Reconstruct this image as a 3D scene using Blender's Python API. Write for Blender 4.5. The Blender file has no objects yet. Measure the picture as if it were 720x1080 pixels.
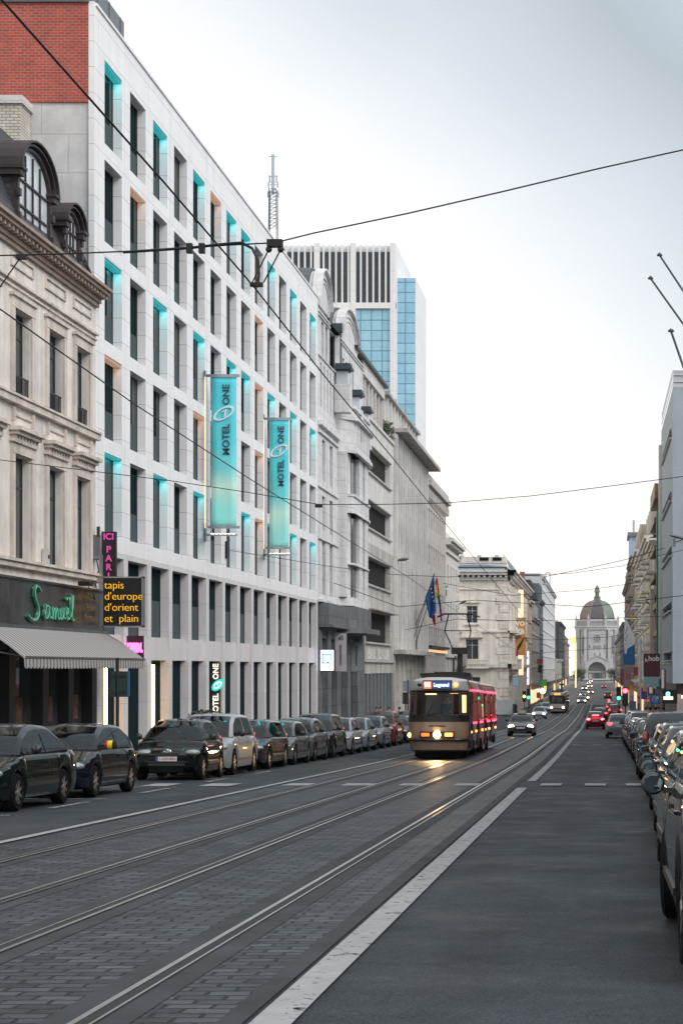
import bpy, bmesh, math, random
from mathutils import Vector, Matrix
random.seed(7)
R = math.radians
scene = bpy.context.scene
col = scene.collection

# ---------------------------------------------------------------- camera
F = 1850.0            # focal length in pixels of the 720x1080 photograph
VX, VY = 631.0, 704.0
cam_d = bpy.data.cameras.new('camera')
cam = bpy.data.objects.new('camera', cam_d); col.objects.link(cam)
cam.location = (0, 0, 0); cam.rotation_euler = (R(90), 0, 0)
cam_d.sensor_fit = 'AUTO'; cam_d.sensor_width = 36
cam_d.lens = 36 * F / 1080
cam_d.shift_x = -(VX - 360) / 1080
cam_d.shift_y = (VY - 540) / 1080
cam_d.clip_start = 0.1; cam_d.clip_end = 6000
scene.camera = cam

# ---------------------------------------------------------------- sky and sun
SUN_EL, SUN_AZ = R(38), R(124)      # azimuth clockwise from +Y (north)
world = bpy.data.worlds.new('World'); scene.world = world; world.use_nodes = True
nt = world.node_tree; nt.nodes.clear()
def nn(t, **k):
    n = nt.nodes.new(t)
    for a, b in k.items(): setattr(n, a, b)
    return n
wo = nn('ShaderNodeOutputWorld'); bg = nn('ShaderNodeBackground'); bg.inputs['Strength'].default_value = 0.1
sky = nn('ShaderNodeTexSky', sky_type='NISHITA'); sky.sun_disc = False
sky.sun_elevation = SUN_EL; sky.sun_rotation = SUN_AZ
sky.air_density = 1.0; sky.dust_density = 2.5; sky.ozone_density = 1.0
tc = nn('ShaderNodeTexCoord'); sx = nn('ShaderNodeSeparateXYZ')
nt.links.new(tc.outputs['Generated'], sx.inputs[0])
def wm(op, a, b):
    n = nn('ShaderNodeMath', operation=op)
    for i, v in enumerate((a, b)):
        if isinstance(v, (int, float)): n.inputs[i].default_value = v
        else: nt.links.new(v, n.inputs[i])
    return n.outputs[0]
tt = wm('ADD', wm('MULTIPLY', sx.outputs['Z'], 1.0), wm('MULTIPLY', sx.outputs['X'], 0.8))
noi = nn('ShaderNodeTexNoise'); noi.inputs['Scale'].default_value = 3.0; noi.inputs['Detail'].default_value = 3.0
nt.links.new(tc.outputs['Generated'], noi.inputs['Vector'])
tt = wm('ADD', tt, wm('MULTIPLY', wm('SUBTRACT', noi.outputs['Fac'], 0.5), 0.17))
rp = nn('ShaderNodeValToRGB'); nt.links.new(tt, rp.inputs[0])
cr = rp.color_ramp
cr.elements[0].position = 0.0; cr.elements[0].color = (1.18, 1.075, 0.93, 1)
cr.elements[1].position = 1.0; cr.elements[1].color = (0.93, 0.96, 1.0, 1)
for p, c in ((0.07, (1.04, 1.0, .945)), (0.15, (.84, .855, .87)), (0.25, (.60, .645, .68)), (0.36, (.40, .455, .495)), (0.55, (.60, .68, .76))):
    e = cr.elements.new(p); e.color = (*c, 1)
VEIL = 10.1
vm = nn('ShaderNodeVectorMath', operation='SCALE'); vm.inputs['Scale'].default_value = VEIL
nt.links.new(rp.outputs[0], vm.inputs[0])
mx = nn('ShaderNodeMix', data_type='RGBA'); mx.inputs['Factor'].default_value = 0.93
nt.links.new(sky.outputs[0], mx.inputs['A']); nt.links.new(vm.outputs[0], mx.inputs['B'])
nt.links.new(mx.outputs['Result'], bg.inputs['Color']); nt.links.new(bg.outputs[0], wo.inputs['Surface'])

sun_d = bpy.data.lights.new('sun', 'SUN'); sun_d.energy = 1.5; sun_d.angle = R(30); sun_d.color = (1.0, .95, .89)
sun = bpy.data.objects.new('sun', sun_d); col.objects.link(sun)
sd = Vector((math.sin(SUN_AZ) * math.cos(SUN_EL), math.cos(SUN_AZ) * math.cos(SUN_EL), math.sin(SUN_EL)))
sun.rotation_euler = (-sd).to_track_quat('-Z', 'Y').to_euler()
sun.location = (60, -40, 60)

scene.view_settings.view_transform = 'Standard'; scene.view_settings.look = 'None'
scene.view_settings.exposure = 0.38; scene.view_settings.gamma = 1.0
scene.view_settings.use_curve_mapping = False

# ---------------------------------------------------------------- terrain profile (eye is z = 0)
_D = [(-80, -.6), (0, 1.6), (40, 2.70), (64, 3.36), (111, 4.35), (149, 5.25), (225, 6.3), (400, 7.2), (700, 7.4), (1000, 7.0), (3000, 7.0)]
def _lin(y):
    for (a, b), (c, d) in zip(_D, _D[1:]):
        if y <= c: return b + (d - b) * (y - a) / (c - a)
    return _D[-1][1]
def g(y):
    return -sum(_lin(y + k * 3.0) for k in range(-3, 4)) / 7.0
def slope(y): return math.atan((g(y + 1.5) - g(y - 1.5)) / 3.0)
def yleft(px, X=-15.1): return X * F / (px - VX)     # distance at which the plane x = X is met
def xat(px, Y): return (px - VX) / F * Y
def zat(py, Y): return (VY - py) / F * Y

# ---------------------------------------------------------------- materials
MATS = {}
def mat(name, c, rough=.6, metal=0.0, var=.12, scale=2.5, bump=0.0, bscale=None, emit=0.0, ecol=None, coat=0.0, streak=0.0, spec=.5):
    if name in MATS: return MATS[name]
    m = bpy.data.materials.new(name); m.use_nodes = True; MATS[name] = m
    t = m.node_tree; b = t.nodes['Principled BSDF']; L = t.links.new
    b.inputs['Roughness'].default_value = rough; b.inputs['Metallic'].default_value = metal
    b.inputs['Specular IOR Level'].default_value = spec
    if coat: b.inputs['Coat Weight'].default_value = coat; b.inputs['Coat Roughness'].default_value = .04
    tcn = t.nodes.new('ShaderNodeTexCoord')
    n = t.nodes.new('ShaderNodeTexNoise'); n.inputs['Scale'].default_value = scale; n.inputs['Detail'].default_value = 6; n.inputs['Roughness'].default_value = .65
    L(tcn.outputs['Object'], n.inputs['Vector'])
    r = t.nodes.new('ShaderNodeMapRange'); r.inputs['From Min'].default_value = .3; r.inputs['From Max'].default_value = .7
    r.inputs['To Min'].default_value = 1 - var; r.inputs['To Max'].default_value = 1 + var
    L(n.outputs['Fac'], r.inputs['Value'])
    val = r.outputs['Result']
    if streak:
        mp = t.nodes.new('ShaderNodeMapping'); mp.inputs['Scale'].default_value = (2.2, 2.2, .16)
        L(tcn.outputs['Object'], mp.inputs['Vector'])
        n2 = t.nodes.new('ShaderNodeTexNoise'); n2.inputs['Scale'].default_value = 1.0; n2.inputs['Detail'].default_value = 5
        L(mp.outputs[0], n2.inputs['Vector'])
        r2 = t.nodes.new('ShaderNodeMapRange'); r2.inputs['From Min'].default_value = .45; r2.inputs['From Max'].default_value = .75
        r2.inputs['To Min'].default_value = 1; r2.inputs['To Max'].default_value = 1 - streak
        L(n2.outputs['Fac'], r2.inputs['Value'])
        mm = t.nodes.new('ShaderNodeMath'); mm.operation = 'MULTIPLY'; L(val, mm.inputs[0]); L(r2.outputs['Result'], mm.inputs[1]); val = mm.outputs[0]
    v = t.nodes.new('ShaderNodeVectorMath'); v.operation = 'SCALE'; v.inputs[0].default_value = c
    L(val, v.inputs['Scale']); L(v.outputs[0], b.inputs['Base Color'])
    if bump:
        n3 = t.nodes.new('ShaderNodeTexNoise'); n3.inputs['Scale'].default_value = bscale or scale * 8; n3.inputs['Detail'].default_value = 4
        L(tcn.outputs['Object'], n3.inputs['Vector'])
        bp = t.nodes.new('ShaderNodeBump'); bp.inputs['Strength'].default_value = bump; bp.inputs['Distance'].default_value = .02
        L(n3.outputs['Fac'], bp.inputs['Height']); L(bp.outputs[0], b.inputs['Normal'])
    if emit:
        b.inputs['Emission Color'].default_value = (*(ecol or c), 1); b.inputs['Emission Strength'].default_value = emit
    return m

def brick(name, c1, c2, mortar, bw, bh, ms, plane='YZ', rough=.75, bump=.3, var=.2, offset=.5, streak=0.0, squash=1.0, spec=.5):
    """masonry / panel joints laid out in object space metres"""
    if name in MATS: return MATS[name]
    m = bpy.data.materials.new(name); m.use_nodes = True; MATS[name] = m
    t = m.node_tree; b = t.nodes['Principled BSDF']; L = t.links.new
    b.inputs['Roughness'].default_value = rough; b.inputs['Specular IOR Level'].default_value = spec
    tcn = t.nodes.new('ShaderNodeTexCoord'); sp = t.nodes.new('ShaderNodeSeparateXYZ'); L(tcn.outputs['Object'], sp.inputs[0])
    cb = t.nodes.new('ShaderNodeCombineXYZ')
    if plane == 'ANY':     # wall facing any way: run along x + y
        ad = t.nodes.new('ShaderNodeMath'); ad.operation = 'ADD'; L(sp.outputs['X'], ad.inputs[0]); L(sp.outputs['Y'], ad.inputs[1])
        L(ad.outputs[0], cb.inputs['X']); L(sp.outputs['Z'], cb.inputs['Y'])
    else:
        L(sp.outputs[plane[0]], cb.inputs['X']); L(sp.outputs[plane[1]], cb.inputs['Y'])
    br = t.nodes.new('ShaderNodeTexBrick'); L(cb.outputs[0], br.inputs['Vector'])
    br.inputs['Scale'].default_value = 1.0; br.inputs['Brick Width'].default_value = bw; br.inputs['Row Height'].default_value = bh
    br.inputs['Mortar Size'].default_value = ms; br.inputs['Mortar Smooth'].default_value = .3; br.offset = offset
    br.inputs['Color1'].default_value = (*c1, 1); br.inputs['Color2'].default_value = (*c2, 1); br.inputs['Mortar'].default_value = (*mortar, 1)
    br.inputs['Bias'].default_value = 0
    n = t.nodes.new('ShaderNodeTexNoise'); n.inputs['Scale'].default_value = 1.1; n.inputs['Detail'].default_value = 7; n.inputs['Roughness'].default_value = .7
    L(tcn.outputs['Object'], n.inputs['Vector'])
    r = t.nodes.new('ShaderNodeMapRange'); r.inputs['From Min'].default_value = .3; r.inputs['From Max'].default_value = .7
    r.inputs['To Min'].default_value = 1 - var; r.inputs['To Max'].default_value = 1 + var
    L(n.outputs['Fac'], r.inputs['Value']); val = r.outputs['Result']
    if streak:
        mp = t.nodes.new('ShaderNodeMapping'); mp.inputs['Scale'].default_value = (1.6, 1.6, .14)
        L(tcn.outputs['Object'], mp.inputs['Vector'])
        n2 = t.nodes.new('ShaderNodeTexNoise'); n2.inputs['Scale'].default_value = 1.0; n2.inputs['Detail'].default_value = 5
        L(mp.outputs[0], n2.inputs['Vector'])
        r2 = t.nodes.new('ShaderNodeMapRange'); r2.inputs['From Min'].default_value = .45; r2.inputs['From Max'].default_value = .75
        r2.inputs['To Min'].default_value = 1; r2.inputs['To Max'].default_value = 1 - streak
        L(n2.outputs['Fac'], r2.inputs['Value'])
        mm = t.nodes.new('ShaderNodeMath'); mm.operation = 'MULTIPLY'; L(val, mm.inputs[0]); L(r2.outputs['Result'], mm.inputs[1]); val = mm.outputs[0]
    v = t.nodes.new('ShaderNodeVectorMath'); v.operation = 'SCALE'; L(br.outputs['Color'], v.inputs[0]); L(val, v.inputs['Scale'])
    L(v.outputs[0], b.inputs['Base Color'])
    if bump:
        inv = t.nodes.new('ShaderNodeMath'); inv.operation = 'SUBTRACT'; inv.inputs[0].default_value = 1; L(br.outputs['Fac'], inv.inputs[1])
        n4 = t.nodes.new('ShaderNodeTexNoise'); n4.inputs['Scale'].default_value = 25; L(tcn.outputs['Object'], n4.inputs['Vector'])
        a2 = t.nodes.new('ShaderNodeMath'); a2.operation = 'MULTIPLY_ADD'; L(n4.outputs['Fac'], a2.inputs[0]); a2.inputs[1].default_value = .5; L(inv.outputs[0], a2.inputs[2])
        bp = t.nodes.new('ShaderNodeBump'); bp.inputs['Strength'].default_value = bump; bp.inputs['Distance'].default_value = .02
        L(a2.outputs[0], bp.inputs['Height']); L(bp.outputs[0], b.inputs['Normal'])
    return m

def glow(name, c, s):
    if name in MATS: return MATS[name]
    m = bpy.data.materials.new(name); m.use_nodes = True; MATS[name] = m
    b = m.node_tree.nodes['Principled BSDF']; b.inputs['Base Color'].default_value = (c[0] * .6, c[1] * .6, c[2] * .6, 1)
    b.inputs['Emission Color'].default_value = (*c, 1); b.inputs['Emission Strength'].default_value = s
    return m

# ---------------------------------------------------------------- mesh builder
class MB:
    def __init__(s): s.v = []; s.f = []; s.m = []
    def face(s, pts, m=0):
        i = len(s.v); s.v += [tuple(p) for p in pts]; s.f.append(tuple(range(i, i + len(pts)))); s.m.append(m)
    def box(s, x0, x1, y0, y1, z0, z1, m=0):
        i = len(s.v)
        s.v += [(x, y, z) for z in (z0, z1) for y in (y0, y1) for x in (x0, x1)]
        for q in ((0, 2, 3, 1), (4, 5, 7, 6), (0, 1, 5, 4), (2, 6, 7, 3), (0, 4, 6, 2), (1, 3, 7, 5)):
            s.f.append(tuple(i + k for k in q)); s.m.append(m)
    def pbox(s, P, u0, u1, z0, z1, n0, n1, m=0):
        a = P(u0, z0, n0); b = P(u1, z1, n1)
        s.box(min(a[0], b[0]), max(a[0], b[0]), min(a[1], b[1]), max(a[1], b[1]), z0, z1, m)
    def loft(s, rings, m=0, close=True, caps=False, mf=None):
        n = len(rings[0]); i = len(s.v)
        for r in rings: s.v += [tuple(p) for p in r]
        for a in range(len(rings) - 1):
            for k in range(n if close else n - 1):
                k2 = (k + 1) % n
                mm = mf(a, k) if mf else m
                if mm is None: continue
                s.f.append((i + a * n + k, i + a * n + k2, i + (a + 1) * n + k2, i + (a + 1) * n + k)); s.m.append(mm)
        if caps:
            mm = m
            s.f.append(tuple(i + k for k in range(n))[::-1]); s.m.append(mm)
            s.f.append(tuple(i + (len(rings) - 1) * n + k for k in range(n))); s.m.append(mm)
    def prism(s, poly, P, n0, n1, m=0):          # polygon in (u, z), extruded along the frame's normal
        s.loft([[P(u, z, n0) for u, z in poly], [P(u, z, n1) for u, z in poly]], m, True, True)
    def plan(s, poly, z0, z1, m=0):              # polygon in (x, y), extruded upwards
        s.loft([[(x, y, z0) for x, y in poly], [(x, y, z1) for x, y in poly]], m, True, True)
    def tube(s, pts, r, seg=6, m=0, caps=True):
        pts = [Vector(p) for p in pts]; rings = []
        rr = r if isinstance(r, (list, tuple)) else [r] * len(pts)
        for i, p in enumerate(pts):
            d = (pts[min(i + 1, len(pts) - 1)] - pts[max(i - 1, 0)]).normalized()
            a = Vector((0, 0, 1)) if abs(d.z) < .9 else Vector((1, 0, 0))
            u = d.cross(a).normalized(); w = d.cross(u).normalized()
            rings.append([p + (u * math.cos(6.2832 * k / seg) + w * math.sin(6.2832 * k / seg)) * rr[i] for k in range(seg)])
        s.loft(rings, m, True, caps)
    def lathe(s, prof, c=(0, 0, 0), axis='z', seg=16, m=0, caps=True):
        rings = []
        for r, h in prof:
            ring = []
            for k in range(seg):
                a = 6.28319 * k / seg; p, q = r * math.cos(a), r * math.sin(a)
                o = (p, q, h) if axis == 'z' else ((h, p, q) if axis == 'x' else (q, h, p))
                ring.append((c[0] + o[0], c[1] + o[1], c[2] + o[2]))
            rings.append(ring)
        s.loft(rings, m, True, caps)
    def ell(s, c, r, seg=10, rows=7, m=0):
        prof = [(max(math.sin(math.pi * i / rows), .02), -math.cos(math.pi * i / rows)) for i in range(rows + 1)]
        i0 = len(s.v); s.lathe(prof, (0, 0, 0), 'z', seg, m)
        for i in range(i0, len(s.v)):
            x, y, z = s.v[i]; s.v[i] = (c[0] + x * r[0], c[1] + y * r[1], c[2] + z * r[2])
    def build(s, name, mats, parent=None, smooth=0, local=False):
        me = bpy.data.meshes.new(name)
        off = Vector((0, 0, 0)) if (parent is None or local) else wloc(parent)
        me.from_pydata([(x - off.x, y - off.y, z - off.z) for x, y, z in s.v], [], s.f)
        for mm in (mats if isinstance(mats, (list, tuple)) else [mats]): me.materials.append(mm)
        me.polygons.foreach_set('material_index', s.m)
        bm = bmesh.new(); bm.from_mesh(me)
        bmesh.ops.remove_doubles(bm, verts=bm.verts, dist=1e-5)
        bmesh.ops.recalc_face_normals(bm, faces=bm.faces); bm.to_mesh(me); bm.free()
        if smooth:
            me.polygons.foreach_set('use_smooth', [True] * len(me.polygons)); me.set_sharp_from_angle(angle=R(smooth))
        o = bpy.data.objects.new(name, me); col.objects.link(o)
        if parent: o.parent = parent
        return o

def wloc(o):
    v = Vector((0, 0, 0))
    while o: v += o.location; o = o.parent
    return v
def tag(o, label, cat, group=None):
    o['label'] = label; o['category'] = cat
    if group: o['group'] = group
    return o
def thing(name, label, cat, loc, group=None):
    o = bpy.data.objects.new(name, None); col.objects.link(o); o.location = loc; o.empty_display_size = .5
    return tag(o, label, cat, group)
def struct(o): o['kind'] = 'structure'; return o
def copy_tree(o, parent=None):
    c = o.copy(); col.objects.link(c)
    if parent: c.parent = parent
    for ch in list(o.children): copy_tree(ch, c)
    return c
def inst(me, name, parent, loc, rz=0):          # another object on shared mesh data, loc in world
    o = bpy.data.objects.new(name, me); col.objects.link(o); o.parent = parent
    o.location = Vector(loc) - wloc(parent); o.rotation_euler = (0, 0, rz); return o

def text_mesh(txt, size, ext=.01, offset=0.0, shear=0.0, spacing=1.0, align='CENTER', line=1.0):
    cu = bpy.data.curves.new('lettering', 'FONT'); cu.body = txt; cu.size = size; cu.extrude = ext; cu.offset = offset
    cu.shear = shear; cu.space_character = spacing; cu.align_x = align; cu.align_y = 'CENTER'; cu.space_line = line; cu.resolution_u = 3
    o = bpy.data.objects.new('lettering', cu); col.objects.link(o)
    dg = bpy.context.evaluated_depsgraph_get()
    me = bpy.data.meshes.new_from_object(o.evaluated_get(dg)); bpy.data.objects.remove(o); bpy.data.curves.remove(cu)
    return me
def put_text(txt, size, m, parent, loc, rot, name='lettering', **k):
    me = text_mesh(txt, size, **k); me.materials.clear(); me.materials.append(m)
    o = bpy.data.objects.new(name, me); col.objects.link(o); o.parent = parent
    o.location = Vector(loc) - wloc(parent); o.rotation_euler = rot; return o
FRONT = (R(90), 0, 0)               # lettering that faces the camera
FRONT_UP = (R(90), R(-90), 0)       # the same, running upwards
STREET_L = (R(90), 0, R(90))        # lettering on the left-hand facades, facing the street
STREET_R = (R(90), 0, R(-90))

def left(X0): return lambda u, z, n: (X0 + n, u, z)
def right(X0): return lambda u, z, n: (X0 - n, u, z)
def front(Y0): return lambda u, z, n: (u, Y0 - n, z)
RZ = {'L': R(90), 'R': R(-90), 'F': 0.0}

def wall(mb, P, u0, u1, z0, z1, ops, depth=.3, m=0, mr=None, border=True):
    """a facade sheet with real openings and reveals"""
    mr = m if mr is None else mr
    us = sorted({u0, u1, *[o[0] for o in ops], *[o[1] for o in ops]}); zs = sorted({z0, z1, *[o[2] for o in ops], *[o[3] for o in ops]})
    us = [u for u in us if u0 - 1e-6 <= u <= u1 + 1e-6]; zs = [z for z in zs if z0 - 1e-6 <= z <= z1 + 1e-6]
    for a, b in zip(us, us[1:]):
        for c, d in zip(zs, zs[1:]):
            uc, zc = (a + b) / 2, (c + d) / 2
            if any(o[0] < uc < o[1] and o[2] < zc < o[3] for o in ops): continue
            mb.face([P(a, c, 0), P(b, c, 0), P(b, d, 0), P(a, d, 0)], m)
    def ring(a, b, c, d, dep):
        q = [(a, c), (b, c), (b, d), (a, d)]
        for (p, r) in zip(q, q[1:] + q[:1]): mb.face([P(*p, 0), P(*r, 0), P(*r, -dep), P(*p, -dep)], mr)
    for o in ops: ring(max(o[0], u0), min(o[1], u1), max(o[2], z0), min(o[3], z1), depth)
    if border: ring(u0, u1, z0, z1, depth + .1)

WIN = {}
def win(parent, side, P, uc, z, n, w, h, style='two', fm=None, gm=None, guard=None, pane=True, name='window', curtain=0):
    key = (round(w, 3), round(h, 3), style, fm.name, gm.name, guard, curtain)
    if key not in WIN:
        f = MB(); t = .06 if style != 'thin' else .035
        f.box(-w / 2, -w / 2 + t, -.03, .05, 0, h); f.box(w / 2 - t, w / 2, -.03, .05, 0, h)
        f.box(-w / 2 + t, w / 2 - t, -.03, .05, 0, t); f.box(-w / 2 + t, w / 2 - t, -.03, .05, h - t, h)
        if style in ('two', 'cross', 'mull'): f.box(-.03, .03, -.025, .05, t, h - t)
        if style in ('cross', 'trans'): f.box(-w / 2 + t, w / 2 - t, -.02, .05, h * .70, h * .70 + .06)
        if style == 'fins':
            k = max(3, int(w / .75))
            for i in range(1, k): u = -w / 2 + w * i / k; f.box(u - .03, u + .03, -.10, .05, t, h - t)
        fo = f.build('window_frame_mesh', fm); p = MB()
        p.box(-w / 2 + t, w / 2 - t, .0, .03, t, h - t, 0)
        if guard: p.box(-w / 2 + t, w / 2 - t, -.012, -.004, t, t + guard, 1)
        if curtain: p.box(w / 2 - t - .28 * curtain, w / 2 - t, -.003, .0, t, h - t, 2)
        po = p.build('pane_mesh', [gm, MATS.get('guard_glass', gm), MATS.get('curtain', gm)])
        WIN[key] = (fo.data, po.data); bpy.data.objects.remove(fo); bpy.data.objects.remove(po)
    a, b = WIN[key]
    o = inst(a, name, parent, P(uc, z, n), RZ[side])
    if pane:
        q = bpy.data.objects.new('pane', b); col.objects.link(q); q.parent = o
    return o
# ================================================================ materials
def road_mat(name, c, sheen=.12):
    m = mat(name, c, .8, var=.0, scale=1, bump=.0, spec=sheen)
    t = m.node_tree; L = t.links.new; b = t.nodes['Principled BSDF']; tcn = t.nodes.new('ShaderNodeTexCoord')
    def noise(sc, lo, hi, a, b_, det=5, mp=None):
        n = t.nodes.new('ShaderNodeTexNoise'); n.inputs['Scale'].default_value = sc; n.inputs['Detail'].default_value = det; n.inputs['Roughness'].default_value = .7
        if mp:
            q = t.nodes.new('ShaderNodeMapping'); q.inputs['Scale'].default_value = mp; L(tcn.outputs['Object'], q.inputs['Vector']); L(q.outputs[0], n.inputs['Vector'])
        else: L(tcn.outputs['Object'], n.inputs['Vector'])
        r = t.nodes.new('ShaderNodeMapRange'); r.inputs['From Min'].default_value = lo; r.inputs['From Max'].default_value = hi; r.inputs['To Min'].default_value = a; r.inputs['To Max'].default_value = b_; L(n.outputs['Fac'], r.inputs['Value']); return r.outputs[0], n
    def mul(x, y):
        n = t.nodes.new('ShaderNodeMath'); n.operation = 'MULTIPLY'; L(x, n.inputs[0]); L(y, n.inputs[1]); return n.outputs[0]
    agg, n1 = noise(60, .38, .66, .50, 1.65, 3)          # aggregate
    track, _ = noise(1, .3, .7, .80, 1.22, 4, (1.3, .03, 1))   # tyre polished bands along the lane
    blot, _ = noise(.55, .3, .7, .80, 1.2, 7)            # mottling and old repairs
    oil, _ = noise(1.6, .66, .74, 1.0, .72, 4)           # oil spots
    v = mul(mul(agg, track), mul(blot, oil))
    sc = t.nodes.new('ShaderNodeVectorMath'); sc.operation = 'SCALE'; sc.inputs[0].default_value = c; L(v, sc.inputs['Scale']); L(sc.outputs[0], b.inputs['Base Color'])
    rg, _ = noise(.9, .3, .7, .55, .85, 5); L(rg, b.inputs['Roughness'])
    bp = t.nodes.new('ShaderNodeBump'); bp.inputs['Strength'].default_value = .6; bp.inputs['Distance'].default_value = .012; L(n1.outputs['Fac'], bp.inputs['Height']); L(bp.outputs[0], b.inputs['Normal'])
    return m
asphalt = road_mat('asphalt', (.036, .0435, .051), .13)
asphalt_l = road_mat('asphalt_old', (.040, .047, .054), .14)
paving = brick('paving_slabs', (.21, .21, .215), (.25, .245, .24), (.10, .10, .10), .4, .4, .012, 'XY', .8, .3)
setts = brick('granite_setts', (.025, .031, .039), (.070, .079, .091), (.006, .008, .010), .27, .15, .015, 'XY', .56, 1.0, .45, spec=.22)
def roughen(m):
    t = m.node_tree; L = t.links.new; br = [n for n in t.nodes if n.type == 'TEX_BRICK'][0]; cb = [n for n in t.nodes if n.type == 'COMBXYZ'][0]
    n = t.nodes.new('ShaderNodeTexNoise'); n.inputs['Scale'].default_value = 4.5; n.inputs['Detail'].default_value = 3; L(cb.outputs[0], n.inputs['Vector'])
    n2 = t.nodes.new('ShaderNodeTexNoise'); n2.inputs['Scale'].default_value = .8; L(cb.outputs[0], n2.inputs['Vector'])
    for k, (no, amt) in enumerate(((n, .05), (n2, .10))):
        a = t.nodes.new('ShaderNodeVectorMath'); a.operation = 'MULTIPLY_ADD'; L(no.outputs['Color'], a.inputs[0]); a.inputs[1].default_value = (amt, amt, 0)
        L(prev.outputs[0] if k else cb.outputs[0], a.inputs[2]); prev = a
    L(prev.outputs[0], br.inputs['Vector'])
roughen(setts)
bed = mat('concrete_rail_bed', (.044, .049, .055), .85, var=.3, scale=1.2, bump=.2, spec=.2)
kerb_m = mat('kerb_stone', (.24, .24, .24), .75, var=.2, bump=.2)
rail_m = mat('rail_steel', (.52, .52, .52), .30, 1.0, var=.1, scale=4)
groove_m = mat('rail_groove', (.012, .012, .013), .8)
soil = mat('far_ground', (.12, .13, .11), .9, var=.2, scale=.05)

def paint_mat(name, c, wear):
    m = mat(name, c, .8, var=.1, scale=5, bump=.2, bscale=60, spec=.15)
    t = m.node_tree; L = t.links.new; b = t.nodes['Principled BSDF']
    out = [n for n in t.nodes if n.type == 'OUTPUT_MATERIAL'][0]
    tr = t.nodes.new('ShaderNodeBsdfTransparent'); mxs = t.nodes.new('ShaderNodeMixShader')
    tcn = t.nodes.new('ShaderNodeTexCoord'); n = t.nodes.new('ShaderNodeTexNoise'); n.inputs['Scale'].default_value = 7; n.inputs['Detail'].default_value = 8; n.inputs['Roughness'].default_value = .75
    L(tcn.outputs['Object'], n.inputs['Vector'])
    r = t.nodes.new('ShaderNodeMapRange'); r.inputs['From Min'].default_value = wear; r.inputs['From Max'].default_value = wear + .06
    L(n.outputs['Fac'], r.inputs['Value'])
    L(r.outputs[0], mxs.inputs[0]); L(b.outputs[0], mxs.inputs[1]); L(tr.outputs[0], mxs.inputs[2]); L(mxs.outputs[0], out.inputs[0])
    return m
paint = paint_mat('road_paint', (.31, .32, .33), .57)
paint_w = paint_mat('road_paint_worn', (.27, .28, .29), .50)

# ================================================================ the ground
def stations(y0, y1, step=3.0):
    n = max(1, int((y1 - y0) / step)); return [y0 + (y1 - y0) * i / n for i in range(n + 1)]
def strip_mb(mb, x0, x1, y0, y1, off, m=0, step=3.0):
    f0 = x0 if callable(x0) else (lambda y: x0); f1 = x1 if callable(x1) else (lambda y: x1)
    ys = stations(y0, y1, step)
    mb.loft([[(f0(y), y, g(y) + off), (f1(y), y, g(y) + off)] for y in ys], m, False)
def strip(name, x0, x1, y0, y1, off, m, step=3.0):
    mb = MB(); strip_mb(mb, x0, x1, y0, y1, off, 0, step); o = mb.build(name, m); return struct(o)

XR = lambda y: 2.5 + min(max(y, 0) * .008, .6)     # right kerb drifts away from the tracks
XL = -11.9
mb = MB()
ys = stations(-60, 1100, 5) + [1200, 1350, 1500]
mb.loft([[(-700, y, g(y) - .03), (-60, y, g(y) - .03), (-16, y, g(y) - .03), (8, y, g(y) - .03), (60, y, g(y) - .03), (700, y, g(y) - .03)] for y in ys], 0, False)
struct(mb.build('ground', soil))
mb = MB(); strip_mb(mb, XL, XR, -50, 900, 0.0); struct(mb.build('road', asphalt))
strip('forecourt', -30, 30, 900, 1060, .002, asphalt_l)
strip('side_street', -70, XL, 190, 231, .004, asphalt_l)
strip('lane_surface', XL + 2.3, -7.62, -50, 900, .004, asphalt_l)
strip('tramway_setts', -7.3, -1.98, -50, 330, .008, setts)
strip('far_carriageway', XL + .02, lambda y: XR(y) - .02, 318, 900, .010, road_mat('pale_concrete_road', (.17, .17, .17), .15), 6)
for nm, a, b in (('left_pavement', -15.6, XL - .16), ):
    strip(nm, a, b, -50, 190, .125, paving); strip(nm, a, b, 231, 900, .125, paving)
strip('right_pavement', lambda y: XR(y) + .16, 7.0, -50, 900, .125, paving)
mb = MB()
for y0, y1 in ((-50, 190), (231, 900)):
    yy = stations(y0, y1)
    mb.loft([[(XL, y, g(y)), (XL, y, g(y) + .115), (XL - .16, y, g(y) + .13)] for y in yy], 0, False)
yy = stations(-50, 900)
mb.loft([[(XR(y), y, g(y)), (XR(y), y, g(y) + .115), (XR(y) + .16, y, g(y) + .13)] for y in yy], 0, False)
struct(mb.build('kerb', kerb_m))
# rails: a bed of concrete either side, a shining head, a groove and a lip
TRK = (-3.36, -5.80); GA = .70
mb = MB(); mr = MB()
for c in TRK:
    for s in (-1, 1):
        x = c + s * GA
        strip_mb(mb, x - .24, x + .24, -50, 330, .012, 0)
        strip_mb(mr, x - .045 * s - .020, x - .045 * s + .020, -50, 800, .022, 0)      # head
        strip_mb(mr, x + .012 * s - .036, x + .012 * s + .036, -50, 800, .019, 1)    # groove
        strip_mb(mr, x + .058 * s - .009, x + .058 * s + .009, -50, 800, .022, 0)     # lip
struct(mb.build('rail_bed', bed)); struct(mr.build('rails', [rail_m, groove_m]))
strip('sett_border', -1.98, -1.84, -50, 330, .012, bed)
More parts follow.
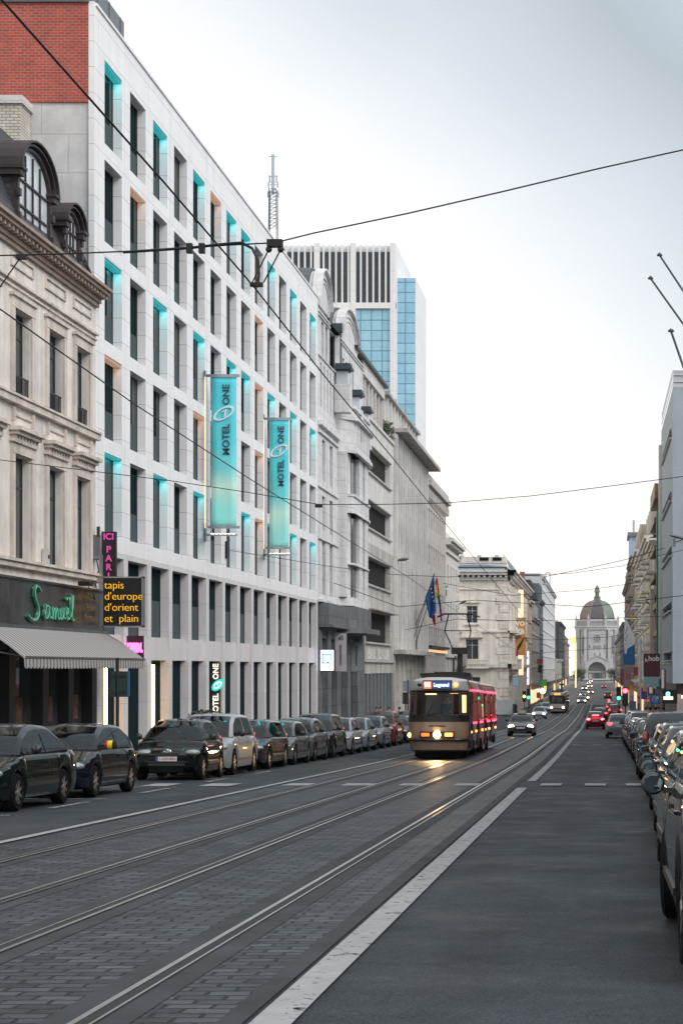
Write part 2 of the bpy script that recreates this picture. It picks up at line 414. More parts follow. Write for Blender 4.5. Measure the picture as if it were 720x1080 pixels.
# painted markings
mb = MB()
strip_mb(mb, -1.80, -1.58, -20, 38.6, .016, 0)
for a, b in ((42.5, 330), ): strip_mb(mb, lambda y: -1.78 + y * .0012, lambda y: -1.58 + y * .0012, a, b, .016, 0)
strip_mb(mb, -7.56, -7.42, -20, 330, .016, 0)
struct(mb.build('lane_line', paint))
mb = MB()
for a, b in ((-5.86, -5.16), (-4.55, -4.05), (-3.3, -2.75), (-1.34, -.86), (-.32, .16), (.62, 1.1), (1.5, 1.95), (-7.2, -6.6)):
    strip_mb(mb, a, b, 39.7, 41.0, .022, 0, .6)
for a, b in ((-9.0, -8.3), (-10.3, -9.7)): strip_mb(mb, a, b, 39.4, 40.9, .022, 0, .6)
for a, b in ((-1.3, -.85), (-.3, .15), (.7, 1.15)): strip_mb(mb, a, b, 86.0, 86.6, .022, 0, .6)
struct(mb.build('crossing_marks', paint))
mb = MB()
strip_mb(mb, -1.5, 1.0, 63.5, 63.75, .02, 0, .2); strip_mb(mb, -1.5, 1.1, 92, 92.4, .02, 0, .2)
for y in (22, 27.5, 33, 38.5, 43.8, 49.2, 54.6, 60): strip_mb(mb, -11.2, -9.35, y + .3, y + .45, .02, 0, .1)
for y in (20, 25, 30, 36, 42, 48): strip_mb(mb, -9.45, -9.3, y, y + 2.2, .02, 0, .6)
struct(mb.build('bay_marks', paint_w))
# iron covers
# ================================================================ shared building materials
white_panel = brick('white_stone_panels', (.77, .77, .785), (.81, .81, .82), (.44, .44, .46), 2.93, .77, .011, 'ANY', .6, .1, .05, .0, streak=.07)
grey_panel = brick('grey_stone_panels', (.62, .60, .61), (.66, .64, .65), (.42, .41, .42), 2.93, 1.2, .008, 'ANY', .6, .1, .07, .0, streak=.12)
red_brick = brick('red_brick', (.46, .070, .045), (.34, .055, .042), (.32, .20, .17), .22, .085, .012, 'XZ', .8, .5, .25)
party_conc = brick('party_wall_concrete', (.58, .575, .58), (.63, .62, .625), (.46, .45, .455), 1.6, 1.15, .02, 'XZ', .85, .2, .16, streak=.2)
glazed_brick = brick('cream_glazed_brick', (.66, .62, .54), (.56, .52, .45), (.26, .24, .21), .24, .09, .014, 'XZ', .5, .5, .2)
stucco = mat('aged_stucco', (.70, .655, .61), .85, var=.16, scale=1.3, bump=.15, streak=.28)
stucco_trim = mat('stucco_trim', (.60, .54, .49), .85, var=.18, scale=1.6, bump=.15, streak=.3)
cornice_m = mat('painted_cornice', (.30, .235, .19), .75, var=.25, scale=2, bump=.15, streak=.2)
slate = brick('dark_slate', (.035, .038, .042), (.062, .066, .072), (.012, .012, .013), .28, .16, .02, 'ANY', .55, .7, .4)
lead = mat('lead_sheet', (.10, .105, .115), .5, .3, var=.25, scale=2)
dormer_wood = mat('dormer_woodwork', (.036, .026, .028), .6, var=.3, scale=5)
dark_frame = mat('dark_window_frame', (.018, .024, .028), .4, var=.15)
dark_metal = mat('dark_metal', (.03, .034, .038), .45, .5, var=.2)
steel = mat('brushed_steel', (.55, .55, .56), .3, 1.0, var=.15)
zinc = mat('zinc_cladding', (.16, .175, .19), .5, .4, var=.15, scale=1)
black = mat('black_paint', (.008, .009, .010), .45, var=.2)
mat('curtain', (.045, .045, .046), .5, var=.3, scale=3)
roof_felt = mat('roof_felt', (.10, .10, .105), .9, var=.25)
mat('guard_glass', (.055, .078, .088), .12, var=.05, spec=.7)
def glass(name, c, rough=.04, spec=.28):
    m = mat(name, c, rough, 0, var=.25, scale=.35, spec=spec); return m
gl_dark = glass('window_glass_dark', (.008, .020, .024), .05, .3)
gl_dark.node_tree.nodes['Principled BSDF'].inputs['IOR'].default_value = 1.025
MATS['guard_glass'].node_tree.nodes['Principled BSDF'].inputs['IOR'].default_value = 1.05
gl_grey = glass('window_glass_grey', (.05, .06, .068), .05)
gl_pale = glass('window_glass_pale', (.52, .56, .60), .06)  # paleness stands in for the bright sky mirrored in the dormer panes
teal_led = glow('teal_light', (.02, .40, .43), .55)
amber_led = glow('amber_light', (1.0, .60, .42), .25)
warm_led = glow('warm_strip', (1.0, .55, .16), 9.0)

# ================================================================ the white hotel
HY0, HY1, HX, HT = 52.7, 94.4, -15.1, 19.88
hot = thing('hotel_building', 'long white stone hotel with a grid of deep windows, some turquoise, and red brick gable', 'building', (HX, (HY0 + HY1) / 2, g(73)))
P = left(HX)
ops = []
ROWS = [(16.05, 18.6), (13.05, 15.55), (10.03, 12.58), (7.04, 9.6), (4.08, 6.6)]
UB = [53.67 + 2.93 * k for k in range(14)]
for u in UB:
    for a, b in ROWS: ops.append((u, u + 1.95, a, b))
mb = MB(); wall(mb, P, HY0, HY1, 3.60, HT, ops, .34)
mb.pbox(P, HY0, HY1, HT, HT + .09, -.5, .05)
mb.build('facade_grid', white_panel, hot)
mb = MB(); ops = [(53.42 + 2.93 * k, 53.42 + 2.93 * k + 2.43, g(60) - .6, 3.44) for k in range(14)]
wall(mb, P, HY0, HY1, g(95) - .2, 3.595, ops, .36)
for k in range(14):
    u = 53.42 + 2.93 * k; mb.pbox(P, u, u + 2.43, .25, 1.03, -.34, -.10)
    mb.pbox(P, u, u + 2.43, g(u) - .2, g(u) + .35, -.34, -.16)
mb.build('facade_base', grey_panel, hot)
mb = MB(); mb.box(-34, HX - .44, HY0 + .02, HY1, -5, HT - .12); mb.build('roof', roof_felt, hot)
mb = MB(); mb.box(-34, HX - .17, HY0 - .12, HY0 + .015, 16.95, HT + .05); mb.build('brick_gable', red_brick, hot)
mb = MB(); mb.box(-34, HX - .17, HY0 - .06, HY0 + .015, -5, 16.95); mb.build('party_wall', party_conc, hot)
mb = MB(); mb.box(HX - .17, HX + .002, HY0 - .13, HY0 - .002, 3.6, HT + .09)
mb.box(HX - .17, HX + .002, HY0 - .13, HY0 - .002, -5, 3.6); mb.build('corner_stone', white_panel, hot)
mb = MB(); mb.box(-34, HX - .15, HY0 - .2, HY0 + .02, HT + .05, HT + .16); mb.build('gable_coping', lead, hot)
mb = MB()
mb.box(-24, -15.62, 53.0, 57.8, HT - .1, 21.25)
for k in range(4): mb.box(-15.62, -15.59, 53.4 + k * 1.3, 53.44 + k * 1.3, HT, 21.24)
mb.build('rooftop_plant_screen', zinc, hot)
TEAL = {0, 2, 4, 6, 7, 9, 11, 13}
strip_mesh = {}; LEDS = {}
for nm, mm in (('led_strip', teal_led), ('amber_strip', amber_led)):
    s = MB(); s.box(-.95, .95, -.30, -.03, 2.47, 2.488); o = s.build(nm, mm); strip_mesh[nm] = o.data; bpy.data.objects.remove(o)
AMBER = {(3, 0), (3, 4), (0, 5), (1, 8), (2, 8), (4, 8), (3, 8), (1, 1)}
for ri, (a, b) in enumerate(ROWS):
    for k, u in enumerate(UB):
        w = win(hot, 'L', P, u + .975, a, -.31, 1.95, b - a, 'thin', dark_frame, gl_dark, guard=.95, curtain=random.choice([0, 0, 1, 1, 2, 3]))
        led = 'led_strip' if (ri in (0, 2, 4) and k in TEAL) else ('amber_strip' if (ri, k) in AMBER else None)
        if led:
            q = bpy.data.objects.new(led, strip_mesh[led]); col.objects.link(q); q.parent = w
            ld = LEDS.get(led)
            if ld is None:
                ld = bpy.data.lights.new(led + '_lamp', 'AREA'); ld.shape = 'RECTANGLE'; ld.size = 1.8; ld.size_y = .2; ld.color = (.04, .85, .90) if led == 'led_strip' else (1.0, .55, .3); ld.energy = 5.0 if led == 'led_strip' else 2.0; LEDS[led] = ld
            lo = bpy.data.objects.new('led_lamp', ld); col.objects.link(lo); lo.parent = w; lo.location = (0, -.16, 2.46)
for k in range(14):
    u = 53.42 + 2.93 * k + 1.215
    win(hot, 'L', P, u, 1.03, -.33, 2.43, 2.41, 'thin', dark_frame, gl_dark, guard=1.25)
    gz = g(u) + .35
    w = win(hot, 'L', P, u, -3.9 if k > 6 else -3.0, -.33, 2.43, 4.15 if k > 6 else 3.25, 'thin', dark_frame, gl_dark, name='ground_floor_window')
    if k in (0, 2):
        s = MB(); s.box(.02, .15, -.10, -.02, .1, 3.1); s.build('warm_light_strip', warm_led, w, local=True)
# brass lettering on the reveal beside the entrance
sg = MB(); brown = mat('bronze_panel', (.085, .06, .04), .4, .3)
YS = 69.95
sg.box(-15.42, -15.06, YS, YS + .04, g(YS) + .6, .2); o = sg.build('entrance_sign', brown)
tag(o, 'upright bronze panel with lit white MOTEL ONE letters and turquoise emblem', 'sign')
lit_white = glow('lit_letters', (1.0, .93, .80), 1.0); lit_teal = glow('lit_emblem', (.02, .55, .47), .9)
put_text('MOTEL', .30, lit_white, o, (-15.24, YS - .03, -1.52), FRONT_UP, offset=.004, ext=.03)
put_text('ONE', .30, lit_white, o, (-15.24, YS - .03, -.16), FRONT_UP, offset=.004, ext=.03)
def oval_logo(parent, c, rx, rz, m, name='emblem'):
    mb = MB()
    def el(k, t, tilt=.25): 
        x, z = rx * k * math.cos(t), rz * k * math.sin(t); return (c[0] + x + z * tilt, c[1], c[2] + z + x * .32)
    N = 28
    for i in range(N):
        a, b = 6.28319 * i / N, 6.28319 * (i + 1) / N
        p = [el(1, a), el(1, b), el(.76, b), el(.76, a)]
        mb.loft([[(x, y - .012, z) for x, y, z in p], [(x, y + .012, z) for x, y, z in p]], 0, True, True)
    for poly in ([(-.02, -.58), (.20, -.58), (.32, .62), (.10, .62)], [(-.24, .22), (.16, .62), (.16, .40), (-.16, .10)]):
        p = [(c[0] + u * rx * .8, c[1], c[2] + v * rz * .95) for u, v in poly]
        mb.loft([[(x, y - .013, z) for x, y, z in p], [(x, y + .013, z) for x, y, z in p]], 0, True, True)
    return mb.build(name, m, parent)
d = MB(); d.lathe([(.001, -.03), (1, -.03), (1, .03), (.001, .03)], (0, 0, 0), 'y', 24)
d.v = [(-15.16 + x * .24 + z * .05, YS - .06 + y, -.70 + z * .23 + x * .07) for x, y, z in d.v]
d.build('emblem_disc', lit_teal, o)
oval_logo(o, (-15.16, YS - .105, -.70), .16, .14, lit_white)

# two turquoise banners standing out from the facade on steel arms
def ban_mat():
    m = bpy.data.materials.new('banner_fabric'); m.use_nodes = True; t = m.node_tree; b = t.nodes['Principled BSDF']; L = t.links.new
    tcn = t.nodes.new('ShaderNodeTexCoord'); sp = t.nodes.new('ShaderNodeSeparateXYZ'); L(tcn.outputs['Generated'], sp.inputs[0])
    r = t.nodes.new('ShaderNodeValToRGB'); L(sp.outputs['Z'], r.inputs[0]); e = r.color_ramp.elements
    e[0].position = 0; e[0].color = (.26, .76, .76, 1); e[1].position = 1; e[1].color = (.10, .66, .78, 1)
    for p, c in ((.12, (.34, .80, .76)), (.27, (.60, .90, .80)), (.38, (.20, .74, .78)), (.55, (.10, .66, .76))):  # pale band low down: the lamp bar's light put into the colour
        q = e.new(p); q.color = (*c, 1)
    L(r.outputs[0], b.inputs['Base Color']); b.inputs['Roughness'].default_value = .65
    return m
banner_m = ban_mat(); ink = mat('banner_ink', (.035, .085, .105), .7); print_white = mat('banner_white', (.80, .85, .86), .6)
def banner(Y, x0, x1, z0, z1, label):
    b = thing('facade_banner', label, 'banner', (-15.0, Y, z0), 'turquoise banners on the hotel facade')
    m = MB(); n = 24
    m.loft([[(x0 + (x1 - x0) * i / 4, Y + .02 * math.sin(z0 * 3 + k * .5 + i) * (1 - abs(2 * k / n - 1)), z0 + (z1 - z0) * k / n) for i in range(5)] for k in range(n + 1)], 0, False)
    f = m.build('fabric', banner_m, b, smooth=60)
    sm = f.modifiers.new('thick', 'SOLIDIFY'); sm.thickness = .006
    m = MB()
    for z in (z1 + .06, z0 - .06): m.box(-15.09, x1 + .12, Y - .05, Y + .05, z - .05, z + .05)
    m.box(-15.12, -15.07, Y - .12, Y + .12, z1 - .1, z1 + .25); m.box(-15.12, -15.07, Y - .12, Y + .12, z0 - .6, z0 + .1)
    m.build('arm', steel, b)
    m = MB()
    m.box(-15.09, x1 + .08, Y - .32, Y - .24, z0 - .42, z0 - .34); m.tube([(-15.0, Y - .02, z0 - .08), (-14.95, Y - .28, z0 - .38)], .02); m.tube([(x0 - .02, Y, z0 - .08), (x0 + .1, Y - .28, z0 - .38)], .018)
    m.build('lamp_bar', steel, b)
    m = MB()
    for k in range(6): m.box(x0 + .05 + k * .16, x0 + .16 + k * .16, Y - .31, Y - .25, z0 - .34, z0 - .325)
    m.build('lamp', glow('banner_lamp', (1.0, .80, .55), 9.0), b)
    m = MB(); m.box(-15.098, -15.06, Y - .16, Y - .10, z0 - .1, z1); m.build('glow_tube', glow('banner_tube', (1.0, .74, .50), .6), b)
    s = (z1 - z0)
    xc = (x0 + x1) / 2
    put_text('MOTEL', .37, ink, b, (xc + .10, Y - .03, z0 + s * .58), FRONT_UP, offset=.006, spacing=1.03)
    put_text('ONE', .37, ink, b, (xc + .10, Y - .03, z0 + s * .883), FRONT_UP, offset=.006, spacing=1.03)
    oval_logo(b, (xc, Y - .035, z0 + s * .757), .40, .26, print_white)
    return b
banner(67.4, -14.86, -13.90, 5.45, 11.15, 'larger and nearer turquoise MOTEL ONE banner on steel arms at the white hotel')
banner(79.2, -14.84, -13.98, 5.46, 11.17, 'smaller turquoise MOTEL ONE banner farther down the white hotel facade')

# ================================================================ the old town house with the carpet shop
OX, OY0, OY1 = -15.05, 39.0, 52.55
old = thing('town_house', 'narrow cream stucco town house with brown cornice, slate dormers and a carpet shop below', 'building', (OX, 46, g(46)))
P = left(OX)
W3 = [(42.4, 43.7), (45.15, 46.45), (47.95, 49.25), (50.5, 51.75), (40.0, 41.2)]
ops = [(a, b, 7.1, 9.25) for a, b in W3] + [(a, b, 2.80, 5.5) for a, b in W3]
mb = MB(); wall(mb, P, OY0, OY1, 2.25, 11.0, ops, .28)
mb.box(-30, OX - .38, OY0, OY1, -5, 10.9); mb.build('stucco_wall', stucco, old)
mb = MB()
for y0, y1 in W3:
    for (z0, z1) in ((7.1, 9.25), (2.8, 5.5)):
        mb.pbox(P, y0 - .26, y0 - .02, z0, z1 + .02, .0, .07); mb.pbox(P, y1 + .02, y1 + .26, z0, z1 + .02, .0, .07)
        mb.pbox(P, y0 - .26, y1 + .26, z1 + .02, z1 + .30, .0, .08); mb.pbox(P, y0 - .32, y1 + .32, z1 + .30, z1 + .38, .0, .14)
    # hood with brackets over the lower windows
    mb.pbox(P, y0 - .36, y1 + .36, 6.08, 6.18, .002, .34); mb.pbox(P, y0 - .30, y1 + .30, 5.98, 6.08, .002, .24)
    for k in range(8): u = y0 - .2 + (y1 - y0 + .4) * k / 7; mb.pbox(P, u - .045, u + .045, 5.78, 5.98, .002, .16)
    # apron panels below the upper windows
    mb.pbox(P, y0 - .1, y1 + .1, 6.50, 6.56, .0, .05)
    for u in (y0 - .16, y1 + .08): mb.pbox(P, u, u + .1, 6.34, 6.70, .0, .09)
    # frieze panels
    for a, b, c, d in ((y0 - .25, y1 + .25, 10.32, 10.37), (y0 - .25, y1 + .25, 10.60, 10.65), (y0 - .25, y0 - .2, 10.37, 10.60), (y1 + .2, y1 + .25, 10.37, 10.60)): mb.pbox(P, a, b, c, d, .0, .05)
mb.pbox(P, OY0, OY1, 6.78, 6.96, -.02, .16); mb.pbox(P, OY0, OY1, 6.96, 7.02, -.02, .21)
mb.pbox(P, OY0, OY1, 2.58, 2.72, -.02, .16); mb.pbox(P, OY0, OY1, 2.72, 2.80, -.02, .22); mb.pbox(P, OY0, OY1, 2.25, 2.36, -.02, .12)
mb.pbox(P, OY0, OY1, 9.92, 9.99, -.02, .10); mb.pbox(P, OY0, OY1, 9.78, 9.83, -.02, .06)
mb.build('stone_trim', stucco_trim, old)
mb = MB()
mb.pbox(P, OY0, OY1 + .05, 10.78, 10.90, -.4, .10); mb.pbox(P, OY0, OY1 + .05, 10.90, 11.02, -.4, .16)
for k in range(44): u = OY0 + .15 + k * .31; mb.pbox(P, u, u + .13, 11.02, 11.14, .05, .34)
mb.pbox(P, OY0, OY1 + .08, 11.02, 11.14, -.4, .08)
mb.pbox(P, OY0, OY1 + .12, 11.14, 11.24, -.6, .40); mb.pbox(P, OY0, OY1 + .16, 11.24, 11.33, -.6, .48)
mb.build('cornice', cornice_m, old)
for y0, y1 in W3:
    win(old, 'L', P, (y0 + y1) / 2, 7.1, -.22, y1 - y0, 2.15, 'trans', dark_frame, gl_grey)
    win(old, 'L', P, (y0 + y1) / 2, 2.8, -.22, y1 - y0, 2.7, 'trans', dark_frame, gl_grey)
    mb = MB(); mb.pbox(P, y0, y1, 7.55, 7.59, -.05, -.02); mb.pbox(P, y0, y1, 7.10, 7.14, -.05, -.02)
    for k in range(9): u = y0 + .05 + (y1 - y0 - .1) * k / 8; mb.pbox(P, u - .013, u + .013, 7.14, 7.55, -.045, -.02)
    mb.build('balconet', dark_metal, old)
# roof
mb = MB()
mb.loft([[(OX + .1, y, 11.32), (OX - .1, y, 11.45), (-16.55, y, 14.95), (-19.5, y, 16.1), (-30, y, 16.1)] for y in (OY0, OY1)], 0, False)
mb.face([(OX + .1, OY1, 11.32), (-16.55, OY1, 14.95), (-19.5, OY1, 16.1), (-30, OY1, 16.1), (-30, OY1, 10.8), (OX, OY1, 10.8)])
mb.build('mansard_roof', slate, old)
def dormer(y0, y1, z0, zs, rise, name='dormer'):
    """arched dormer: front at the facade, cheeks of slate running back into the roof"""
    m = MB(); xf = -15.32; yc = (y0 + y1) / 2; hw = (y1 - y0) / 2; N = 12
    def arch(h, dz): return [(yc + h * math.cos(math.pi * (1 - i / N)), zs + dz + (rise + (h - hw) * .5) * math.sin(math.pi * i / N)) for i in range(N + 1)]
    PF = left(xf)
    m.prism([(y0, z0), *arch(hw, 0), (y1, z0)], PF, -2.4, -.22, 0); b = m.build(name, slate, old)
    f = MB()      # frame: pilasters, arch mouldings
    for a in (y0, y1 - .13): f.pbox(PF, a, a + .13, z0, zs + .02, -.22, .0)
    f.pbox(PF, y0 - .1, y1 + .1, z0 - .12, z0 + .02, -.22, .12)
    for (h0, h1, n1, dz) in ((hw - .13, hw + .02, .0, 0), (hw + .02, hw + .12, .10, .05), (hw + .10, hw + .20, .18, .11)):
        o1, i1 = arch(h1, dz), arch(h0, dz)
        for k in range(N):
            q = [o1[k], o1[k + 1], i1[k + 1], i1[k]]; f.loft([[PF(u, z, -.6) for u, z in q], [PF(u, z, n1) for u, z in q]], 0, True, True)
    for s, a in ((-1, y0), (1, y1)):
        f.pbox(PF, a - .17, a + .17, zs - .10, zs + .06, -2.2 if s < 0 else -.3, .12); f.pbox(PF, a - .22, a + .22, zs + .06, zs + .14, -2.2 if s < 0 else -.3, .18)
        for k in range(2): f.pbox(PF, a - .08, a + .08, z0 + .3 + k * (zs - z0) * .4, z0 + .5 + k * (zs - z0) * .4, -.02, .07)
    f.build('dormer_frame', dormer_wood, b)
    w = MB(); ah = arch(hw - .12, 0)
    w.prism([(y0 + .12, z0), *ah, (y1 - .12, z0)], PF, -.14, -.10, 0); w.build('dormer_glass', gl_pale, b)
    c = MB()
    for k in (1, 2, 3): u = y0 + .2 + (y1 - y0 - .4) * k / 4; c.pbox(PF, u - .025, u + .025, z0, zs + (rise - .2) * math.sqrt(max(0, 1 - ((u - yc) / (hw - .2)) ** 2)), -.10, -.05)
    for z in (z0 + .06, zs - .08, zs * .5 + z0 * .5): c.pbox(PF, y0 + .2, y1 - .2, z - .025, z + .025, -.10, -.05)
    c.build('glazing_bars', dormer_wood, b)
dormer(46.35, 49.2, 11.55, 13.1, .95)
dormer(50.35, 51.95, 11.75, 12.75, .55)
mb = MB(); mb.box(-18.0, -17.02, 51.7, 52.6, 12, 16.62); o = mb.build('chimney', glazed_brick, old)
mb = MB(); mb.box(-18.08, -16.94, 51.62, 52.62, 16.62, 16.85); mb.build('chimney_cap', party_conc, o)
mb = MB(); mb.tube([(-15.25, 45.75, 11.4), (-16.5, 45.7, 14.9)], .05); mb.tube([(-15.5, 49.8, 11.6), (-15.62, 49.85, 12.6), (-16.3, 49.9, 13.6)], .05); mb.build('roof_pipe', lead, old)
# shop front
fascia_m = mat('dark_marble', (.055, .052, .054), .25, var=.55, scale=1.2, streak=.3)
mb = MB(); mb.pbox(P, OY0, OY1, 1.12, 2.25, -.02, .25); mb.pbox(P, OY0, OY1 + .05, 1.02, 1.12, -.02, .32); mb.pbox(P, OY0, OY1, 2.25, 2.31, -.02, .30)
mb.build('fascia', fascia_m, old)
mb = MB()
for y in (39.0, 41.9, 44.7, 47.4, 49.7, 52.0): mb.pbox(P, y, y + .5, -4, 1.1, -.4, .05)
mb.pbox(P, OY0, OY1, -4, g(46) + .55, -.4, .02); mb.pbox(P, OY0, OY1, .45, 1.1, -.4, .0); mb.build('shop_pilasters', black, old)
mb = MB(); mb.pbox(P, OY0, OY1, -3.0, .6, -.30, -.27); mb.build('shop_window', gl_grey, old)
for y in (43.3, 46.0, 48.6, 51.0):
    mb = MB(); mb.pbox(P, y - .55, y + .6, -1.5, -.8, -.262, -.25); mb.build('shop_display', mat('folded_carpets', (.16, .08, .045), .9, var=.6, scale=5), old)
aw_m = bpy.data.materials.new('striped_canvas'); aw_m.use_nodes = True
t = aw_m.node_tree; b_ = t.nodes['Principled BSDF']; b_.inputs['Roughness'].default_value = .85
tcn = t.nodes.new('ShaderNodeTexCoord'); wv = t.nodes.new('ShaderNodeTexWave'); wv.bands_direction = 'Y'; wv.inputs['Scale'].default_value = 1.18; wv.inputs['Distortion'].default_value = 0
t.links.new(tcn.outputs['Object'], wv.inputs['Vector']); rr = t.nodes.new('ShaderNodeValToRGB'); t.links.new(wv.outputs['Fac'], rr.inputs[0])
rr.color_ramp.elements[0].position = .30; rr.color_ramp.elements[0].color = (.13, .125, .13, 1); rr.color_ramp.elements[1].position = .45; rr.color_ramp.elements[1].color = (.36, .345, .335, 1)
t.links.new(rr.outputs[0], b_.inputs['Base Color'])
aw = thing('shop_awning', 'grey striped canvas awning with scalloped valance over the carpet shop', 'awning', (-14.7, 47.3, .2))
mb = MB(); mb.loft([[(-14.74, y, 1.02), (-14.35, y, .80), (-13.95, y, .51), (-13.62, y, .25)] for y in [41.6 + k * .55 for k in range(21)]], 0, False)
o = mb.build('canopy', aw_m, aw); o.modifiers.new('thick', 'SOLIDIFY').thickness = .012
mb = MB(); ys_ = [41.6 + k * 11.0 / 160 for k in range(161)]
mb.loft([[(-13.60, y, .235), (-13.59, y, .02 - .055 * abs(math.sin((y - 41.6) * math.pi / .275)))] for y in ys_], 0, False)
o = mb.build('valance', aw_m, aw); o.modifiers.new('thick', 'SOLIDIFY').thickness = .012
mb = MB(); mb.box(-13.64, -13.58, 41.6, 52.6, .225, .275); mb.box(-14.82, -14.70, 41.6, 52.6, 1.0, 1.09)
for y in (41.9, 45.5, 49, 52.3): mb.tube([(-14.75, y, .45), (-13.62, y, .25)], .018)
mb.build('awning_frame', steel, aw)
# neon script
neon = mat('green_letters', (.006, .12, .06), .4, var=.1, coat=.3); neon_t = glow('neon_tube', (.16, .60, .40), .22)
sg = thing('neon_sign', 'green handwritten neon shop name on dark marble fascia', 'sign', (-14.78, 47.3, 1.7))
def script(pts, r, m, nm): 
    mb = MB(); mb.tube([(-14.80 + .02, a, b) for a, b in pts], r, 6); return mb
def bez(P4, n=6):
    a, b, c, d = [Vector((*p, 0)) for p in P4]
    return [tuple((a * (1 - t) ** 3 + b * 3 * t * (1 - t) ** 2 + c * 3 * t * t * (1 - t) + d * t ** 3)[:2]) for t in [i / n for i in range(n + 1)]]
y0 = 45.3; S = 1.0
strokes = [
    bez([(1.05, 2.02), (.80, 2.22), (.45, 2.14), (.55, 1.86)]) + bez([(.55, 1.86), (.70, 1.66), (1.00, 1.62), (.85, 1.36)]) + bez([(.85, 1.36), (.65, 1.16), (.25, 1.22), (.0, 1.36)]),
    bez([(1.75, 1.62), (1.45, 1.80), (1.25, 1.28), (1.55, 1.30)]) + bez([(1.55, 1.30), (1.72, 1.36), (1.76, 1.5), (1.78, 1.64)]) + bez([(1.78, 1.64), (1.76, 1.40), (1.82, 1.28), (1.95, 1.36)]),
    bez([(2.0, 1.60), (2.06, 1.5), (2.05, 1.4), (2.04, 1.30)]) + bez([(2.04, 1.30), (2.10, 1.55), (2.28, 1.72), (2.30, 1.50)]) + [(2.29, 1.30)] + bez([(2.29, 1.30), (2.36, 1.58), (2.54, 1.70), (2.56, 1.50)]) + bez([(2.56, 1.5), (2.55, 1.34), (2.60, 1.26), (2.72, 1.36)]),
    bez([(2.76, 1.62), (2.74, 1.40), (2.78, 1.26), (2.95, 1.34)]) + bez([(2.95, 1.34), (3.05, 1.42), (3.06, 1.52), (3.08, 1.64)]) + bez([(3.08, 1.64), (3.07, 1.40), (3.10, 1.30), (3.22, 1.36)]),
    bez([(3.30, 1.46), (3.62, 1.50), (3.55, 1.72), (3.40, 1.62)]) + bez([(3.40, 1.62), (3.22, 1.48), (3.40, 1.22), (3.66, 1.38)]),
    bez([(3.76, 1.40), (4.10, 1.85), (4.02, 2.12), (3.92, 1.98)]) + bez([(3.92, 1.98), (3.80, 1.70), (3.86, 1.18), (4.10, 1.34)]),
    [(3.36, 1.86), (3.42, 1.93)], [(3.60, 1.88), (3.66, 1.95)],
]
mb = MB(); mt = MB()
for st in strokes:
    q = [(a * .96 + y0, b) for a, b in st]
    mb.tube([(-14.76, a, b) for a, b in q], .062, 6); mt.tube([(-14.69, a, b) for a, b in q], .012, 5)
mb.build('letters', neon, sg, smooth=50); mt.build('neon_tube', neon_t, sg)
# faded lettering to its right
gold = mat('faded_gilt', (.15, .12, .085), .5)
put_text('tapis', .26, gold, sg, (-14.79, 50.9, 1.80), STREET_L, ext=.004); put_text('d\'orient', .26, gold, sg, (-14.79, 50.9, 1.46), STREET_L, ext=.004)
# lamp, floodlight and box on the old house
fl = thing('floodlight', 'small black floodlight on a bent arm above the dark marble fascia', 'lamp', (-14.8, 49.9, 2.45))
mb = MB(); mb.box(-14.62, -14.3, 49.3, 49.65, 2.30, 2.42); mb.build('lamp_head', black, fl)
mb = MB(); mb.tube([(-14.45, 49.6, 2.36), (-14.75, 51.3, 2.1), (-14.8, 51.6, 2.0)], .014); mb.build('arm', dark_metal, fl)
ab = thing('alarm_box', 'small white alarm box on the sill of the stucco house', 'box', (-14.95, 47.6, 2.9))
mb = MB(); mb.box(-15.03, -14.88, 47.42, 47.62, 2.82, 3.22); mb.build('case', mat('alarm_plastic', (.5, .48, .46), .5), ab); mb = MB(); mb.box(-14.88, -14.87, 47.46, 47.58, 2.95, 3.05); mb.build('grille', dark_metal, ab)

# hanging signs between the two houses
yel = glow('lit_yellow', (1.0, .52, .02), .55)
s = thing('carpet_sign', 'square black hanging sign reading tapis d\'europe d\'orient et plain in yellow letters', 'sign', (-14.9, 52.2, 1.2))
mb = MB(); mb.box(-14.70, -13.56, 52.12, 52.32, 1.24, 2.66); mb.build('panel', black, s)
mb = MB()
for a in ((-14.74, -14.70, 1.2, 2.7), (-13.56, -13.52, 1.2, 2.7)): mb.box(a[0], a[1], 52.10, 52.34, a[2], a[3])
for z in (1.2, 2.66): mb.box(-14.74, -13.52, 52.10, 52.34, z, z + .04)
mb.build('frame', steel, s)
for i, ln in enumerate(('tapis', 'd\'europe', 'd\'orient', 'et  plain')):
    put_text(ln, .325, yel, s, (-14.67, 52.105, 2.44 - i * .33), FRONT, align='LEFT', offset=-.004, spacing=.98)
mb = MB(); mb.box(-14.84, -14.75, 52.15, 52.25, 1.1, 3.35)
for z in (3.25, 2.5): mb.box(-15.08, -14.84, 52.18, 52.22, z, z + .05)
mb.build('bracket', steel, s)
s = thing('perfumery_blade_sign', 'tall narrow black sign with ICI PARIS in magenta letters', 'sign', (-15.05, 53.4, 2.2))
mb = MB(); mb.box(-15.08, -14.66, 53.30, 53.46, 1.9, 4.13); mb.build('panel', black, s)
mag = glow('magenta_letters', (.55, .05, .28), .7)
put_text('ICI', .27, mag, s, (-14.87, 53.285, 3.97), FRONT, offset=.006)
for i, ch in enumerate('PARIS'): put_text(ch, .28, mag, s, (-14.87, 53.285, 3.58 - i * .27), FRONT, offset=.006)
put_text('XL', .22, mag, s, (-14.87, 53.285, 2.12), FRONT)
mb = MB(); mb.box(-15.1, -15.08, 53.34, 53.42, 2.1, 3.9); mb.build('bracket', steel, s)
s = thing('perfumery_neon_sign', 'small dark sign with glowing pink ICI PARIS XL letters beside awning', 'sign', (-15.05, 56.2, .4))
mb = MB(); mb.box(-15.09, -14.58, 56.18, 56.32, .30, 1.02); mb.build('panel', mat('maroon_panel', (.05, .012, .03), .4), s)
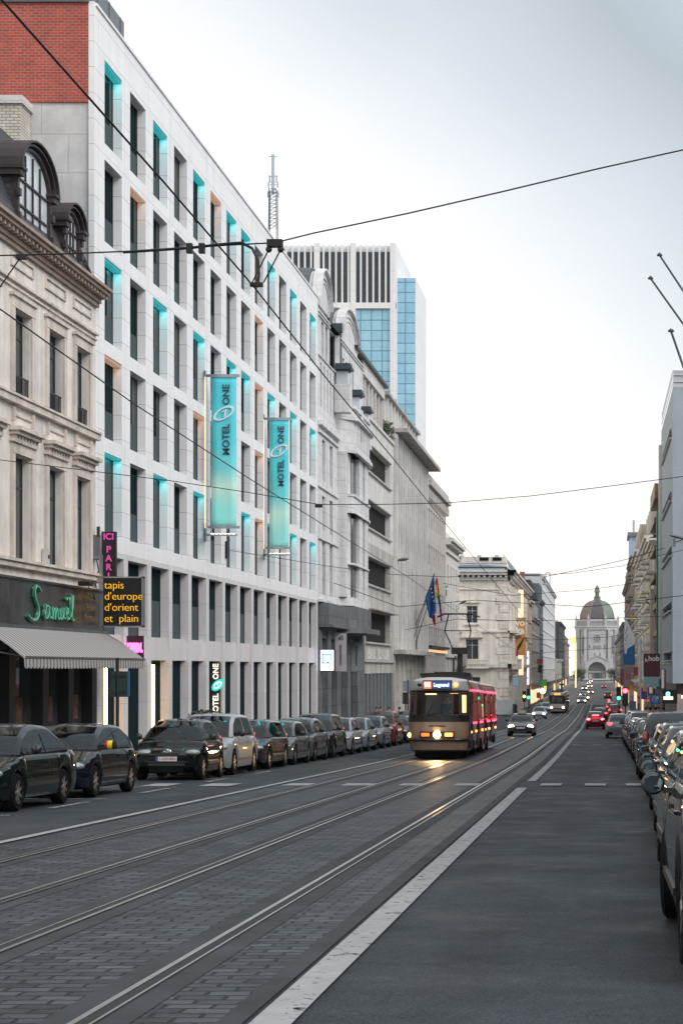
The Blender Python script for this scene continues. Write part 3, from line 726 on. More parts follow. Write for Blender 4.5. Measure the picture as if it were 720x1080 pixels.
put_text('ICI PARIS XL', .145, glow('pink_neon', (1.0, .12, .55), 2.6), s, (-14.835, 56.17, .62), FRONT, offset=.01, spacing=.62)
for o in s.children:
    if o.name.startswith('lettering'): o.scale = (1, 2.6, 1)
s = thing('wall_cabinet', 'grey transformer and cable bundle fixed at the edge of the stucco house', 'box', (-14.95, 52.3, 3.2))
mb = MB(); mb.box(-15.05, -14.86, 52.28, 52.42, 3.2, 3.95); mb.build('case', zinc, s)
mb = MB(); mb.tube([(-14.95, 52.3, 3.2), (-14.88, 52.26, 2.9), (-14.97, 52.25, 2.5), (-14.9, 52.25, 2.0)], .02); mb.tube([(-14.9, 52.3, 4.2), (-14.9, 52.3, 3.9)], .05); mb.build('cable', black, s)
# ================================================================ art deco house with twin gables and a curved bay
deco = brick('deco_stone', (.62, .62, .63), (.68, .675, .68), (.38, .38, .39), 1.4, .75, .012, 'ANY', .75, .2, .14, streak=.3)
deco_dark = brick('deco_base_stone', (.115, .125, .135), (.15, .16, .17), (.07, .07, .075), .9, 1.0, .02, 'ANY', .6, .3, .25, streak=.4)
deco_metal = mat('deco_green_metal', (.045, .065, .075), .5, .2, var=.25)
AX, AY0, AY1 = -15.1, 94.45, 112.55
dec = thing('art_deco_building', 'grey stone art deco house with two rounded gables and a curved bay', 'building', (AX, 103.5, g(103)))
P = left(AX); gz = g(113)
ops = []
for u0, u1 in ((95.9, 97.0), (98.6, 99.7)):
    for a, b in ((4.0, 6.9), (7.5, 9.4), (10.2, 12.5)): ops.append((u0, u1, a, b))
for k in range(5): ops.append((95.3 + k * 1.15, 95.75 + k * 1.15, 14.2, 16.6))
for u0, u1 in ((95.6, 96.5), (97.0, 97.9)): ops.append((u0, u1, 17.0, 18.9))
for k in range(4): ops.append((103.4 + k * 1.35, 104.2 + k * 1.35, 16.7, 18.3))
mb = MB(); wall(mb, P, AY0, AY1, 3.6, 19.4, ops + [(98.42, 102.45, 16.95, 19.41)], .3); mb.box(-32, AX - .42, AY0, AY1, -6, 16.7); mb.box(-32, AX - .42, AY0, 98.4, 16.7, 19.3); mb.box(-32, AX - .42, 102.5, AY1, 16.7, 19.3); mb.build('stone_wall', deco, dec)
for o in ops: win(dec, 'L', P, (o[0] + o[1]) / 2, o[2], -.26, o[1] - o[0], o[3] - o[2], 'trans', dark_frame, gl_grey)
mb = MB()
for z0, z1, n in ((3.55, 3.7, .25), (13.1, 13.35, .22), (12.7, 12.82, .12), (9.75, 9.85, .1), (16.85, 16.92, .08), (6.95, 7.05, .1)): mb = MB(); mb.pbox(P, AY0, 101.4, z0, z1, -.02, n); mb.build('stone_band', deco, dec)
for z in (19.0, 19.2):
    for ya_, yb_ in ((AY0, 98.4), (102.5, AY1)): mb = MB(); mb.pbox(P, ya_, yb_, z, z + .07, -.02, .08); mb.build('stone_band', deco, dec)
mb = MB()
pass
for k in range(5): mb = MB(); mb.pbox(P, 104 + k * 1.1, 104.2 + k * 1.1, 18.55, 18.7, 0, .04); mb.build('stone_stud', deco, dec)
def barrel(y0, y1, zb, rise, xb, nm):
    N = 14; yc = (y0 + y1) / 2; hw = (y1 - y0) / 2
    a = [(yc + hw * math.cos(math.pi * (1 - i / N)), zb + rise * math.sin(math.pi * i / N)) for i in range(N + 1)]
    m = MB(); m.prism([(y0, zb - .4), *a, (y1, zb - .4)], P, -.5, .02, 0); o = m.build(nm, deco, dec)
    m = MB()
    for s, dz, n in ((1.04, .06, .22), (.90, -.12, .10), (.80, -.2, .07)):
        b = [(yc + hw * s * math.cos(math.pi * (1 - i / N)), zb + dz + rise * s * math.sin(math.pi * i / N)) for i in range(N + 1)]
        for k in range(N):
            q = [b[k], b[k + 1], (b[k + 1][0], b[k + 1][1] - .11), (b[k][0], b[k][1] - .11)]
            m.loft([[P(u, z, -.3) for u, z in q], [P(u, z, n) for u, z in q]], 0, True, True)
    m.build('gable_moulding', deco, o)
    m = MB(); b = [(yc + hw * 1.05 * math.cos(math.pi * (1 - i / N)), zb + .1 + rise * 1.04 * math.sin(math.pi * i / N)) for i in range(N + 1)]
    m.prism([(y0, zb - .3), *b, (y1, zb - .3)], left(AX - .5), xb, 0, 0)
    m.build('barrel_roof', lead, o)
barrel(94.5, 98.4, 20.0, 1.75, -4.5, 'gable'); barrel(102.8, 109.7, 19.75, 1.75, -4.5, 'gable')
mb = MB(); mb.box(-19.5, AX + .05, 102.5, 102.9, 14.8, 19.9); mb.box(-18, AX + .02, 98.4, 98.7, 17, 19.6); mb.box(-19.8, AX + .12, 102.4, 102.8, 19.6, 20.1); mb.build('dark_pylon', deco_metal, dec)
mb = MB()
for y, z in ((100.6, 17.05), (105.4, 16.3), (109.4, 15.9)):
    mb.pbox(P, y - .5, y + .6, z, z + .16, .0, 1.0); mb.pbox(P, y - .4, y + .5, z + .16, z + .34, .05, .92); mb.pbox(P, y - .35, y + .45, z - .1, z, .08, .85)
o = mb.build('lantern_cap', deco_metal, dec)
mb = MB()
for y, z in ((100.6, 17.05), (105.4, 16.3), (109.4, 15.9)): mb.pbox(P, y - .28, y + .38, z - .85, z - .1, .10, .78)
mb.build('lantern_glass', gl_pale, dec)
mb = MB()
for y, z, zb in ((100.6, 16.2, 14.6), (105.4, 15.45, 13.6), (109.4, 15.05, 13.6)): mb.pbox(P, y - .4, y + .5, zb, z, .0, .9)
mb.build('balcony_pier', deco, dec)
# the bay
def bayplan(e=0.0):
    pts = [(101.4, 0), (102.4, .8 + e), (108.6, .8 + e)]
    for i in range(1, 9): a = math.pi / 2 * i / 8; pts.append((108.6 + 3.0 * math.sin(a), (.8 + e) * math.cos(a)))
    return pts
def bay(m, z0, z1, e=0.0): m.plan([(AX - .2, 101.4)] + [(AX + n, y) for y, n in bayplan(e)] + [(AX - .2, 111.6)], z0, z1)
mb = MB()
for z0, z1 in ((3.6, 4.1), (9.0, 10.1), (12.5, 15.2)): bay(mb, z0, z1)
for z0, z1, e in ((9.0, 9.12, .1), (9.98, 10.12, .1), (12.5, 12.7, .25), (12.7, 12.9, .14), (14.4, 14.6, .3), (14.6, 14.75, .2), (15.1, 15.3, .12), (6.0, 6.1, .04)): bay(mb, z0, z1, e)
for u0, u1 in ((101.45, 103.4), (105.3, 106.9), (107.7, 109.4)): mb.pbox(P, u0, u1, 4.1, 12.5, 0, .74 if u0 > 102 else .5)
mb.pbox(P, 110.2, 111.4, 4.1, 12.5, 0, .3)
for k in range(9): mb.pbox(P, 103 + k * .7, 103.2 + k * .7, 12.95, 14.35, .7, .90)
mb.build('bay', deco, dec)
mb = MB(); mb.pbox(P, 103.4, 105.3, 4.1, 12.45, .2, .55); mb.pbox(P, 106.9, 107.7, 4.1, 12.45, .2, .5); mb.pbox(P, 109.4, 110.2, 4.1, 12.45, .1, .3); mb.build('bay_window', glass('bay_glass', (.012, .028, .03)), dec)
mb = MB(); mb.pbox(P, 94.6, 101.6, 2.3, 3.5, .0, .55); mb.pbox(P, 94.6, 101.6, 2.2, 2.32, .0, .75)
mb.plan([(AX, 101.3)] + [(AX + n * 1.3 + .1, y) for y, n in bayplan(.3)] + [(AX, 112)], 2.0, 2.3); mb.plan([(AX, 101.3)] + [(AX + n, y) for y, n in bayplan(.15)] + [(AX, 112)], 2.3, 3.55)
for u0, u1 in ((94.5, 95.2), (97.2, 98.4), (100.6, 102.2), (104.9, 106.2), (109.2, 112.5)): mb.pbox(P, u0, u1, gz - .3, 2.0, -.4, .12)
mb.pbox(P, AY0, AY1, 1.6, 2.2, -.4, .02); mb.build('ground_floor', deco_dark, dec)
mb = MB(); mb.pbox(P, AY0, AY1, gz, 1.7, -.4, -.25); mb.build('ground_floor_glass', gl_dark, dec)
# lit sign and the two pale hanging banners
s = thing('lit_logo_sign', 'glowing white box sign with a blue square emblem beside the hotel corner', 'sign', (-15.0, 94.7, -.2))
mb = MB(); mb.box(-15.08, -14.22, 94.6, 94.85, -.22, 1.0); mb.build('case', dark_metal, s)
mb = MB(); mb.box(-15.02, -14.28, 94.57, 94.61, -.16, .94); mb.build('lit_face', glow('sign_white', (.93, .97, 1.0), 1.6), s)
mb = MB()
for a in ((-14.90, -14.83, .2, .75), (-14.47, -14.40, .36, .75), (-14.90, -14.40, .68, .76), (-14.90, -14.74, .2, .28)): mb.box(a[0], a[1], 94.55, 94.575, a[2], a[3])
mb.box(-14.66, -14.5, 94.55, 94.575, .2, .32); mb.build('emblem', glow('sign_blue', (.05, .30, .85), .7), s)
ban_grey = mat('pale_banner', (.47, .44, .46), .8, var=.08); ban_grey2 = mat('grey_green_banner', (.25, .28, .29), .8, var=.1)
for Y, mm, lab in ((99.5, ban_grey, 'pale narrow banner with upright lettering, nearer the lit white sign'), (106.0, ban_grey2, 'grey green narrow banner with upright lettering beyond the pale one')):
    s = thing('hanging_banner', lab, 'banner', (-15, Y, -.2), 'narrow banners of the art deco house')
    mb = MB(); mb.box(-14.94, -14.28, Y, Y + .015, -.22, 1.95); mb.build('fabric', mm, s)
    mb = MB(); mb.tube([(-15.1, Y, 1.97), (-14.2, Y, 1.97)], .02); mb.tube([(-15.1, Y, -.23), (-14.2, Y, -.23)], .02); mb.build('arm', steel, s)
    put_text('CONSULTING', .16, ink, s, (-14.61, Y - .01, .72), FRONT_UP, offset=.004, spacing=1.15)
    put_text('e2', .28, ink, s, (-14.61, Y - .01, 1.68), FRONT, offset=.008)
pole_white = mat('white_post', (.6, .6, .6), .5)

# ================================================================ concrete office with ribbon windows
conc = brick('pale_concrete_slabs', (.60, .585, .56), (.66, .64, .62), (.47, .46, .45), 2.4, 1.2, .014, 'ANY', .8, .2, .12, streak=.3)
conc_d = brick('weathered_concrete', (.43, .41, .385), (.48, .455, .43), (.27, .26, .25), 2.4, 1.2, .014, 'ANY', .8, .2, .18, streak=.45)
BY0, BY1 = 112.6, 129.2
off = thing('ribbon_window_office', 'pale concrete office with dark ribbon windows and a set back loggia on top', 'building', (-15.1, 121, g(121)))
P = left(-15.1); RB = [(12.9, 14.65), (9.2, 10.95), (5.5, 7.25), (1.7, 3.75)]
mb = MB(); wall(mb, P, BY0, BY1, 8.2, 16.3, [(113.8, 127.0, a, b) for a, b in RB[:2]], .45); mb.box(-32, -15.65, BY0, BY1, -6, 16.2)
mb.pbox(P, BY0, BY1, 16.3, 16.5, -.5, .12); mb.build('upper_wall', conc, off)
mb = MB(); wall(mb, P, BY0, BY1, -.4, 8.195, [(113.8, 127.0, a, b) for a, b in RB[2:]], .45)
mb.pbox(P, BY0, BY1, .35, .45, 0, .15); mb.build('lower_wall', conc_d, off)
slate_pl = mat('slate_pillar', (.15, .17, .185), .7, var=.2, streak=.3)
for k in range(9): mb = MB(); mb.pbox(P, 112.7 + k * 1.9, 113.3 + k * 1.9, g(125) - .3, -.405, -.5, .0); mb.build('ground_pillar', slate_pl, off)
for i, (a, b) in enumerate(RB):
    win(off, 'L', P, 120.4, a, -.38, 13.2, b - a, 'fins', mat('ribbon_mullion', (.055, .055, .055), .5, .3), gl_dark if i else glass('bronze_glass', (.16, .12, .07), .1), name='ribbon_window')
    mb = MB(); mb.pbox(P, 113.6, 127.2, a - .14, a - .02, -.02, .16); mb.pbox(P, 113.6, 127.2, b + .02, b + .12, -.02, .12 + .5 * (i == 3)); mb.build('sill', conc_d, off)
mb = MB(); mb.pbox(P, BY0, 124, 18.9, 19.75, -.6, .0); mb.box(-32, -16.4, BY0, 124.2, 16.2, 19.6)
for k in range(7): mb.pbox(P, 112.8 + k * 1.8, 113.2 + k * 1.8, 16.5, 18.9, -.9, -.15)
mb.pbox(P, 124, BY1, 16.5, 18.2, -1.6, -.8); mb.build('loggia', conc, off)
mb = MB(); mb.pbox(P, 108.4, 124.4, 19.75, 19.95, -3, .22); mb.build('roof_edge', dark_metal, off)
mb = MB(); mb.pbox(P, BY0, BY1, g(125), -.4, -.5, -.42); mb.build('ground_floor_glass', glass('slate_glass', (.03, .038, .045)), off)
mb = MB()
for k, wd in enumerate((1.0, .9, .9, .2, 1.0, .8, .9, .9)):
    u = 114.3 + k * 1.5; mb.pbox(P, u, u + wd, .55, .75, 0, .06); mb.pbox(P, u, u + .22, .75, 1.25, 0, .06); mb.pbox(P, u + wd - .22, u + wd, .9 - .3 * (k % 2), 1.25, 0, .06)
mb.build('worn_relief_letters', conc, off)
s = MB()
for i in range(160):
    a, r_, z = random.random() * 6.28, random.random() ** .5 * .5, random.random() * 1.1
    p = Vector((-15.3 + r_ * math.cos(a), 126.8 + r_ * math.sin(a), 16.6 + z)); q = Vector((random.gauss(0, 1), random.gauss(0, 1), random.gauss(0, 1))).normalized() * .12; w2 = q.cross(Vector((random.random(), 1, .3))).normalized() * .05
    s.face([p - q, p + w2, p + q, p - w2])
for k in range(4): s.tube([(-15.3, 126.8, 16.5), (-15.3 + .2 * math.cos(k * 1.6), 126.8 + .2 * math.sin(k * 1.6), 17.4)], .012)
tag(s.build('roof_shrub', mat('shrub_leaves', (.07, .10, .045), .7, var=.4, scale=6)), 'wild green shrub growing on the terrace of the ribbon window office', 'shrub')

# ================================================================ office with tall vertical fins
fin = thing('fin_office', 'pale office block with close vertical stone fins and a flat canopy', 'building', (-15.1, 141, g(141)))
FY0, FY1 = 129.25, 152.6
mb = MB()
for k in range(16): u = FY0 + .1 + k * 1.53; mb.pbox(P, u, u + .42, 1.35, 17.2, -.4, .30)
mb.pbox(P, FY0, FY1, 16.9, 17.3, -.5, .16); mb.build('fins', conc, fin)
mb = MB()
for k in range(15):
    u = FY0 + .52 + k * 1.53
    for r in range(5): z = 1.6 + r * 3.1; mb.pbox(P, u, u + 1.11, z, z + 1.15, -.4, -.12)
mb.box(-32, -15.55, FY0, FY1, -6, 17.2); mb.build('spandrels', conc, fin)
mb = MB()
for k in range(15):
    u = FY0 + .52 + k * 1.53
    for r in range(5): z = 2.75 + r * 3.1; mb.pbox(P, u, u + 1.11, z, min(z + 1.95, 16.9), -.42, -.34)
mb.build('window_bands', gl_grey, fin)
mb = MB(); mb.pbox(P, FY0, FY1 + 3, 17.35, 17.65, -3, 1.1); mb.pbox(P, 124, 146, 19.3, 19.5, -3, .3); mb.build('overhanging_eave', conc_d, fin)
mb = MB(); mb.box(-30, -15.2, 124.3, 146, 17.6, 19.3)
for k in range(11): mb.box(-15.2, -15.0, 125 + k * 2, 125.5 + k * 2, 17.6, 19.3)
mb.build('attic', conc, fin)
mb = MB(); mb.pbox(P, FY0, FY1, 1.0, 1.32, -.3, .9); mb.build('canopy', conc_d, fin)
mb = MB()
for k in range(8): u = FY0 + .1 + k * 3.05; mb.pbox(P, u, u + 1.0, g(150) - .4, 1.0, -.5, .05)
mb.build('ground_pillars', conc_d, fin)
mb = MB(); mb.pbox(P, FY0, FY1, g(150) - .4, 1.0, -.6, -.5); mb.build('ground_floor_glass', glass('warm_dark_glass', (.05, .04, .035)), fin)

# ================================================================ stone office with square windows
tan = brick('tan_stone', (.50, .465, .44), (.55, .51, .485), (.33, .31, .30), 1.3, .7, .012, 'ANY', .8, .15, .12, streak=.25)
sq = thing('tan_stone_office', 'tan stone office with rows of small paired windows and a heavy cornice', 'building', (-15.1, 163, g(163)))
SY0, SY1 = 152.65, 173.4; ops = []
for k in range(9):
    for z in (9.2, 5.2, 12.4, 1.9): ops.append((153.6 + k * 2.2, 154.9 + k * 2.2, z, z + 1.75))
mb = MB(); wall(mb, P, SY0, SY1, -1.8, 16.1, ops, .25); mb.box(-32, -15.45, SY0, SY1, -7, 16); mb.build('stone_wall', tan, sq)
for o in ops: win(sq, 'L', P, (o[0] + o[1]) / 2, o[2], -.2, 1.3, 1.75, 'two', pole_white, gl_pale)
mb = MB(); mb.pbox(P, SY0, SY1, 15.6, 15.9, 0, .25); mb.pbox(P, SY0, SY1, 15.9, 16.3, -.3, .55); mb.pbox(P, SY0, SY1, 16.3, 16.9, -1, .3)
for k in range(14): mb.pbox(P, SY0 + .4 + k * 1.5, SY0 + 1.1 + k * 1.5, 14.9, 15.6, 0, .35)
mb.build('cornice', tan, sq)
mb = MB()
for k in range(7): u = SY0 + k * 3.3; mb.pbox(P, u, u + .9, g(170) - .4, -1.8, -.5, .0)
mb.pbox(P, SY0, SY1, g(170) - .4, -1.8, -.6, -.4); mb.build('ground_floor', conc_d, sq)
mb = MB(); mb.pbox(P, SY0 + .6, SY1 - 1, 1.75, 1.95, .02, .5); mb.build('dark_fascia_rail', black, sq)
mb = MB()
for k in range(8): mb.pbox(P, SY0 + 1.2 + k * 2.4, SY0 + 1.3 + k * 2.4, 1.35, 1.6, .2, .4)
mb.build('wall_lamp', glow('wall_lamp_glow', (1, .6, .3), .8), sq)
# ================================================================ white classical house before the side street
cls_m = brick('white_classical_stone', (.66, .64, .62), (.70, .68, .66), (.55, .53, .52), 1.1, .55, .014, 'ANY', .8, .2, .12, streak=.25)
cl = thing('white_classical_house', 'white classical house with a broad cornice at the side street corner', 'building', (-15.1, 181, g(181)))
ops = []
for k in range(4):
    for z, h in ((8.0, 2.3), (3.8, 2.8), (-.4, 2.8), (-4.6, 2.8)): ops.append((175 + k * 3.5, 176.3 + k * 3.5, z, z + h))
mb = MB(); wall(mb, P, 173.45, 188.7, g(185) - .3, 12.4, ops, .3); mb.box(-32, -15.5, 173.45, 188.7, -7, 12.3); mb.build('stone_wall', cls_m, cl)
for o in ops: win(cl, 'L', P, (o[0] + o[1]) / 2, o[2], -.25, 1.3, o[3] - o[2], 'cross', pole_white, gl_grey)
mb = MB(); mb.pbox(P, 173.45, 189.0, 11.4, 11.7, 0, .2); mb.pbox(P, 173.45, 189.2, 12.2, 12.5, -.3, .5); mb.pbox(P, 173.45, 189.4, 12.5, 12.85, -.3, .75); mb.pbox(P, 173.45, 188.7, 12.85, 13.6, -1.5, -.2)
mb.pbox(P, 176, 178, 13.6, 14.7, -1.5, -.4); mb.pbox(P, 173.45, 188.8, 1.0, 1.25, 0, .2)
for z in range(20): mb.pbox(P, 187.6, 188.75, -5.4 + z * .9, -4.75 + z * .9, 0, .1)
mb.build('cornice', cls_m, cl)
mb = MB(); mb.loft([[(-15.1 + .5 * s, 182.5 - w_, z), (-15.1 + 1.3 * s, 182.5 - w_, z), (-15.1 + 1.3 * s, 182.5 + w_, z), (-15.1 + .5 * s, 182.5 + w_, z)] for z, s, w_ in ((-.9, .1, .3), (0, .9, 1.5), (.2, 1, 1.6), (1.6, 1, 1.6))], 0, True, True); mb.build('corbelled_bay', conc_d, cl)
# ================================================================ the tall office tower behind the roofs
tw_white = brick('tower_cladding', (.74, .74, .75), (.78, .78, .79), (.6, .6, .61), 2.4, 3.4, .05, 'ANY', .5, .0, .04, .0)
tw_dark = glass('tower_dark_glass', (.03, .045, .06), .1)
def tower_glass(name, plane, w, h):
    m = brick(name, (.21, .47, .63), (.28, .55, .70), (.05, .16, .24), w, h, .09, plane, .12, .0, .10, .0, spec=.8); return m
tw_glass = tower_glass('tower_blue_glass', 'XZ', 1.85, 1.75)
YT = 300.0; fx = lambda px: xat(px, YT); fz = lambda py: zat(py, YT)
tow = thing('office_tower', 'tall pale office tower with blue glass and dark upper fins rising behind the roofs', 'building', (-50, 310, -7))
X1 = fx(417); X0 = fx(262); ZT = fz(256)
mb = MB(); mb.box(X0, X1 - .3, YT + .85, YT + 23.9, -7, ZT - .3)
for px in (262, 331, 369, 412): mb.box(fx(px), fx(px + 6) if px < 400 else X1 - .004, YT - .004, YT + .98, -7, ZT - .004)
mb.box(X0, X1, YT + .05, YT + 1, fz(325), fz(319)); mb.box(X0, X1, YT + .05, YT + 1, -7, fz(420)); mb.box(X1 - .95, X1, YT, YT + 24, -7, ZT)
mb.build('frame', tw_white, tow)
mb = MB(); mb.box(X0, X1 - .9, YT + .5, YT + .82, fz(319), fz(265)); mb.build('dark_glazing', tw_dark, tow)
mb = MB(); mb.box(X0, X1 - .9, YT + .5, YT + .82, fz(470), fz(325)); mb.build('blue_glazing', tw_glass, tow)
mb = MB()
for i in range(24):
    px = 268 + i * 6.55
    if abs(px - 334) < 4 or abs(px - 372) < 4 or px > 409: continue
    mb.box(fx(px), fx(px + 1.7), YT + .1, YT + .6, fz(319), fz(257.5))
mb.build('upper_fin', tw_white, tow)
mb = MB(); YA = 303; mb.box(xat(417.3, YA), xat(438, YA), YA, YA + 18.5, -7, zat(293, YA) - .3); mb.box(xat(417.3, YA) - .0, xat(438, YA) + .02, YA + .35, YA + 18.6, -7, zat(292.5, YA)); mb.build('annex', tw_white, tow)
mb = MB(); mb.box(xat(417.6, YA), xat(437.7, YA), YA - .12, YA, -7, zat(293.5, YA)); mb.build('annex_glazing', tw_glass, tow)
mast = thing('radio_mast', 'slim steel lattice radio mast with aerials on the tower roof', 'mast', (xat(288, 308), 308, ZT))
cx_, zz_ = xat(288, 308), lambda py: zat(py, 308)
mast_m = mat('mast_steel', (.13, .17, .20), .6, .3)
mb = MB()
for sx_ in (-1, 1):
    for sy_ in (-1, 1): mb.tube([(cx_ + sx_ * .75, 308 + sy_ * .75, ZT - .3), (cx_ + sx_ * .62, 308 + sy_ * .62, zz_(200))], .09, 5)
n = 11
for k in range(n):
    za, zb = zz_(243) + (zz_(200) - zz_(243)) * k / n, zz_(243) + (zz_(200) - zz_(243)) * (k + 1) / n
    for a, b in (((-1, -1), (1, -1)), ((1, -1), (1, 1)), ((-1, 1), (-1, -1))):
        mb.tube([(cx_ + a[0] * .66, 308 + a[1] * .66, za), (cx_ + b[0] * .66, 308 + b[1] * .66, zb)], .06, 4); mb.tube([(cx_ + a[0] * .66, 308 + a[1] * .66, zb), (cx_ + b[0] * .66, 308 + b[1] * .66, zb)], .05, 4)
mb.build('lattice', mast_m, mast)
mb = MB(); mb.tube([(cx_, 308, zz_(205)), (cx_, 308, zz_(163))], .28, 8)
for py in (192, 195, 186, 165): mb.tube([(cx_ - .8, 308, zz_(py)), (cx_ + .8, 308, zz_(py))], .07, 4)
for py, dx in ((195, -.8), (195, .8), (188, -.6), (188, .6), (205, .9), (205, -.9)): mb.box(cx_ + dx - .1, cx_ + dx + .1, 307.8, 308.2, zz_(py + 3), zz_(py - 3))
mb.build('aerial', mat('aerial_paint', (.35, .42, .50), .5), mast)

# ================================================================ classical bank on the far corner of the side street
bank_m = brick('bank_stone', (.72, .67, .61), (.77, .72, .66), (.55, .52, .49), 1.3, .5, .03, 'ANY', .8, .3, .14, streak=.28)
bank_p = mat('bank_plaster', (.76, .72, .66), .85, var=.12, scale=1, streak=.25)
BYF = 233.5; BX = -12.1
bk = thing('corner_bank_building', 'ornate cream stone corner house with pedimented windows, dentil cornice and slate attic', 'building', (-18, 236, g(236)))
PF = front(BYF); PS = left(BX); gb = g(234)
bz = lambda py: zat(py, BYF)
xs = [-24.3, -20.6, -16.85]; zt = bz(611)
ops = []
for x in xs:
    ops += [(x - .72, x + .72, bz(657), bz(639)), (x - .85, x + .85, bz(696), bz(674)), (x - 1.1, x + 1.1, bz(732), bz(714))]
opsS = []
for k in range(7):
    y = 237 + k * 8.5
    opsS += [(y, y + 1.5, bz(657), bz(639)), (y, y + 1.7, bz(696), bz(674)), (y, y + 2.2, bz(740), bz(714))]
mb = MB(); wall(mb, PF, -28, BX, gb - .3, zt, ops, .35, border=False); wall(mb, PS, BYF, 298, gb - .5, zt, opsS, .35, border=False); mb.box(-28, BX - .42, BYF + .42, 298, gb, zt - .2)
mb.build('stone_wall', bank_p, bk)
for o in ops: win(bk, 'F', PF, (o[0] + o[1]) / 2, o[2], -.28, o[1] - o[0], o[3] - o[2], 'cross', pole_white, gl_grey)
for o in opsS: win(bk, 'L', PS, (o[0] + o[1]) / 2, o[2], -.28, o[1] - o[0], o[3] - o[2], 'cross', pole_white, gl_grey)
mb = MB()
def both(z0, z1, n): mb.box(-28, BX + n, BYF - n, BYF, z0, z1); mb.box(BX, BX + n, BYF - n, 298, z0, z1)
both(bz(612), bz(609), .35); both(bz(606.5), bz(603.5), .9); both(bz(603.5), bz(601.5), 1.15); both(bz(667), bz(665), .25); both(bz(704), bz(700), .5); both(bz(622), bz(621), .15)
for k in range(22): x = -27.6 + k * .72; mb.box(x, x + .34, BYF - .75, BYF, bz(609), bz(606.5))
for k in range(40): y = BYF + k * 1.5; mb.box(BX, BX + .75, y, y + .7, bz(609), bz(606.5))
mb.build('cornice', cls_m, bk)
for k in range(16):
    mb = MB()
    z = bz(752) + k * 1.12; w_ = 1.5 if k % 2 else 1.1
    mb.box(BX - w_, BX + .12, BYF - .12, BYF + w_, z, z + .95)
    if k < 7:
        for a in (-28, -22.9, -19.4): m2 = MB(); m2.box(a, a + 1.6, BYF - .1, BYF, z, z + .95); m2.build('rusticated_block', bank_m, bk)
    mb.build('quoin', bank_m, bk)
mb = MB()
for x in xs:
    N = 8; c = [(x - 1.35 + 2.7 * i / N, bz(668) + .8 * math.sin(math.pi * i / N)) for i in range(N + 1)]
    mb.prism([(x - 1.35, bz(671)), *c, (x + 1.35, bz(671))], PF, 0, .3); mb.prism([(x - 1.5, bz(671)), (x - 1.5, bz(672.5)), (x + 1.5, bz(672.5)), (x + 1.5, bz(671))], PF, 0, .45)
    for s in (-1.05, .85): mb.pbox(PF, x + s, x + s + .2, bz(697), bz(672.5), 0, .15)
    mb.pbox(PF, x - 1.0, x + 1.0, bz(636), bz(634.5), 0, .25); mb.pbox(PF, x - .95, x + .95, bz(659.5), bz(658), 0, .25)
mb.build('pediment', bank_m, bk)
mb = MB()       # balcony with balusters, front and corner
mb.box(-22.5, -14.6, BYF - .9, BYF, bz(705), bz(703)); mb.box(-22.5, -14.6, BYF - .95, BYF - .7, bz(696.5), bz(695))
for k in range(24): mb.box(-22.4 + k * .33, -22.25 + k * .33, BYF - .88, BYF - .75, bz(703), bz(696.5))
mb.build('balcony', bank_m, bk); mb = MB(); mb.box(BX, BX + 1.3, 236, 246, bz(706), bz(703)); mb.box(BX + 1.1, BX + 1.35, 236, 246, bz(696), bz(694.5)); mb.box(BX, BX + .9, 237, 245, bz(712), bz(706))
for k in range(16): mb.box(BX + 1.13, BX + 1.3, 236.1 + k * .64, 236.4 + k * .64, bz(703), bz(696))
mb.build('corner_balcony', bank_m, bk)
for k in range(3):
    for q in ((1.0, 236, 246, 667, 664), (.8, 237, 238, 636, 618), (.8, 243, 244, 636, 618)):
        mb = MB(); mb.box(BX, BX + q[0], q[1] + k * 17, q[2] + k * 17, bz(q[3]), bz(q[4])); mb.build('wall_bracket', bank_m, bk)
mb = MB(); mb.loft([[(-28, BYF + 1, zt + 1.6), (BX - 1, BYF + 1, zt + 1.6), (BX - 1, 296, zt + 1.6), (-28, 296, zt + 1.6)], [(-28, BYF + 3.2, bz(596.5)), (BX - 3, BYF + 3.2, bz(596.5)), (BX - 3, 294, bz(596.5)), (-28, 294, bz(596.5))]], 0, True, True)
mb.box(-28, BX - .2, BYF + .3, 297, zt, zt + 1.7); mb.build('mansard_roof', slate, bk)
mb = MB(); mb.box(-28, BX - .4, BYF - .02, BYF + .25, bz(602), bz(599.5)); mb.box(-28, BX - 2.6, BYF + 2.7, BYF + 3.5, bz(597), bz(594.5)); mb.tube([(BX - .8, BYF + .7, zt + 1.6), (BX - 2.9, BYF + 3.0, bz(595.5))], .22)
mb.build('roof_edge', mat('blue_grey_lead', (.24, .30, .38), .5, var=.2), bk)
mb = MB(); mb.box(-26.5, -12.9, BYF + 8, BYF + 40, bz(600), bz(590)); mb.box(-24.5, -12.8, BYF + 7.9, BYF + 12, bz(590), bz(583))
for k in range(4): mb.box(-21.5 + k * 2.4, -21.0 + k * 2.4, BYF + 7.8, BYF + 10, bz(583), bz(581))
pent = mb.build('penthouse', cls_m, bk)
mb = MB()
for x in (-24, -22.1, -20.2, -16.4, -14.6): mb.box(x, x + 1.25, BYF + 7.8, BYF + 7.95, bz(587.5), bz(584))
mb.build('penthouse_window', gl_dark, pent)
mb = MB(); mb.loft([[(BX - .6 - 2.6 * t * t, 252, bz(602) + 5.2 * t), (BX - .6 - 2.6 * t * t, 296, bz(602) + 5.2 * t)] for t in [i / 6 for i in range(7)]], 0, False); mb.box(BX - 5, BX - 2.2, 258, 262, bz(596), bz(582)); mb.box(BX - 4.5, BX - .5, 264, 268, bz(600), bz(588)); mb.build('side_dormer', zinc, bk)
hd = thing('site_hoarding', 'pale grey site hoarding with faint scrawls beside the cream corner house', 'fence', (-13.5, 231.8, g(232)))
mb = MB()
for k in range(4): mb.box(-16 + k * 1.25, -14.8 + k * 1.25, 231.7, 231.8, g(232), g(232) + 2.0)
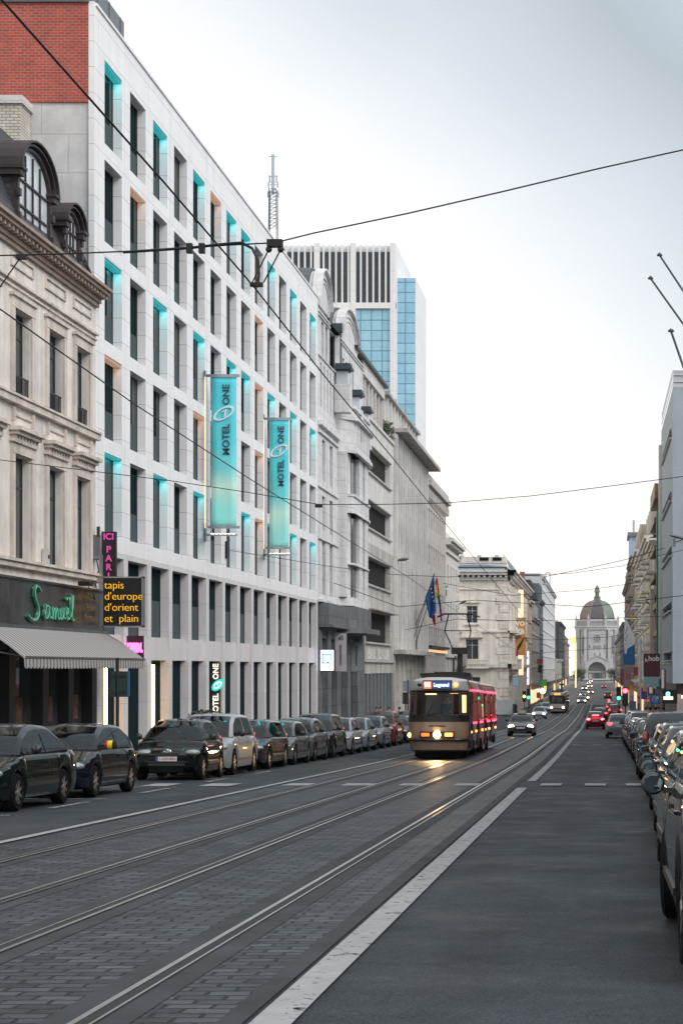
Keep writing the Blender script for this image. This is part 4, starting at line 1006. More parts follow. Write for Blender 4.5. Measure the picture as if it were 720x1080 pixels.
mb.build('panel', mat('hoarding_paint', (.42, .46, .50), .7, var=.15), hd)
mb = MB()
for k in range(5): mb.box(-16.02 + k * 1.25, -15.94 + k * 1.25, 231.8, 231.9, g(232), g(232) + 2.1)
mb.tube([(-14.6, 231.69, -5.3), (-14.2, 231.69, -4.9), (-14.0, 231.69, -5.4), (-13.7, 231.69, -4.9), (-13.5, 231.69, -5.3)], .03); mb.build('fence_post', dark_metal, hd)

# ================================================================ rows of houses farther along
wall_cols = {}
def row_house(name, label, side, X, y0, y1, zt, floors, bays, c, roof='flat', shop=True, wfrac=.45, gm=None, extra=None, bright=False, cat='building', z0=None):
    gy = g((y0 + y1) / 2); P = left(X) if side == 'L' else right(X); sg = -1 if side == 'L' else 1
    key = tuple(round(v, 2) for v in c); wm_ = wall_cols.setdefault(key, mat('render_%d' % len(wall_cols), c, .85, var=.15, scale=.7, streak=.25))
    b = thing(name, label, cat, (X, (y0 + y1) / 2, gy))
    base = gy + (4.0 if shop else 1.0); fh = (zt - base) / floors; bw = (y1 - y0) / bays; ops = []
    for f in range(floors):
        for k in range(bays): ops.append((y0 + bw * (k + .5 - wfrac / 2), y0 + bw * (k + .5 + wfrac / 2), base + fh * (f + .22), base + fh * (f + .80)))
    mb = MB(); wall(mb, P, y0 + .02, y1 - .02, gy - 1.2, zt, ops, .3)
    xa, xb = sorted((X + sg * .42, X + sg * 14)); mb.box(xa, xb, y0 + .02, y1 - .02, gy - 1.2, zt - .1); mb.build('wall', wm_, b)
    for o in ops: win(b, side, P, (o[0] + o[1]) / 2, o[2], -.25, o[1] - o[0], o[3] - o[2], 'two', dark_frame if random.random() < .6 else pole_white, gm or gl_grey, pane=True)
    mb = MB()
    for f in range(1, floors): mb.pbox(P, y0 + .02, y1 - .02, base + fh * f - .12, base + fh * f + .08, 0, .14)
    mb.pbox(P, y0 + .02, y1 - .02, zt - .5, zt - .1, 0, .35); mb.pbox(P, y0 + .02, y1 - .02, zt - .1, zt + .2, -.4, .6)
    if extra == 'balcony':
        for f in range(floors):
            z = base + fh * (f + .2)
            for k in range(0, bays, 2): mb.pbox(P, y0 + bw * (k + .1), y0 + bw * (k + .9), z - .25, z, 0, .9); mb.pbox(P, y0 + bw * (k + .1), y0 + bw * (k + .9), z + .8, z + .9, .75, .9)
    mb.build('cornice', wm_, b)
    if shop:
        mb = MB(); mb.pbox(P, y0 + .2, y1 - .2, gy + 2.9, base - .2, 0, .18); mb.build('shop_fascia', mat(random.choice(['fascia_dark', 'fascia_red', 'fascia_blue', 'fascia_dark', 'fascia_cream']), {'d': (.03, .03, .035)}.get('d'), .4), b)
        n = max(2, bays // 2)
        for k in range(n):
            mb = MB(); w_ = (y1 - y0 - .6) / n; mb.pbox(P, y0 + .3 + k * w_ + .1, y0 + .3 + (k + 1) * w_ - .1, gy + .4, gy + 2.8, -.1, .03)
            mb.build('shop_window', glow('lit_shop_glass', (1.0, .72, .42), .8) if random.random() < .45 else gl_dark, b)
    if roof == 'mansard':
        h = (zt - base) * .18 + 1.2; mb = MB()
        x1_, x2_, x3_ = X + sg * .3, X + sg * 1.8, X + sg * 13.5
        mb.loft([[(x1_, y, zt + .2), (x2_, y, zt + h), (x3_, y, zt + h), (x3_, y, zt + .2)] for y in (y0 + .1, y1 - .1)], 0, True, True); r = mb.build('mansard_roof', slate, b)
        mb = MB()
        for k in range(bays):
            u = y0 + bw * (k + .5); mb.pbox(P, u - .7, u + .7, zt + .2, zt + h * .85, -1.7, -.15)
        d = mb.build('dormer', wm_, r)
        for k in range(bays):
            pass
        mb = MB(); mb.box(*sorted((X + sg * 3, X + sg * 4)), y0 + .2, y0 + 1.6, zt + h - .2, zt + h + 1.6); mb.build('chimney', mat('chimney_brick', (.28, .14, .10), .85, var=.2), r)
    else:
        mb = MB(); mb.box(*sorted((X + sg * .5, X + sg * 13.5)), y0 + .3, y1 - .3, zt + .0, zt + .35); mb.build('roof', roof_felt, b)
    return b
mat('fascia_red', (.22, .02, .03), .4); mat('fascia_blue', (.03, .09, .22), .4); mat('fascia_cream', (.5, .45, .38), .5); mat('fascia_dark', (.03, .03, .035), .4)
LX = -11.9
row_house('narrow_town_house', 'narrow cream house with warm lit edge next to the ornate corner house', 'L', LX, 298.5, 312, 11.3, 4, 3, (.62, .55, .45))
row_house('mansard_town_house', 'grey house with tall dark mansard between cream house and white office block', 'L', LX, 312.2, 352, 9.0, 4, 6, (.36, .36, .36), 'mansard')
row_house('dark_gable_house', 'dark grey zinc house with stepped roof beside the white office block', 'L', LX, 352.4, 374, 13.5, 5, 4, (.13, .15, .17), 'mansard')
row_house('white_office_block', 'long plain white office block with rooftop glass storey on the left side', 'L', -12.2, 374.5, 490, 19.6, 8, 14, (.60, .61, .63), wfrac=.3, gm=gl_pale)
b = thing('rooftop_pavilion', 'pale glass pavilion on the roof behind the dark mansard house', 'building', (-16, 372, 20))
Y_ = 380; q = lambda px: xat(px, Y_); w_ = lambda py: zat(py, Y_)
mb = MB(); mb.box(q(550), q(570.5), Y_, Y_ + 20, w_(618), w_(616)); mb.box(q(550), q(570), Y_, Y_ + 20, w_(606), w_(604))
for px in (550, 556, 562.5, 569): mb.box(q(px), q(px + 1.2), Y_ - .05, Y_ + .4, w_(616), w_(606))
mb.build('frame', tw_white, b); mb = MB(); mb.box(q(550.2), q(569.7), Y_ + .45, Y_ + 19, w_(616), w_(606)); mb.build('glazing', gl_pale, b)
mb = MB()
for px in (575, 579.5): mb.tube([(q(px), Y_, w_(617)), (q(px), Y_, w_(604))], .12, 5)
mb.tube([(q(575), Y_, w_(604)), (q(579.5), Y_, w_(604))], .12, 5); mb.tube([(q(570), Y_, w_(616.5)), (q(580), Y_, w_(616.5))], .15, 5); mb.build('roof_rail', steel, b)
row_house('black_brick_block', 'dark brick block with pale windows past the white office block', 'L', -12.6, 560, 650, 14.5, 6, 10, (.045, .05, .06), gm=gl_pale, wfrac=.35)
row_house('brown_town_house', 'small brown house left of the glowing vertical sign', 'L', -13, 651, 760, 9.5, 4, 9, (.33, .27, .25), 'mansard')
row_house('pale_corner_house', 'low pale house standing just before the church square on the left', 'L', -15, 775, 880, 5, 3, 9, (.45, .42, .40), 'mansard')
row_house('cinema_facade', 'low white arcade front between the white block and black brick block', 'L', -11.8, 491, 558, 2.2, 1, 8, (.55, .55, .54), wfrac=.6)
# the right-hand side
RX = 5.55
row_house('pale_plaster_house', 'cream plaster house right behind the green edged tower', 'R', RX + .1, 176, 192, 12.6, 4, 3, (.55, .50, .45), extra='balcony')
row_house('ornate_cream_house', 'tall cream house with bracketed balconies on the right row', 'R', RX, 192.2, 214, 14.3, 5, 4, (.58, .54, .48), 'mansard', extra='balcony')
row_house('white_bay_house', 'white house with projecting bays past the ornate cream house', 'R', RX - .1, 214.2, 246, 14.2, 5, 5, (.62, .60, .58), extra='balcony')
row_house('beige_rendered_house', 'beige rendered house with yellow brackets halfway down right row', 'R', RX + .1, 246.2, 282, 16.4, 5, 6, (.50, .44, .36), 'mansard')
row_house('grey_brown_house', 'grey brown house with a blue roof box and tall aerial', 'R', RX, 282.2, 318, 17.8, 6, 6, (.30, .27, .26), extra='balcony')
row_house('rose_brick_house', 'rose brick house on the right below the tall grey brown one', 'R', RX - .1, 318.2, 372, 15.5, 5, 8, (.34, .25, .22), 'mansard')
row_house('dark_plaster_house', 'dark plaster house on right row opposite the white office block', 'R', RX, 372.4, 450, 9.5, 4, 10, (.25, .24, .24), extra='balcony')
row_house('greyish_house', 'greyish low house on right row opposite the black brick block', 'R', RX + .2, 450.4, 600, 8.2, 4, 14, (.34, .32, .31), 'mansard')
row_house('last_right_house', 'brown house on the right nearest to the church', 'R', RX + 2.2, 600.4, 830, 6.5, 4, 14, (.30, .27, .24), 'mansard')
b = thing('roof_box', 'light blue box standing on the roof edge of the grey brown house', 'box', (RX, 290, 17.9))
mb = MB(); mb.box(RX - .5, RX + 3, 288, 298, 18.05, 21.5); mb.build('box_body', mat('blue_box', (.30, .42, .58), .6, var=.2), b); mb = MB(); mb.box(RX - .8, RX + 3.2, 287.6, 298.3, 21.5, 22.2); mb.build('box_lid', zinc, b)
mb = MB(); mb.tube([(RX + .4, 300, 18), (RX + .4, 300, 24.6)], .22, 6); mb.box(RX + .2, RX + .6, 299.8, 300.2, 24.6, 25.2)
tag(mb.build('chimney_pipe', mat('pipe_paint', (.5, .46, .44), .6)), 'tall pale chimney pipe standing behind the light blue roof box', 'chimney')

# green edged tower block
P = right(RX)
gt = thing('green_edged_building', 'narrow dark tower house with a bright green vertical edge on the right', 'building', (RX, 168, g(168)))
green_p = mat('green_panel', (.008, .16, .11), .4, var=.15)
mb = MB(); mb.box(RX + .3, RX + 12, 161.5, 175.9, -6, zat(524, 175) - .2); mb.build('core', mat('dark_bronze', (.06, .045, .035), .6, var=.3), gt)
mb = MB(); mb.box(RX - .28, RX + .12, 160.6, 161.4, -2, zat(539, 161)); mb.box(RX + .12, RX + 5, 160.9, 161.4, -2, zat(541, 161)); mb.box(RX - .3, RX + .1, 160.5, 172, -2, -.4); mb.build('green_edge', green_p, gt)
mb = MB()
for k in range(6): z = 13.4 - k * 2.6; mb.pbox(P, 162, 175.5, z, z + .5, -.3, .45 if k < 3 else .2)
mb.pbox(P, 162, 175.8, zat(528, 175) - 1, zat(524, 175), -.3, .4); mb.build('bronze_bands', mat('bronze_band', (.17, .105, .06), .5, .4, var=.3), gt)
mb = MB(); mb.pbox(P, 161.5, 175.5, -1, 13, -.35, -.2); mb.build('glazing', gl_dark, gt)
mb = MB(); mb.box(RX - .45, RX + .0, 174.5, 175.9, -1.5, zat(622, 176)); mb.build('pink_pilaster', mat('pink_stone', (.58, .45, .40), .8, var=.1), gt)
# the big blue grey block
bgm = mat('blue_grey_render', (.33, .385, .43), .8, var=.08, scale=.6, streak=.12)
bb = thing('blue_grey_block', 'large blue grey rendered block with slot windows towering on the right', 'building', (RX, 144, g(144)))
BZ = 21.0; ops = []
for py0, py1 in ((0, 0),): pass
slots = [(134, 152, 17.6), (134, 152, 12.8), (134, 152, 8.6), (134, 152, 4.4), (134, 150, .6)]
for a, b_, z in slots: ops.append((a, b_, z, z + .55))
ops.append((136, 151, 1.8, 3.6))
mb = MB(); wall(mb, P, 132, 156, -1.2, BZ, ops[:5], .35, border=False); mb.box(RX + .42, 30, 132.4, 156, -4, BZ - .1)
wall(mb, front(132), RX, 30, -1.2, BZ, [], .3, border=False); mb.box(RX + .004, 30, 132.004, 155.99, BZ - .1, BZ - .01); mb.box(RX + .004, RX + .5, 155.9, 155.99, -1.2, BZ - .1)
mb.box(RX - .0, 30, 131.99, 132.3, BZ, BZ + .12); mb.build('rendered_wall', bgm, bb)
mb = MB()
for a, b_, z in slots: mb.pbox(P, a, b_, z, z + .5, -.34, -.3)
mb.build('slot_glazing', gl_dark, bb)
mb = MB()
for a, b_, z in slots: mb.pbox(P, a, b_, z - .12, z - .02, 0, .2); mb.pbox(P, a, b_, z + .6, z + .7, 0, .12)
mb.pbox(P, 154.4, 156, -1, 19.6, .002, .25)
for x in (7.5, 12, 17): mb.box(x, x + .02, 131.985, 132, -1, BZ)
for z in (4, 9.5, 15): mb.box(RX, 30, 131.985, 132, z, z + .025)
mb.build('slot_sill', mat('pale_sill', (.5, .5, .5), .6), bb)
mb = MB(); mb.box(RX + .3, 30, 132.2, 155, g(140) - .5, -1.2); mb.build('shop_front', black, bb)
mb = MB(); mb.box(RX + .3, RX + 2.2, 132.05, 132.2, g(132), -2.0); mb.build('grey_shutter', mat('roller_shutter', (.28, .27, .27), .6, var=.1), bb)
mb = MB()
for x in (RX + .02, RX + 2, RX + 6): mb.tube([(x, 132.1, BZ), (x, 132.1, BZ + 1.35)], .04)
for z in (.5, 1.0, 1.35): mb.tube([(RX + .02, 132.1, BZ + z), (RX + 14, 132.1, BZ + z)], .035); mb.tube([(RX + .02, 132.1, BZ + z), (RX + .02, 155, BZ + z)], .035)
mb.build('roof_railing', steel, bb)
mb = MB(); mb.box(RX + .06, RX + 14, 132.14, 132.16, BZ + .1, BZ + 1.3); mb.build('railing_glass', gl_pale, bb)
# near right-hand office (just beyond the edge of the picture) carrying the flag poles; its dark tone and height shape reflections and shade
row_house('near_right_office', 'stone office on the right pavement that carries the bare flag poles', 'R', 6.3, 12, 108, 8.5, 4, 24, (.09, .085, .08), wfrac=.5, gm=gl_dark, shop=False)
pole_m = mat('pole_metal', (.06, .07, .08), .5, .4)
def flagpole(tip, base, r, lab):
    p = thing('flag_pole', lab, 'flag pole', base, 'bare flag poles leaning over the right pavement'); m = MB(); m.tube([base, tip], [r * 1.25, r * .8], 8); m.build('pole', pole_m, p)
    m = MB(); d = (Vector(tip) - Vector(base)).normalized(); m.lathe([(.01, -.02), (r * 2.2, -.02), (r * 2.2, .01), (.01, .06)], tip, 'z', 8); m.build('finial', pole_m, p)
    m = MB(); m.box(base[0] - .15, base[0] + .1, base[1] - .1, base[1] + .1, base[2] - .3, base[2] + .2); m.build('socket', pole_m, p)
Yp = 42.0
pt = lambda px, py, Y: (xat(px, Y), Y, zat(py, Y))
flagpole(pt(695, 269, Yp), (6.2, Yp, zat(269, Yp) - (6.2 - xat(695, Yp)) * 1.52), .03, 'highest of the three bare flag poles at the upper right')
flagpole(pt(685.5, 293.5, Yp), (6.2, Yp + .01, zat(293.5, Yp) - (6.2 - xat(685.5, Yp)) * 1.40), .03, 'middle bare flag pole, reaching farthest over the street')
flagpole(pt(707, 349, Yp), (6.2, Yp, zat(349, Yp) - (6.2 - xat(707, Yp)) * 2.9), .035, 'lowest and steepest of the three bare flag poles')
# ================================================================ the domed church closing the street
ch_st = brick('church_stone', (.46, .46, .47), (.52, .515, .52), (.36, .36, .37), 1.6, .8, .03, 'ANY', .8, .2, .12, streak=.2)
ch_dk = mat('church_shadow_stone', (.17, .18, .20), .8, var=.2)
dome_sl = brick('dome_slate', (.06, .058, .066), (.09, .083, .09), (.035, .035, .04), .9, .7, .06, 'ANY', .6, .3, .2)
dome_cu_light = mat('dome_copper_and_green_light', (.14, .17, .15), .5, .2, var=.25, scale=.3)  # copper of the ribs; also paints greenish reflected light on the right facets
dome_pink_light = mat('dome_pink_reflection', (.16, .115, .11), .45, .2, var=.2, scale=.3)  # pinkish reflected light put into the colour of the left facets
CY = 1000.0; cz = lambda py: zat(py, CY); CXc = xat(629.2, CY)
ch = thing('domed_church', 'pale domed church with rose window and arched porch closing the street', 'church', (CXc, CY + 12, g(CY)))
PC = front(CY)
def octag(r, z, c=(CXc, CY + 12), rot=22.5): return [(c[0] + r * math.cos(R(45 * k + rot)), c[1] + r * math.sin(R(45 * k + rot)), z) for k in range(8)]
rb = 12.0 / math.cos(R(22.5))
mb = MB(); mb.loft([octag(rb, cz(718)), octag(rb, cz(663))], 0, True, True)
for px0, px1, d in ((606.5, 611, 1.2), (647.5, 652, 1.2), (615.5, 618.5, 1.0), (640.5, 643.5, 1.0)):
    a, b = xat(px0, CY), xat(px1, CY); mb.box(a, b, CY - d + (5 if d > 1.1 else 0), CY + 8, cz(718), cz(664))
mb.box(xat(606, CY), xat(652, CY), CY + 4, CY + 14, cz(718), cz(700))
mb.build('body', ch_st, ch)
mb = MB()
for r, z0, z1 in ((1.06, 664, 661.5), (1.10, 661.5, 660), (1.02, 669, 668)): mb.loft([octag(rb * r, cz(z0)), octag(rb * r, cz(z1))], 0, True, True)
mb.loft([octag(rb * .93, cz(660)), octag(rb * .93, cz(653))], 0, True, True)
mb.loft([octag(rb * 1.0, cz(655)), octag(rb * 1.0, cz(654))], 0, True, True)
for k in range(8):
    a, b = octag(rb * 1.0, 0)[k], octag(rb * 1.0, 0)[(k + 1) % 8]
    for i in range(12): x, y = a[0] + (b[0] - a[0]) * i / 12, a[1] + (b[1] - a[1]) * i / 12; mb.box(x - .14, x + .14, y - .14, y + .14, cz(660), cz(655))
    mb.box(a[0] - .7, a[0] + .7, a[1] - .7, a[1] + .7, cz(662), cz(652))
    mb.loft([[(a[0] + dx, a[1] + dy, cz(652)) for dx, dy in ((-.6, -.6), (.6, -.6), (.6, .6), (-.6, .6))], [(a[0], a[1], cz(647.5))] * 4], 0, True, False)
mb.build('balustrade', ch_st, ch)
rd = 10.6; N = 10
def domer(t): return rd * math.cos(t * 1.38), cz(654) + (cz(633) - cz(654)) * math.sin(t * math.pi / 2) ** .95
mb = MB()
rings = [octag(domer(i / N)[0], domer(i / N)[1]) for i in range(N + 1)]
# octag face k lies between corner k and k+1; the facet towards the street is the one facing -Y (index 5)
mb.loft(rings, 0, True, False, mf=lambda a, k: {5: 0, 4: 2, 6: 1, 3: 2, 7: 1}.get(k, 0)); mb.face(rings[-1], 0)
dm = mb.build('dome', [dome_sl, dome_cu_light, dome_pink_light], ch)
mb = MB()
for k in range(8): mb.tube([(rings[i][k][0], rings[i][k][1], rings[i][k][2]) for i in range(N + 1)], .32, 6)
mb.build('dome_rib', dome_cu_light, dm)
mb = MB(); c = (CXc, CY + 12, 0)
mb.lathe([(2.6, cz(633.5)), (2.6, cz(632)), (1.9, cz(631.5)), (1.9, cz(629)), (2.2, cz(628.6)), (1.2, cz(628)), (1.2, cz(624)), (1.9, cz(623.5)), (1.5, cz(622)), (1.3, cz(620)), (.9, cz(618)), (.3, cz(616.5)), (.08, cz(616))], c, 'z', 12); mb.box(CXc - .05, CXc + .05, CY + 11.9, CY + 12.1, cz(616), cz(614)); mb.box(CXc - .35, CXc + .35, CY + 11.9, CY + 12.1, cz(615), cz(614.8))
mb.build('lantern', mat('lantern_copper', (.12, .115, .12), .5, var=.2), ch)
def arched(m, px0, px1, pyb, pys, n0, n1, PCx=PC, mi=0, seg=10):
    a, b = xat(px0, CY), xat(px1, CY); r = (b - a) / 2; xc = (a + b) / 2
    m.prism([(a, cz(pyb)), *[(xc - r * math.cos(math.pi * i / seg), cz(pys) + r * math.sin(math.pi * i / seg)) for i in range(seg + 1)], (b, cz(pyb))], PCx, n0, n1, mi)
mb = MB()
for px in (612.9, 644.6): arched(mb, px, px + 3.4, 690, 672.5, .02, .12)
for px in (620.5, 636.2): mb.prism([(xat(px, CY), cz(684)), (xat(px, CY), cz(680)), (xat(px + 1.6, CY), cz(680)), (xat(px + 1.6, CY), cz(684))], PC, .02, .1)
for i in range(7): arched(mb, 625 + i * 1.3, 625.7 + i * 1.3, 684.5, 681, .02, .1, seg=5)
for px in (616.6, 640.8, 618.9, 643): arched(mb, px, px + 1.1, 695, 691, .02, .1, seg=5)
for px in (626, 631.5): arched(mb, px, px + 1.4, 692.5, 689, .02, .1, seg=5)
mb.build('arched_window', ch_dk, ch)
mb = MB()
for px in (612.2, 643.9):
    arched(mb, px, px + 4.8, 691, 672.5, .0, .015)
for r0, r1, n in ((2.35, 2.0, .35), (1.25, 1.1, .3)):
    for i in range(24):
        t0, t1 = 6.2832 * i / 24, 6.2832 * (i + 1) / 24; xc, zc = xat(629.1, CY), cz(673.5)
        q = [(xc + r0 * math.cos(t0), zc + r0 * math.sin(t0)), (xc + r0 * math.cos(t1), zc + r0 * math.sin(t1)), (xc + r1 * math.cos(t1), zc + r1 * math.sin(t1)), (xc + r1 * math.cos(t0), zc + r1 * math.sin(t0))]
        mb.prism(q, PC, .0, n)
for i in range(8):
    t = 6.2832 * i / 8; mb.tube([(xat(629.1, CY) + .5 * math.cos(t), CY - .15, cz(673.5) + .5 * math.sin(t)), (xat(629.1, CY) + 2.0 * math.cos(t), CY - .15, cz(673.5) + 2.0 * math.sin(t))], .1, 4)
rw = mb.build('rose_tracery', ch_st, ch)
mb = MB(); mb.lathe([(.01, -.04), (2.05, -.04), (2.05, .0), (.01, .01)], (xat(629.1, CY), CY - .02, cz(673.5)), 'y', 24); mb.build('rose_glass', ch_dk, rw)
# gabled porch with a great arch
mb = MB(); PP = front(CY - 3.2)
def poly_ring(outer, inner, n0, n1, mi=0):
    for k in range(len(outer) - 1):
        mb.prism([outer[k], outer[k + 1], inner[k + 1], inner[k]], PP, n0, n1, mi)
a0, a1 = xat(619.8, CY), xat(638.4, CY); rr_ = (a1 - a0) / 2; xc = (a0 + a1) / 2; NS = 16
inner = [(a0, cz(717.5))] + [(xc - rr_ * math.cos(math.pi * i / NS), cz(707) + rr_ * .95 * math.sin(math.pi * i / NS)) for i in range(NS + 1)] + [(a1, cz(717.5))]
wl, wr = xat(616.5, CY), xat(641.7, CY)
def roofz(x): return cz(697.5) + (cz(691.5) - cz(697.5)) * (1 - min(1, abs(x - xc) / (wr - xc)))
outer = [(wl, cz(717.5))] + [(wl + (wr - wl) * i / NS, roofz(wl + (wr - wl) * i / NS)) for i in range(NS + 1)] + [(wr, cz(717.5))]
poly_ring(outer, inner, -3.2, .3)
o2 = [(x, z + .35) for x, z in outer[1:-1]]; i2 = [(x, z - .05) for x, z in outer[1:-1]]
poly_ring(o2, i2, -3.2, .7)
mb.build('porch', ch_st, ch)
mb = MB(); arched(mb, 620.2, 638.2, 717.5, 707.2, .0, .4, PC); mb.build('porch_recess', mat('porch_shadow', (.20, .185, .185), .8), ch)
mb = MB(); mb.box(xat(619.9, CY), xat(638.3, CY), CY - .9, CY - .42, cz(709.3), cz(708)); arched(mb, 620.6, 623.6, 717.5, 712, .42, .5, PC, seg=6); arched(mb, 634.8, 637.8, 717.5, 712, .42, .5, PC, seg=6); mb.build('porch_lintel', ch_st, ch)
mb = MB(); mb.box(xat(626.8, CY), xat(631.6, CY), CY - .8, CY - .45, cz(717.5), cz(709.5)); mb.build('door', mat('church_door', (.055, .065, .08), .7), ch)
mb = MB()
for k in range(4): mb.box(xat(615, CY) - 0, xat(643, CY), CY - 6 + k * .8, CY - 2, g(CY) + k * .16, g(CY) + (k + 1) * .16 + .02)
mb.build('steps', ch_st, ch)

# ---------------------------------------------------------------- trees before the church
leaf_m = mat('tree_leaves', (.05, .085, .035), .7, var=.4, scale=3); bark_m = mat('bark', (.07, .055, .045), .9, var=.3)
def tree(x, y, h, r, lab, seed, dens=700, leaf=.28):
    rnd = random.Random(seed); gz = g(y); t = thing('street_tree', lab, 'tree', (x, y, gz), 'trees in the distance before the church')
    m = MB(); m.tube([(x, y, gz), (x + .1, y, gz + h * .35), (x, y, gz + h * .7)], [r * .09, r * .07, r * .03], 6)
    cl = []
    for k in range(9):
        a, e = rnd.random() * 6.28, rnd.uniform(.35, .92); rr = r * rnd.uniform(.3, .75) * (1.15 - abs(e - .6))
        c = Vector((x + rr * math.cos(a), y + rr * math.sin(a), gz + h * e)); cl.append(c); m.tube([(x, y, gz + h * .35), tuple(c)], [r * .05, r * .015], 4)
    m.build('trunk', bark_m, t); m = MB()
    for i in range(dens):
        c = rnd.choice(cl); p = c + Vector((rnd.gauss(0, 1), rnd.gauss(0, 1), rnd.gauss(0, .8))) * r * .24
        q = Vector((rnd.gauss(0, 1), rnd.gauss(0, 1), rnd.gauss(0, 1))).normalized() * leaf; s = q.cross(Vector((rnd.gauss(0, 1), rnd.gauss(0, 1), 1))).normalized() * leaf * .6
        m.face([p - q, p + s, p + q, p - s])
    m.build('crown', leaf_m, t)
tree(xat(612.5, 880), 880, 6.4, 3.2, 'low round tree left of the church porch', 1); tree(xat(608.5, 820), 820, 5.8, 2.6, 'small tree at the end of the left house row', 2)
tree(xat(644, 900), 900, 6.5, 3.0, 'low round tree right of the church porch', 3); tree(xat(647.5, 780), 780, 7.2, 2.8, 'taller tree at the end of the right house row', 4)
tree(xat(573.5, 400), 395, 4.4, 1.8, 'bright green street tree on the left pavement before the white office block', 6, 500, .2)
# ================================================================ vehicles
import bisect
def interp(x, pts):
    if x <= pts[0][0]: return pts[0][1]
    for (a, b), (c, d) in zip(pts, pts[1:]):
        if x <= c:
            t = (x - a) / (c - a) if c > a else 1
            return b + (d - b) * t
    return pts[-1][1]
def smooth_interp(x, pts, k=.05): return sum(interp(x + d * k, pts) for d in (-1, -.5, 0, .5, 1)) / 5
def clear_glass(name, tint, ior=1.5):
    m = bpy.data.materials.new(name); m.use_nodes = True; MATS[name] = m; t = m.node_tree; L = t.links.new
    out = [n for n in t.nodes if n.type == 'OUTPUT_MATERIAL'][0]; t.nodes.remove(t.nodes['Principled BSDF'])
    fr = t.nodes.new('ShaderNodeFresnel'); fr.inputs['IOR'].default_value = ior; tr = t.nodes.new('ShaderNodeBsdfTransparent'); tr.inputs['Color'].default_value = (*tint, 1)
    gl = t.nodes.new('ShaderNodeBsdfGlossy'); gl.inputs['Roughness'].default_value = .01; gl.inputs['Color'].default_value = (.85, .92, .95, 1)
    mx_ = t.nodes.new('ShaderNodeMixShader'); L(fr.outputs[0], mx_.inputs[0]); L(tr.outputs[0], mx_.inputs[1]); L(gl.outputs[0], mx_.inputs[2]); L(mx_.outputs[0], out.inputs['Surface'])
    return m
car_glass = clear_glass('car_glass', (.50, .56, .57))
seat_m = mat('seat_cloth', (.018, .018, .02), .9, var=.3, scale=6, spec=.1)
rubber = mat('tyre_rubber', (.009, .009, .010), .85, var=.2, scale=8, spec=.08)
alloy = mat('alloy_rim', (.42, .43, .44), .3, .9, var=.1)
well_m = mat('wheel_well', (.004, .004, .005), .95, spec=.02)
seam_m = mat('body_seam', (.006, .006, .006), .7)
plastic = mat('black_plastic', (.016, .017, .018), .5, var=.1)
chrome = mat('chrome', (.7, .7, .7), .12, 1.0, var=.05)
lamp_clear = mat('lamp_lens', (.26, .275, .285), .06, 0, var=.3, scale=14, coat=1.0)
lamp_red = mat('red_lens', (.30, .012, .012), .08, 0, var=.3, scale=14, coat=1.0)
lamp_amber = mat('amber_lens', (.50, .12, .01), .1, 0, var=.2, coat=1.0)
plate_w = mat('plate_white', (.62, .60, .60), .4, var=.05); plate_ink = mat('plate_red', (.35, .02, .03), .5)
mirror_gl = mat('mirror_glass', (.16, .21, .23), .02, .9, var=.3, scale=9)
lit_head = glow('lit_headlamp', (1.0, .62, .30), 26.0); lit_white_h = glow('lit_headlamp_white', (1.0, .88, .72), 16.0); lit_tail = glow('lit_tail_lamp', (1.0, .03, .04), 7.0); lit_brake = glow('lit_brake_lamp', (1.0, .05, .06), 14.0)
SPEC = {  # L, W, H, hood, belt, s1 windscreen base, s2 roof start, s3 roof end, s4 rear glass base, deck, front axle, rear axle, wheel radius
 'saloon': (4.38, 1.74, 1.44, .76, .93, 1.10, 1.95, 3.10, 3.85, .98, .85, 3.36, .315),
 'hatch':  (4.15, 1.70, 1.42, .74, .92, 1.12, 1.95, 3.30, 4.02, .92, .82, 3.42, .31),
 'city':   (2.99, 1.68, 1.50, .80, .98, .62, 1.35, 2.35, 2.88, .98, .50, 2.50, .31),
 'mpv':    (4.40, 1.79, 1.64, .86, 1.02, .98, 1.95, 3.70, 4.28, 1.02, .90, 3.58, .33),
 'estate': (4.60, 1.78, 1.47, .76, .94, 1.25, 2.10, 3.85, 4.45, .94, .88, 3.58, .32),
 'compact':(3.85, 1.67, 1.47, .78, .95, .92, 1.72, 3.10, 3.74, .95, .74, 3.24, .30),
 'suv':    (4.55, 1.85, 1.68, .96, 1.10, 1.12, 2.00, 3.75, 4.42, 1.10, .90, 3.58, .37),
 'round':  (4.08, 1.73, 1.50, .86, 1.0, 1.05, 1.75, 2.75, 3.70, 1.0, .76, 3.28, .32),
}
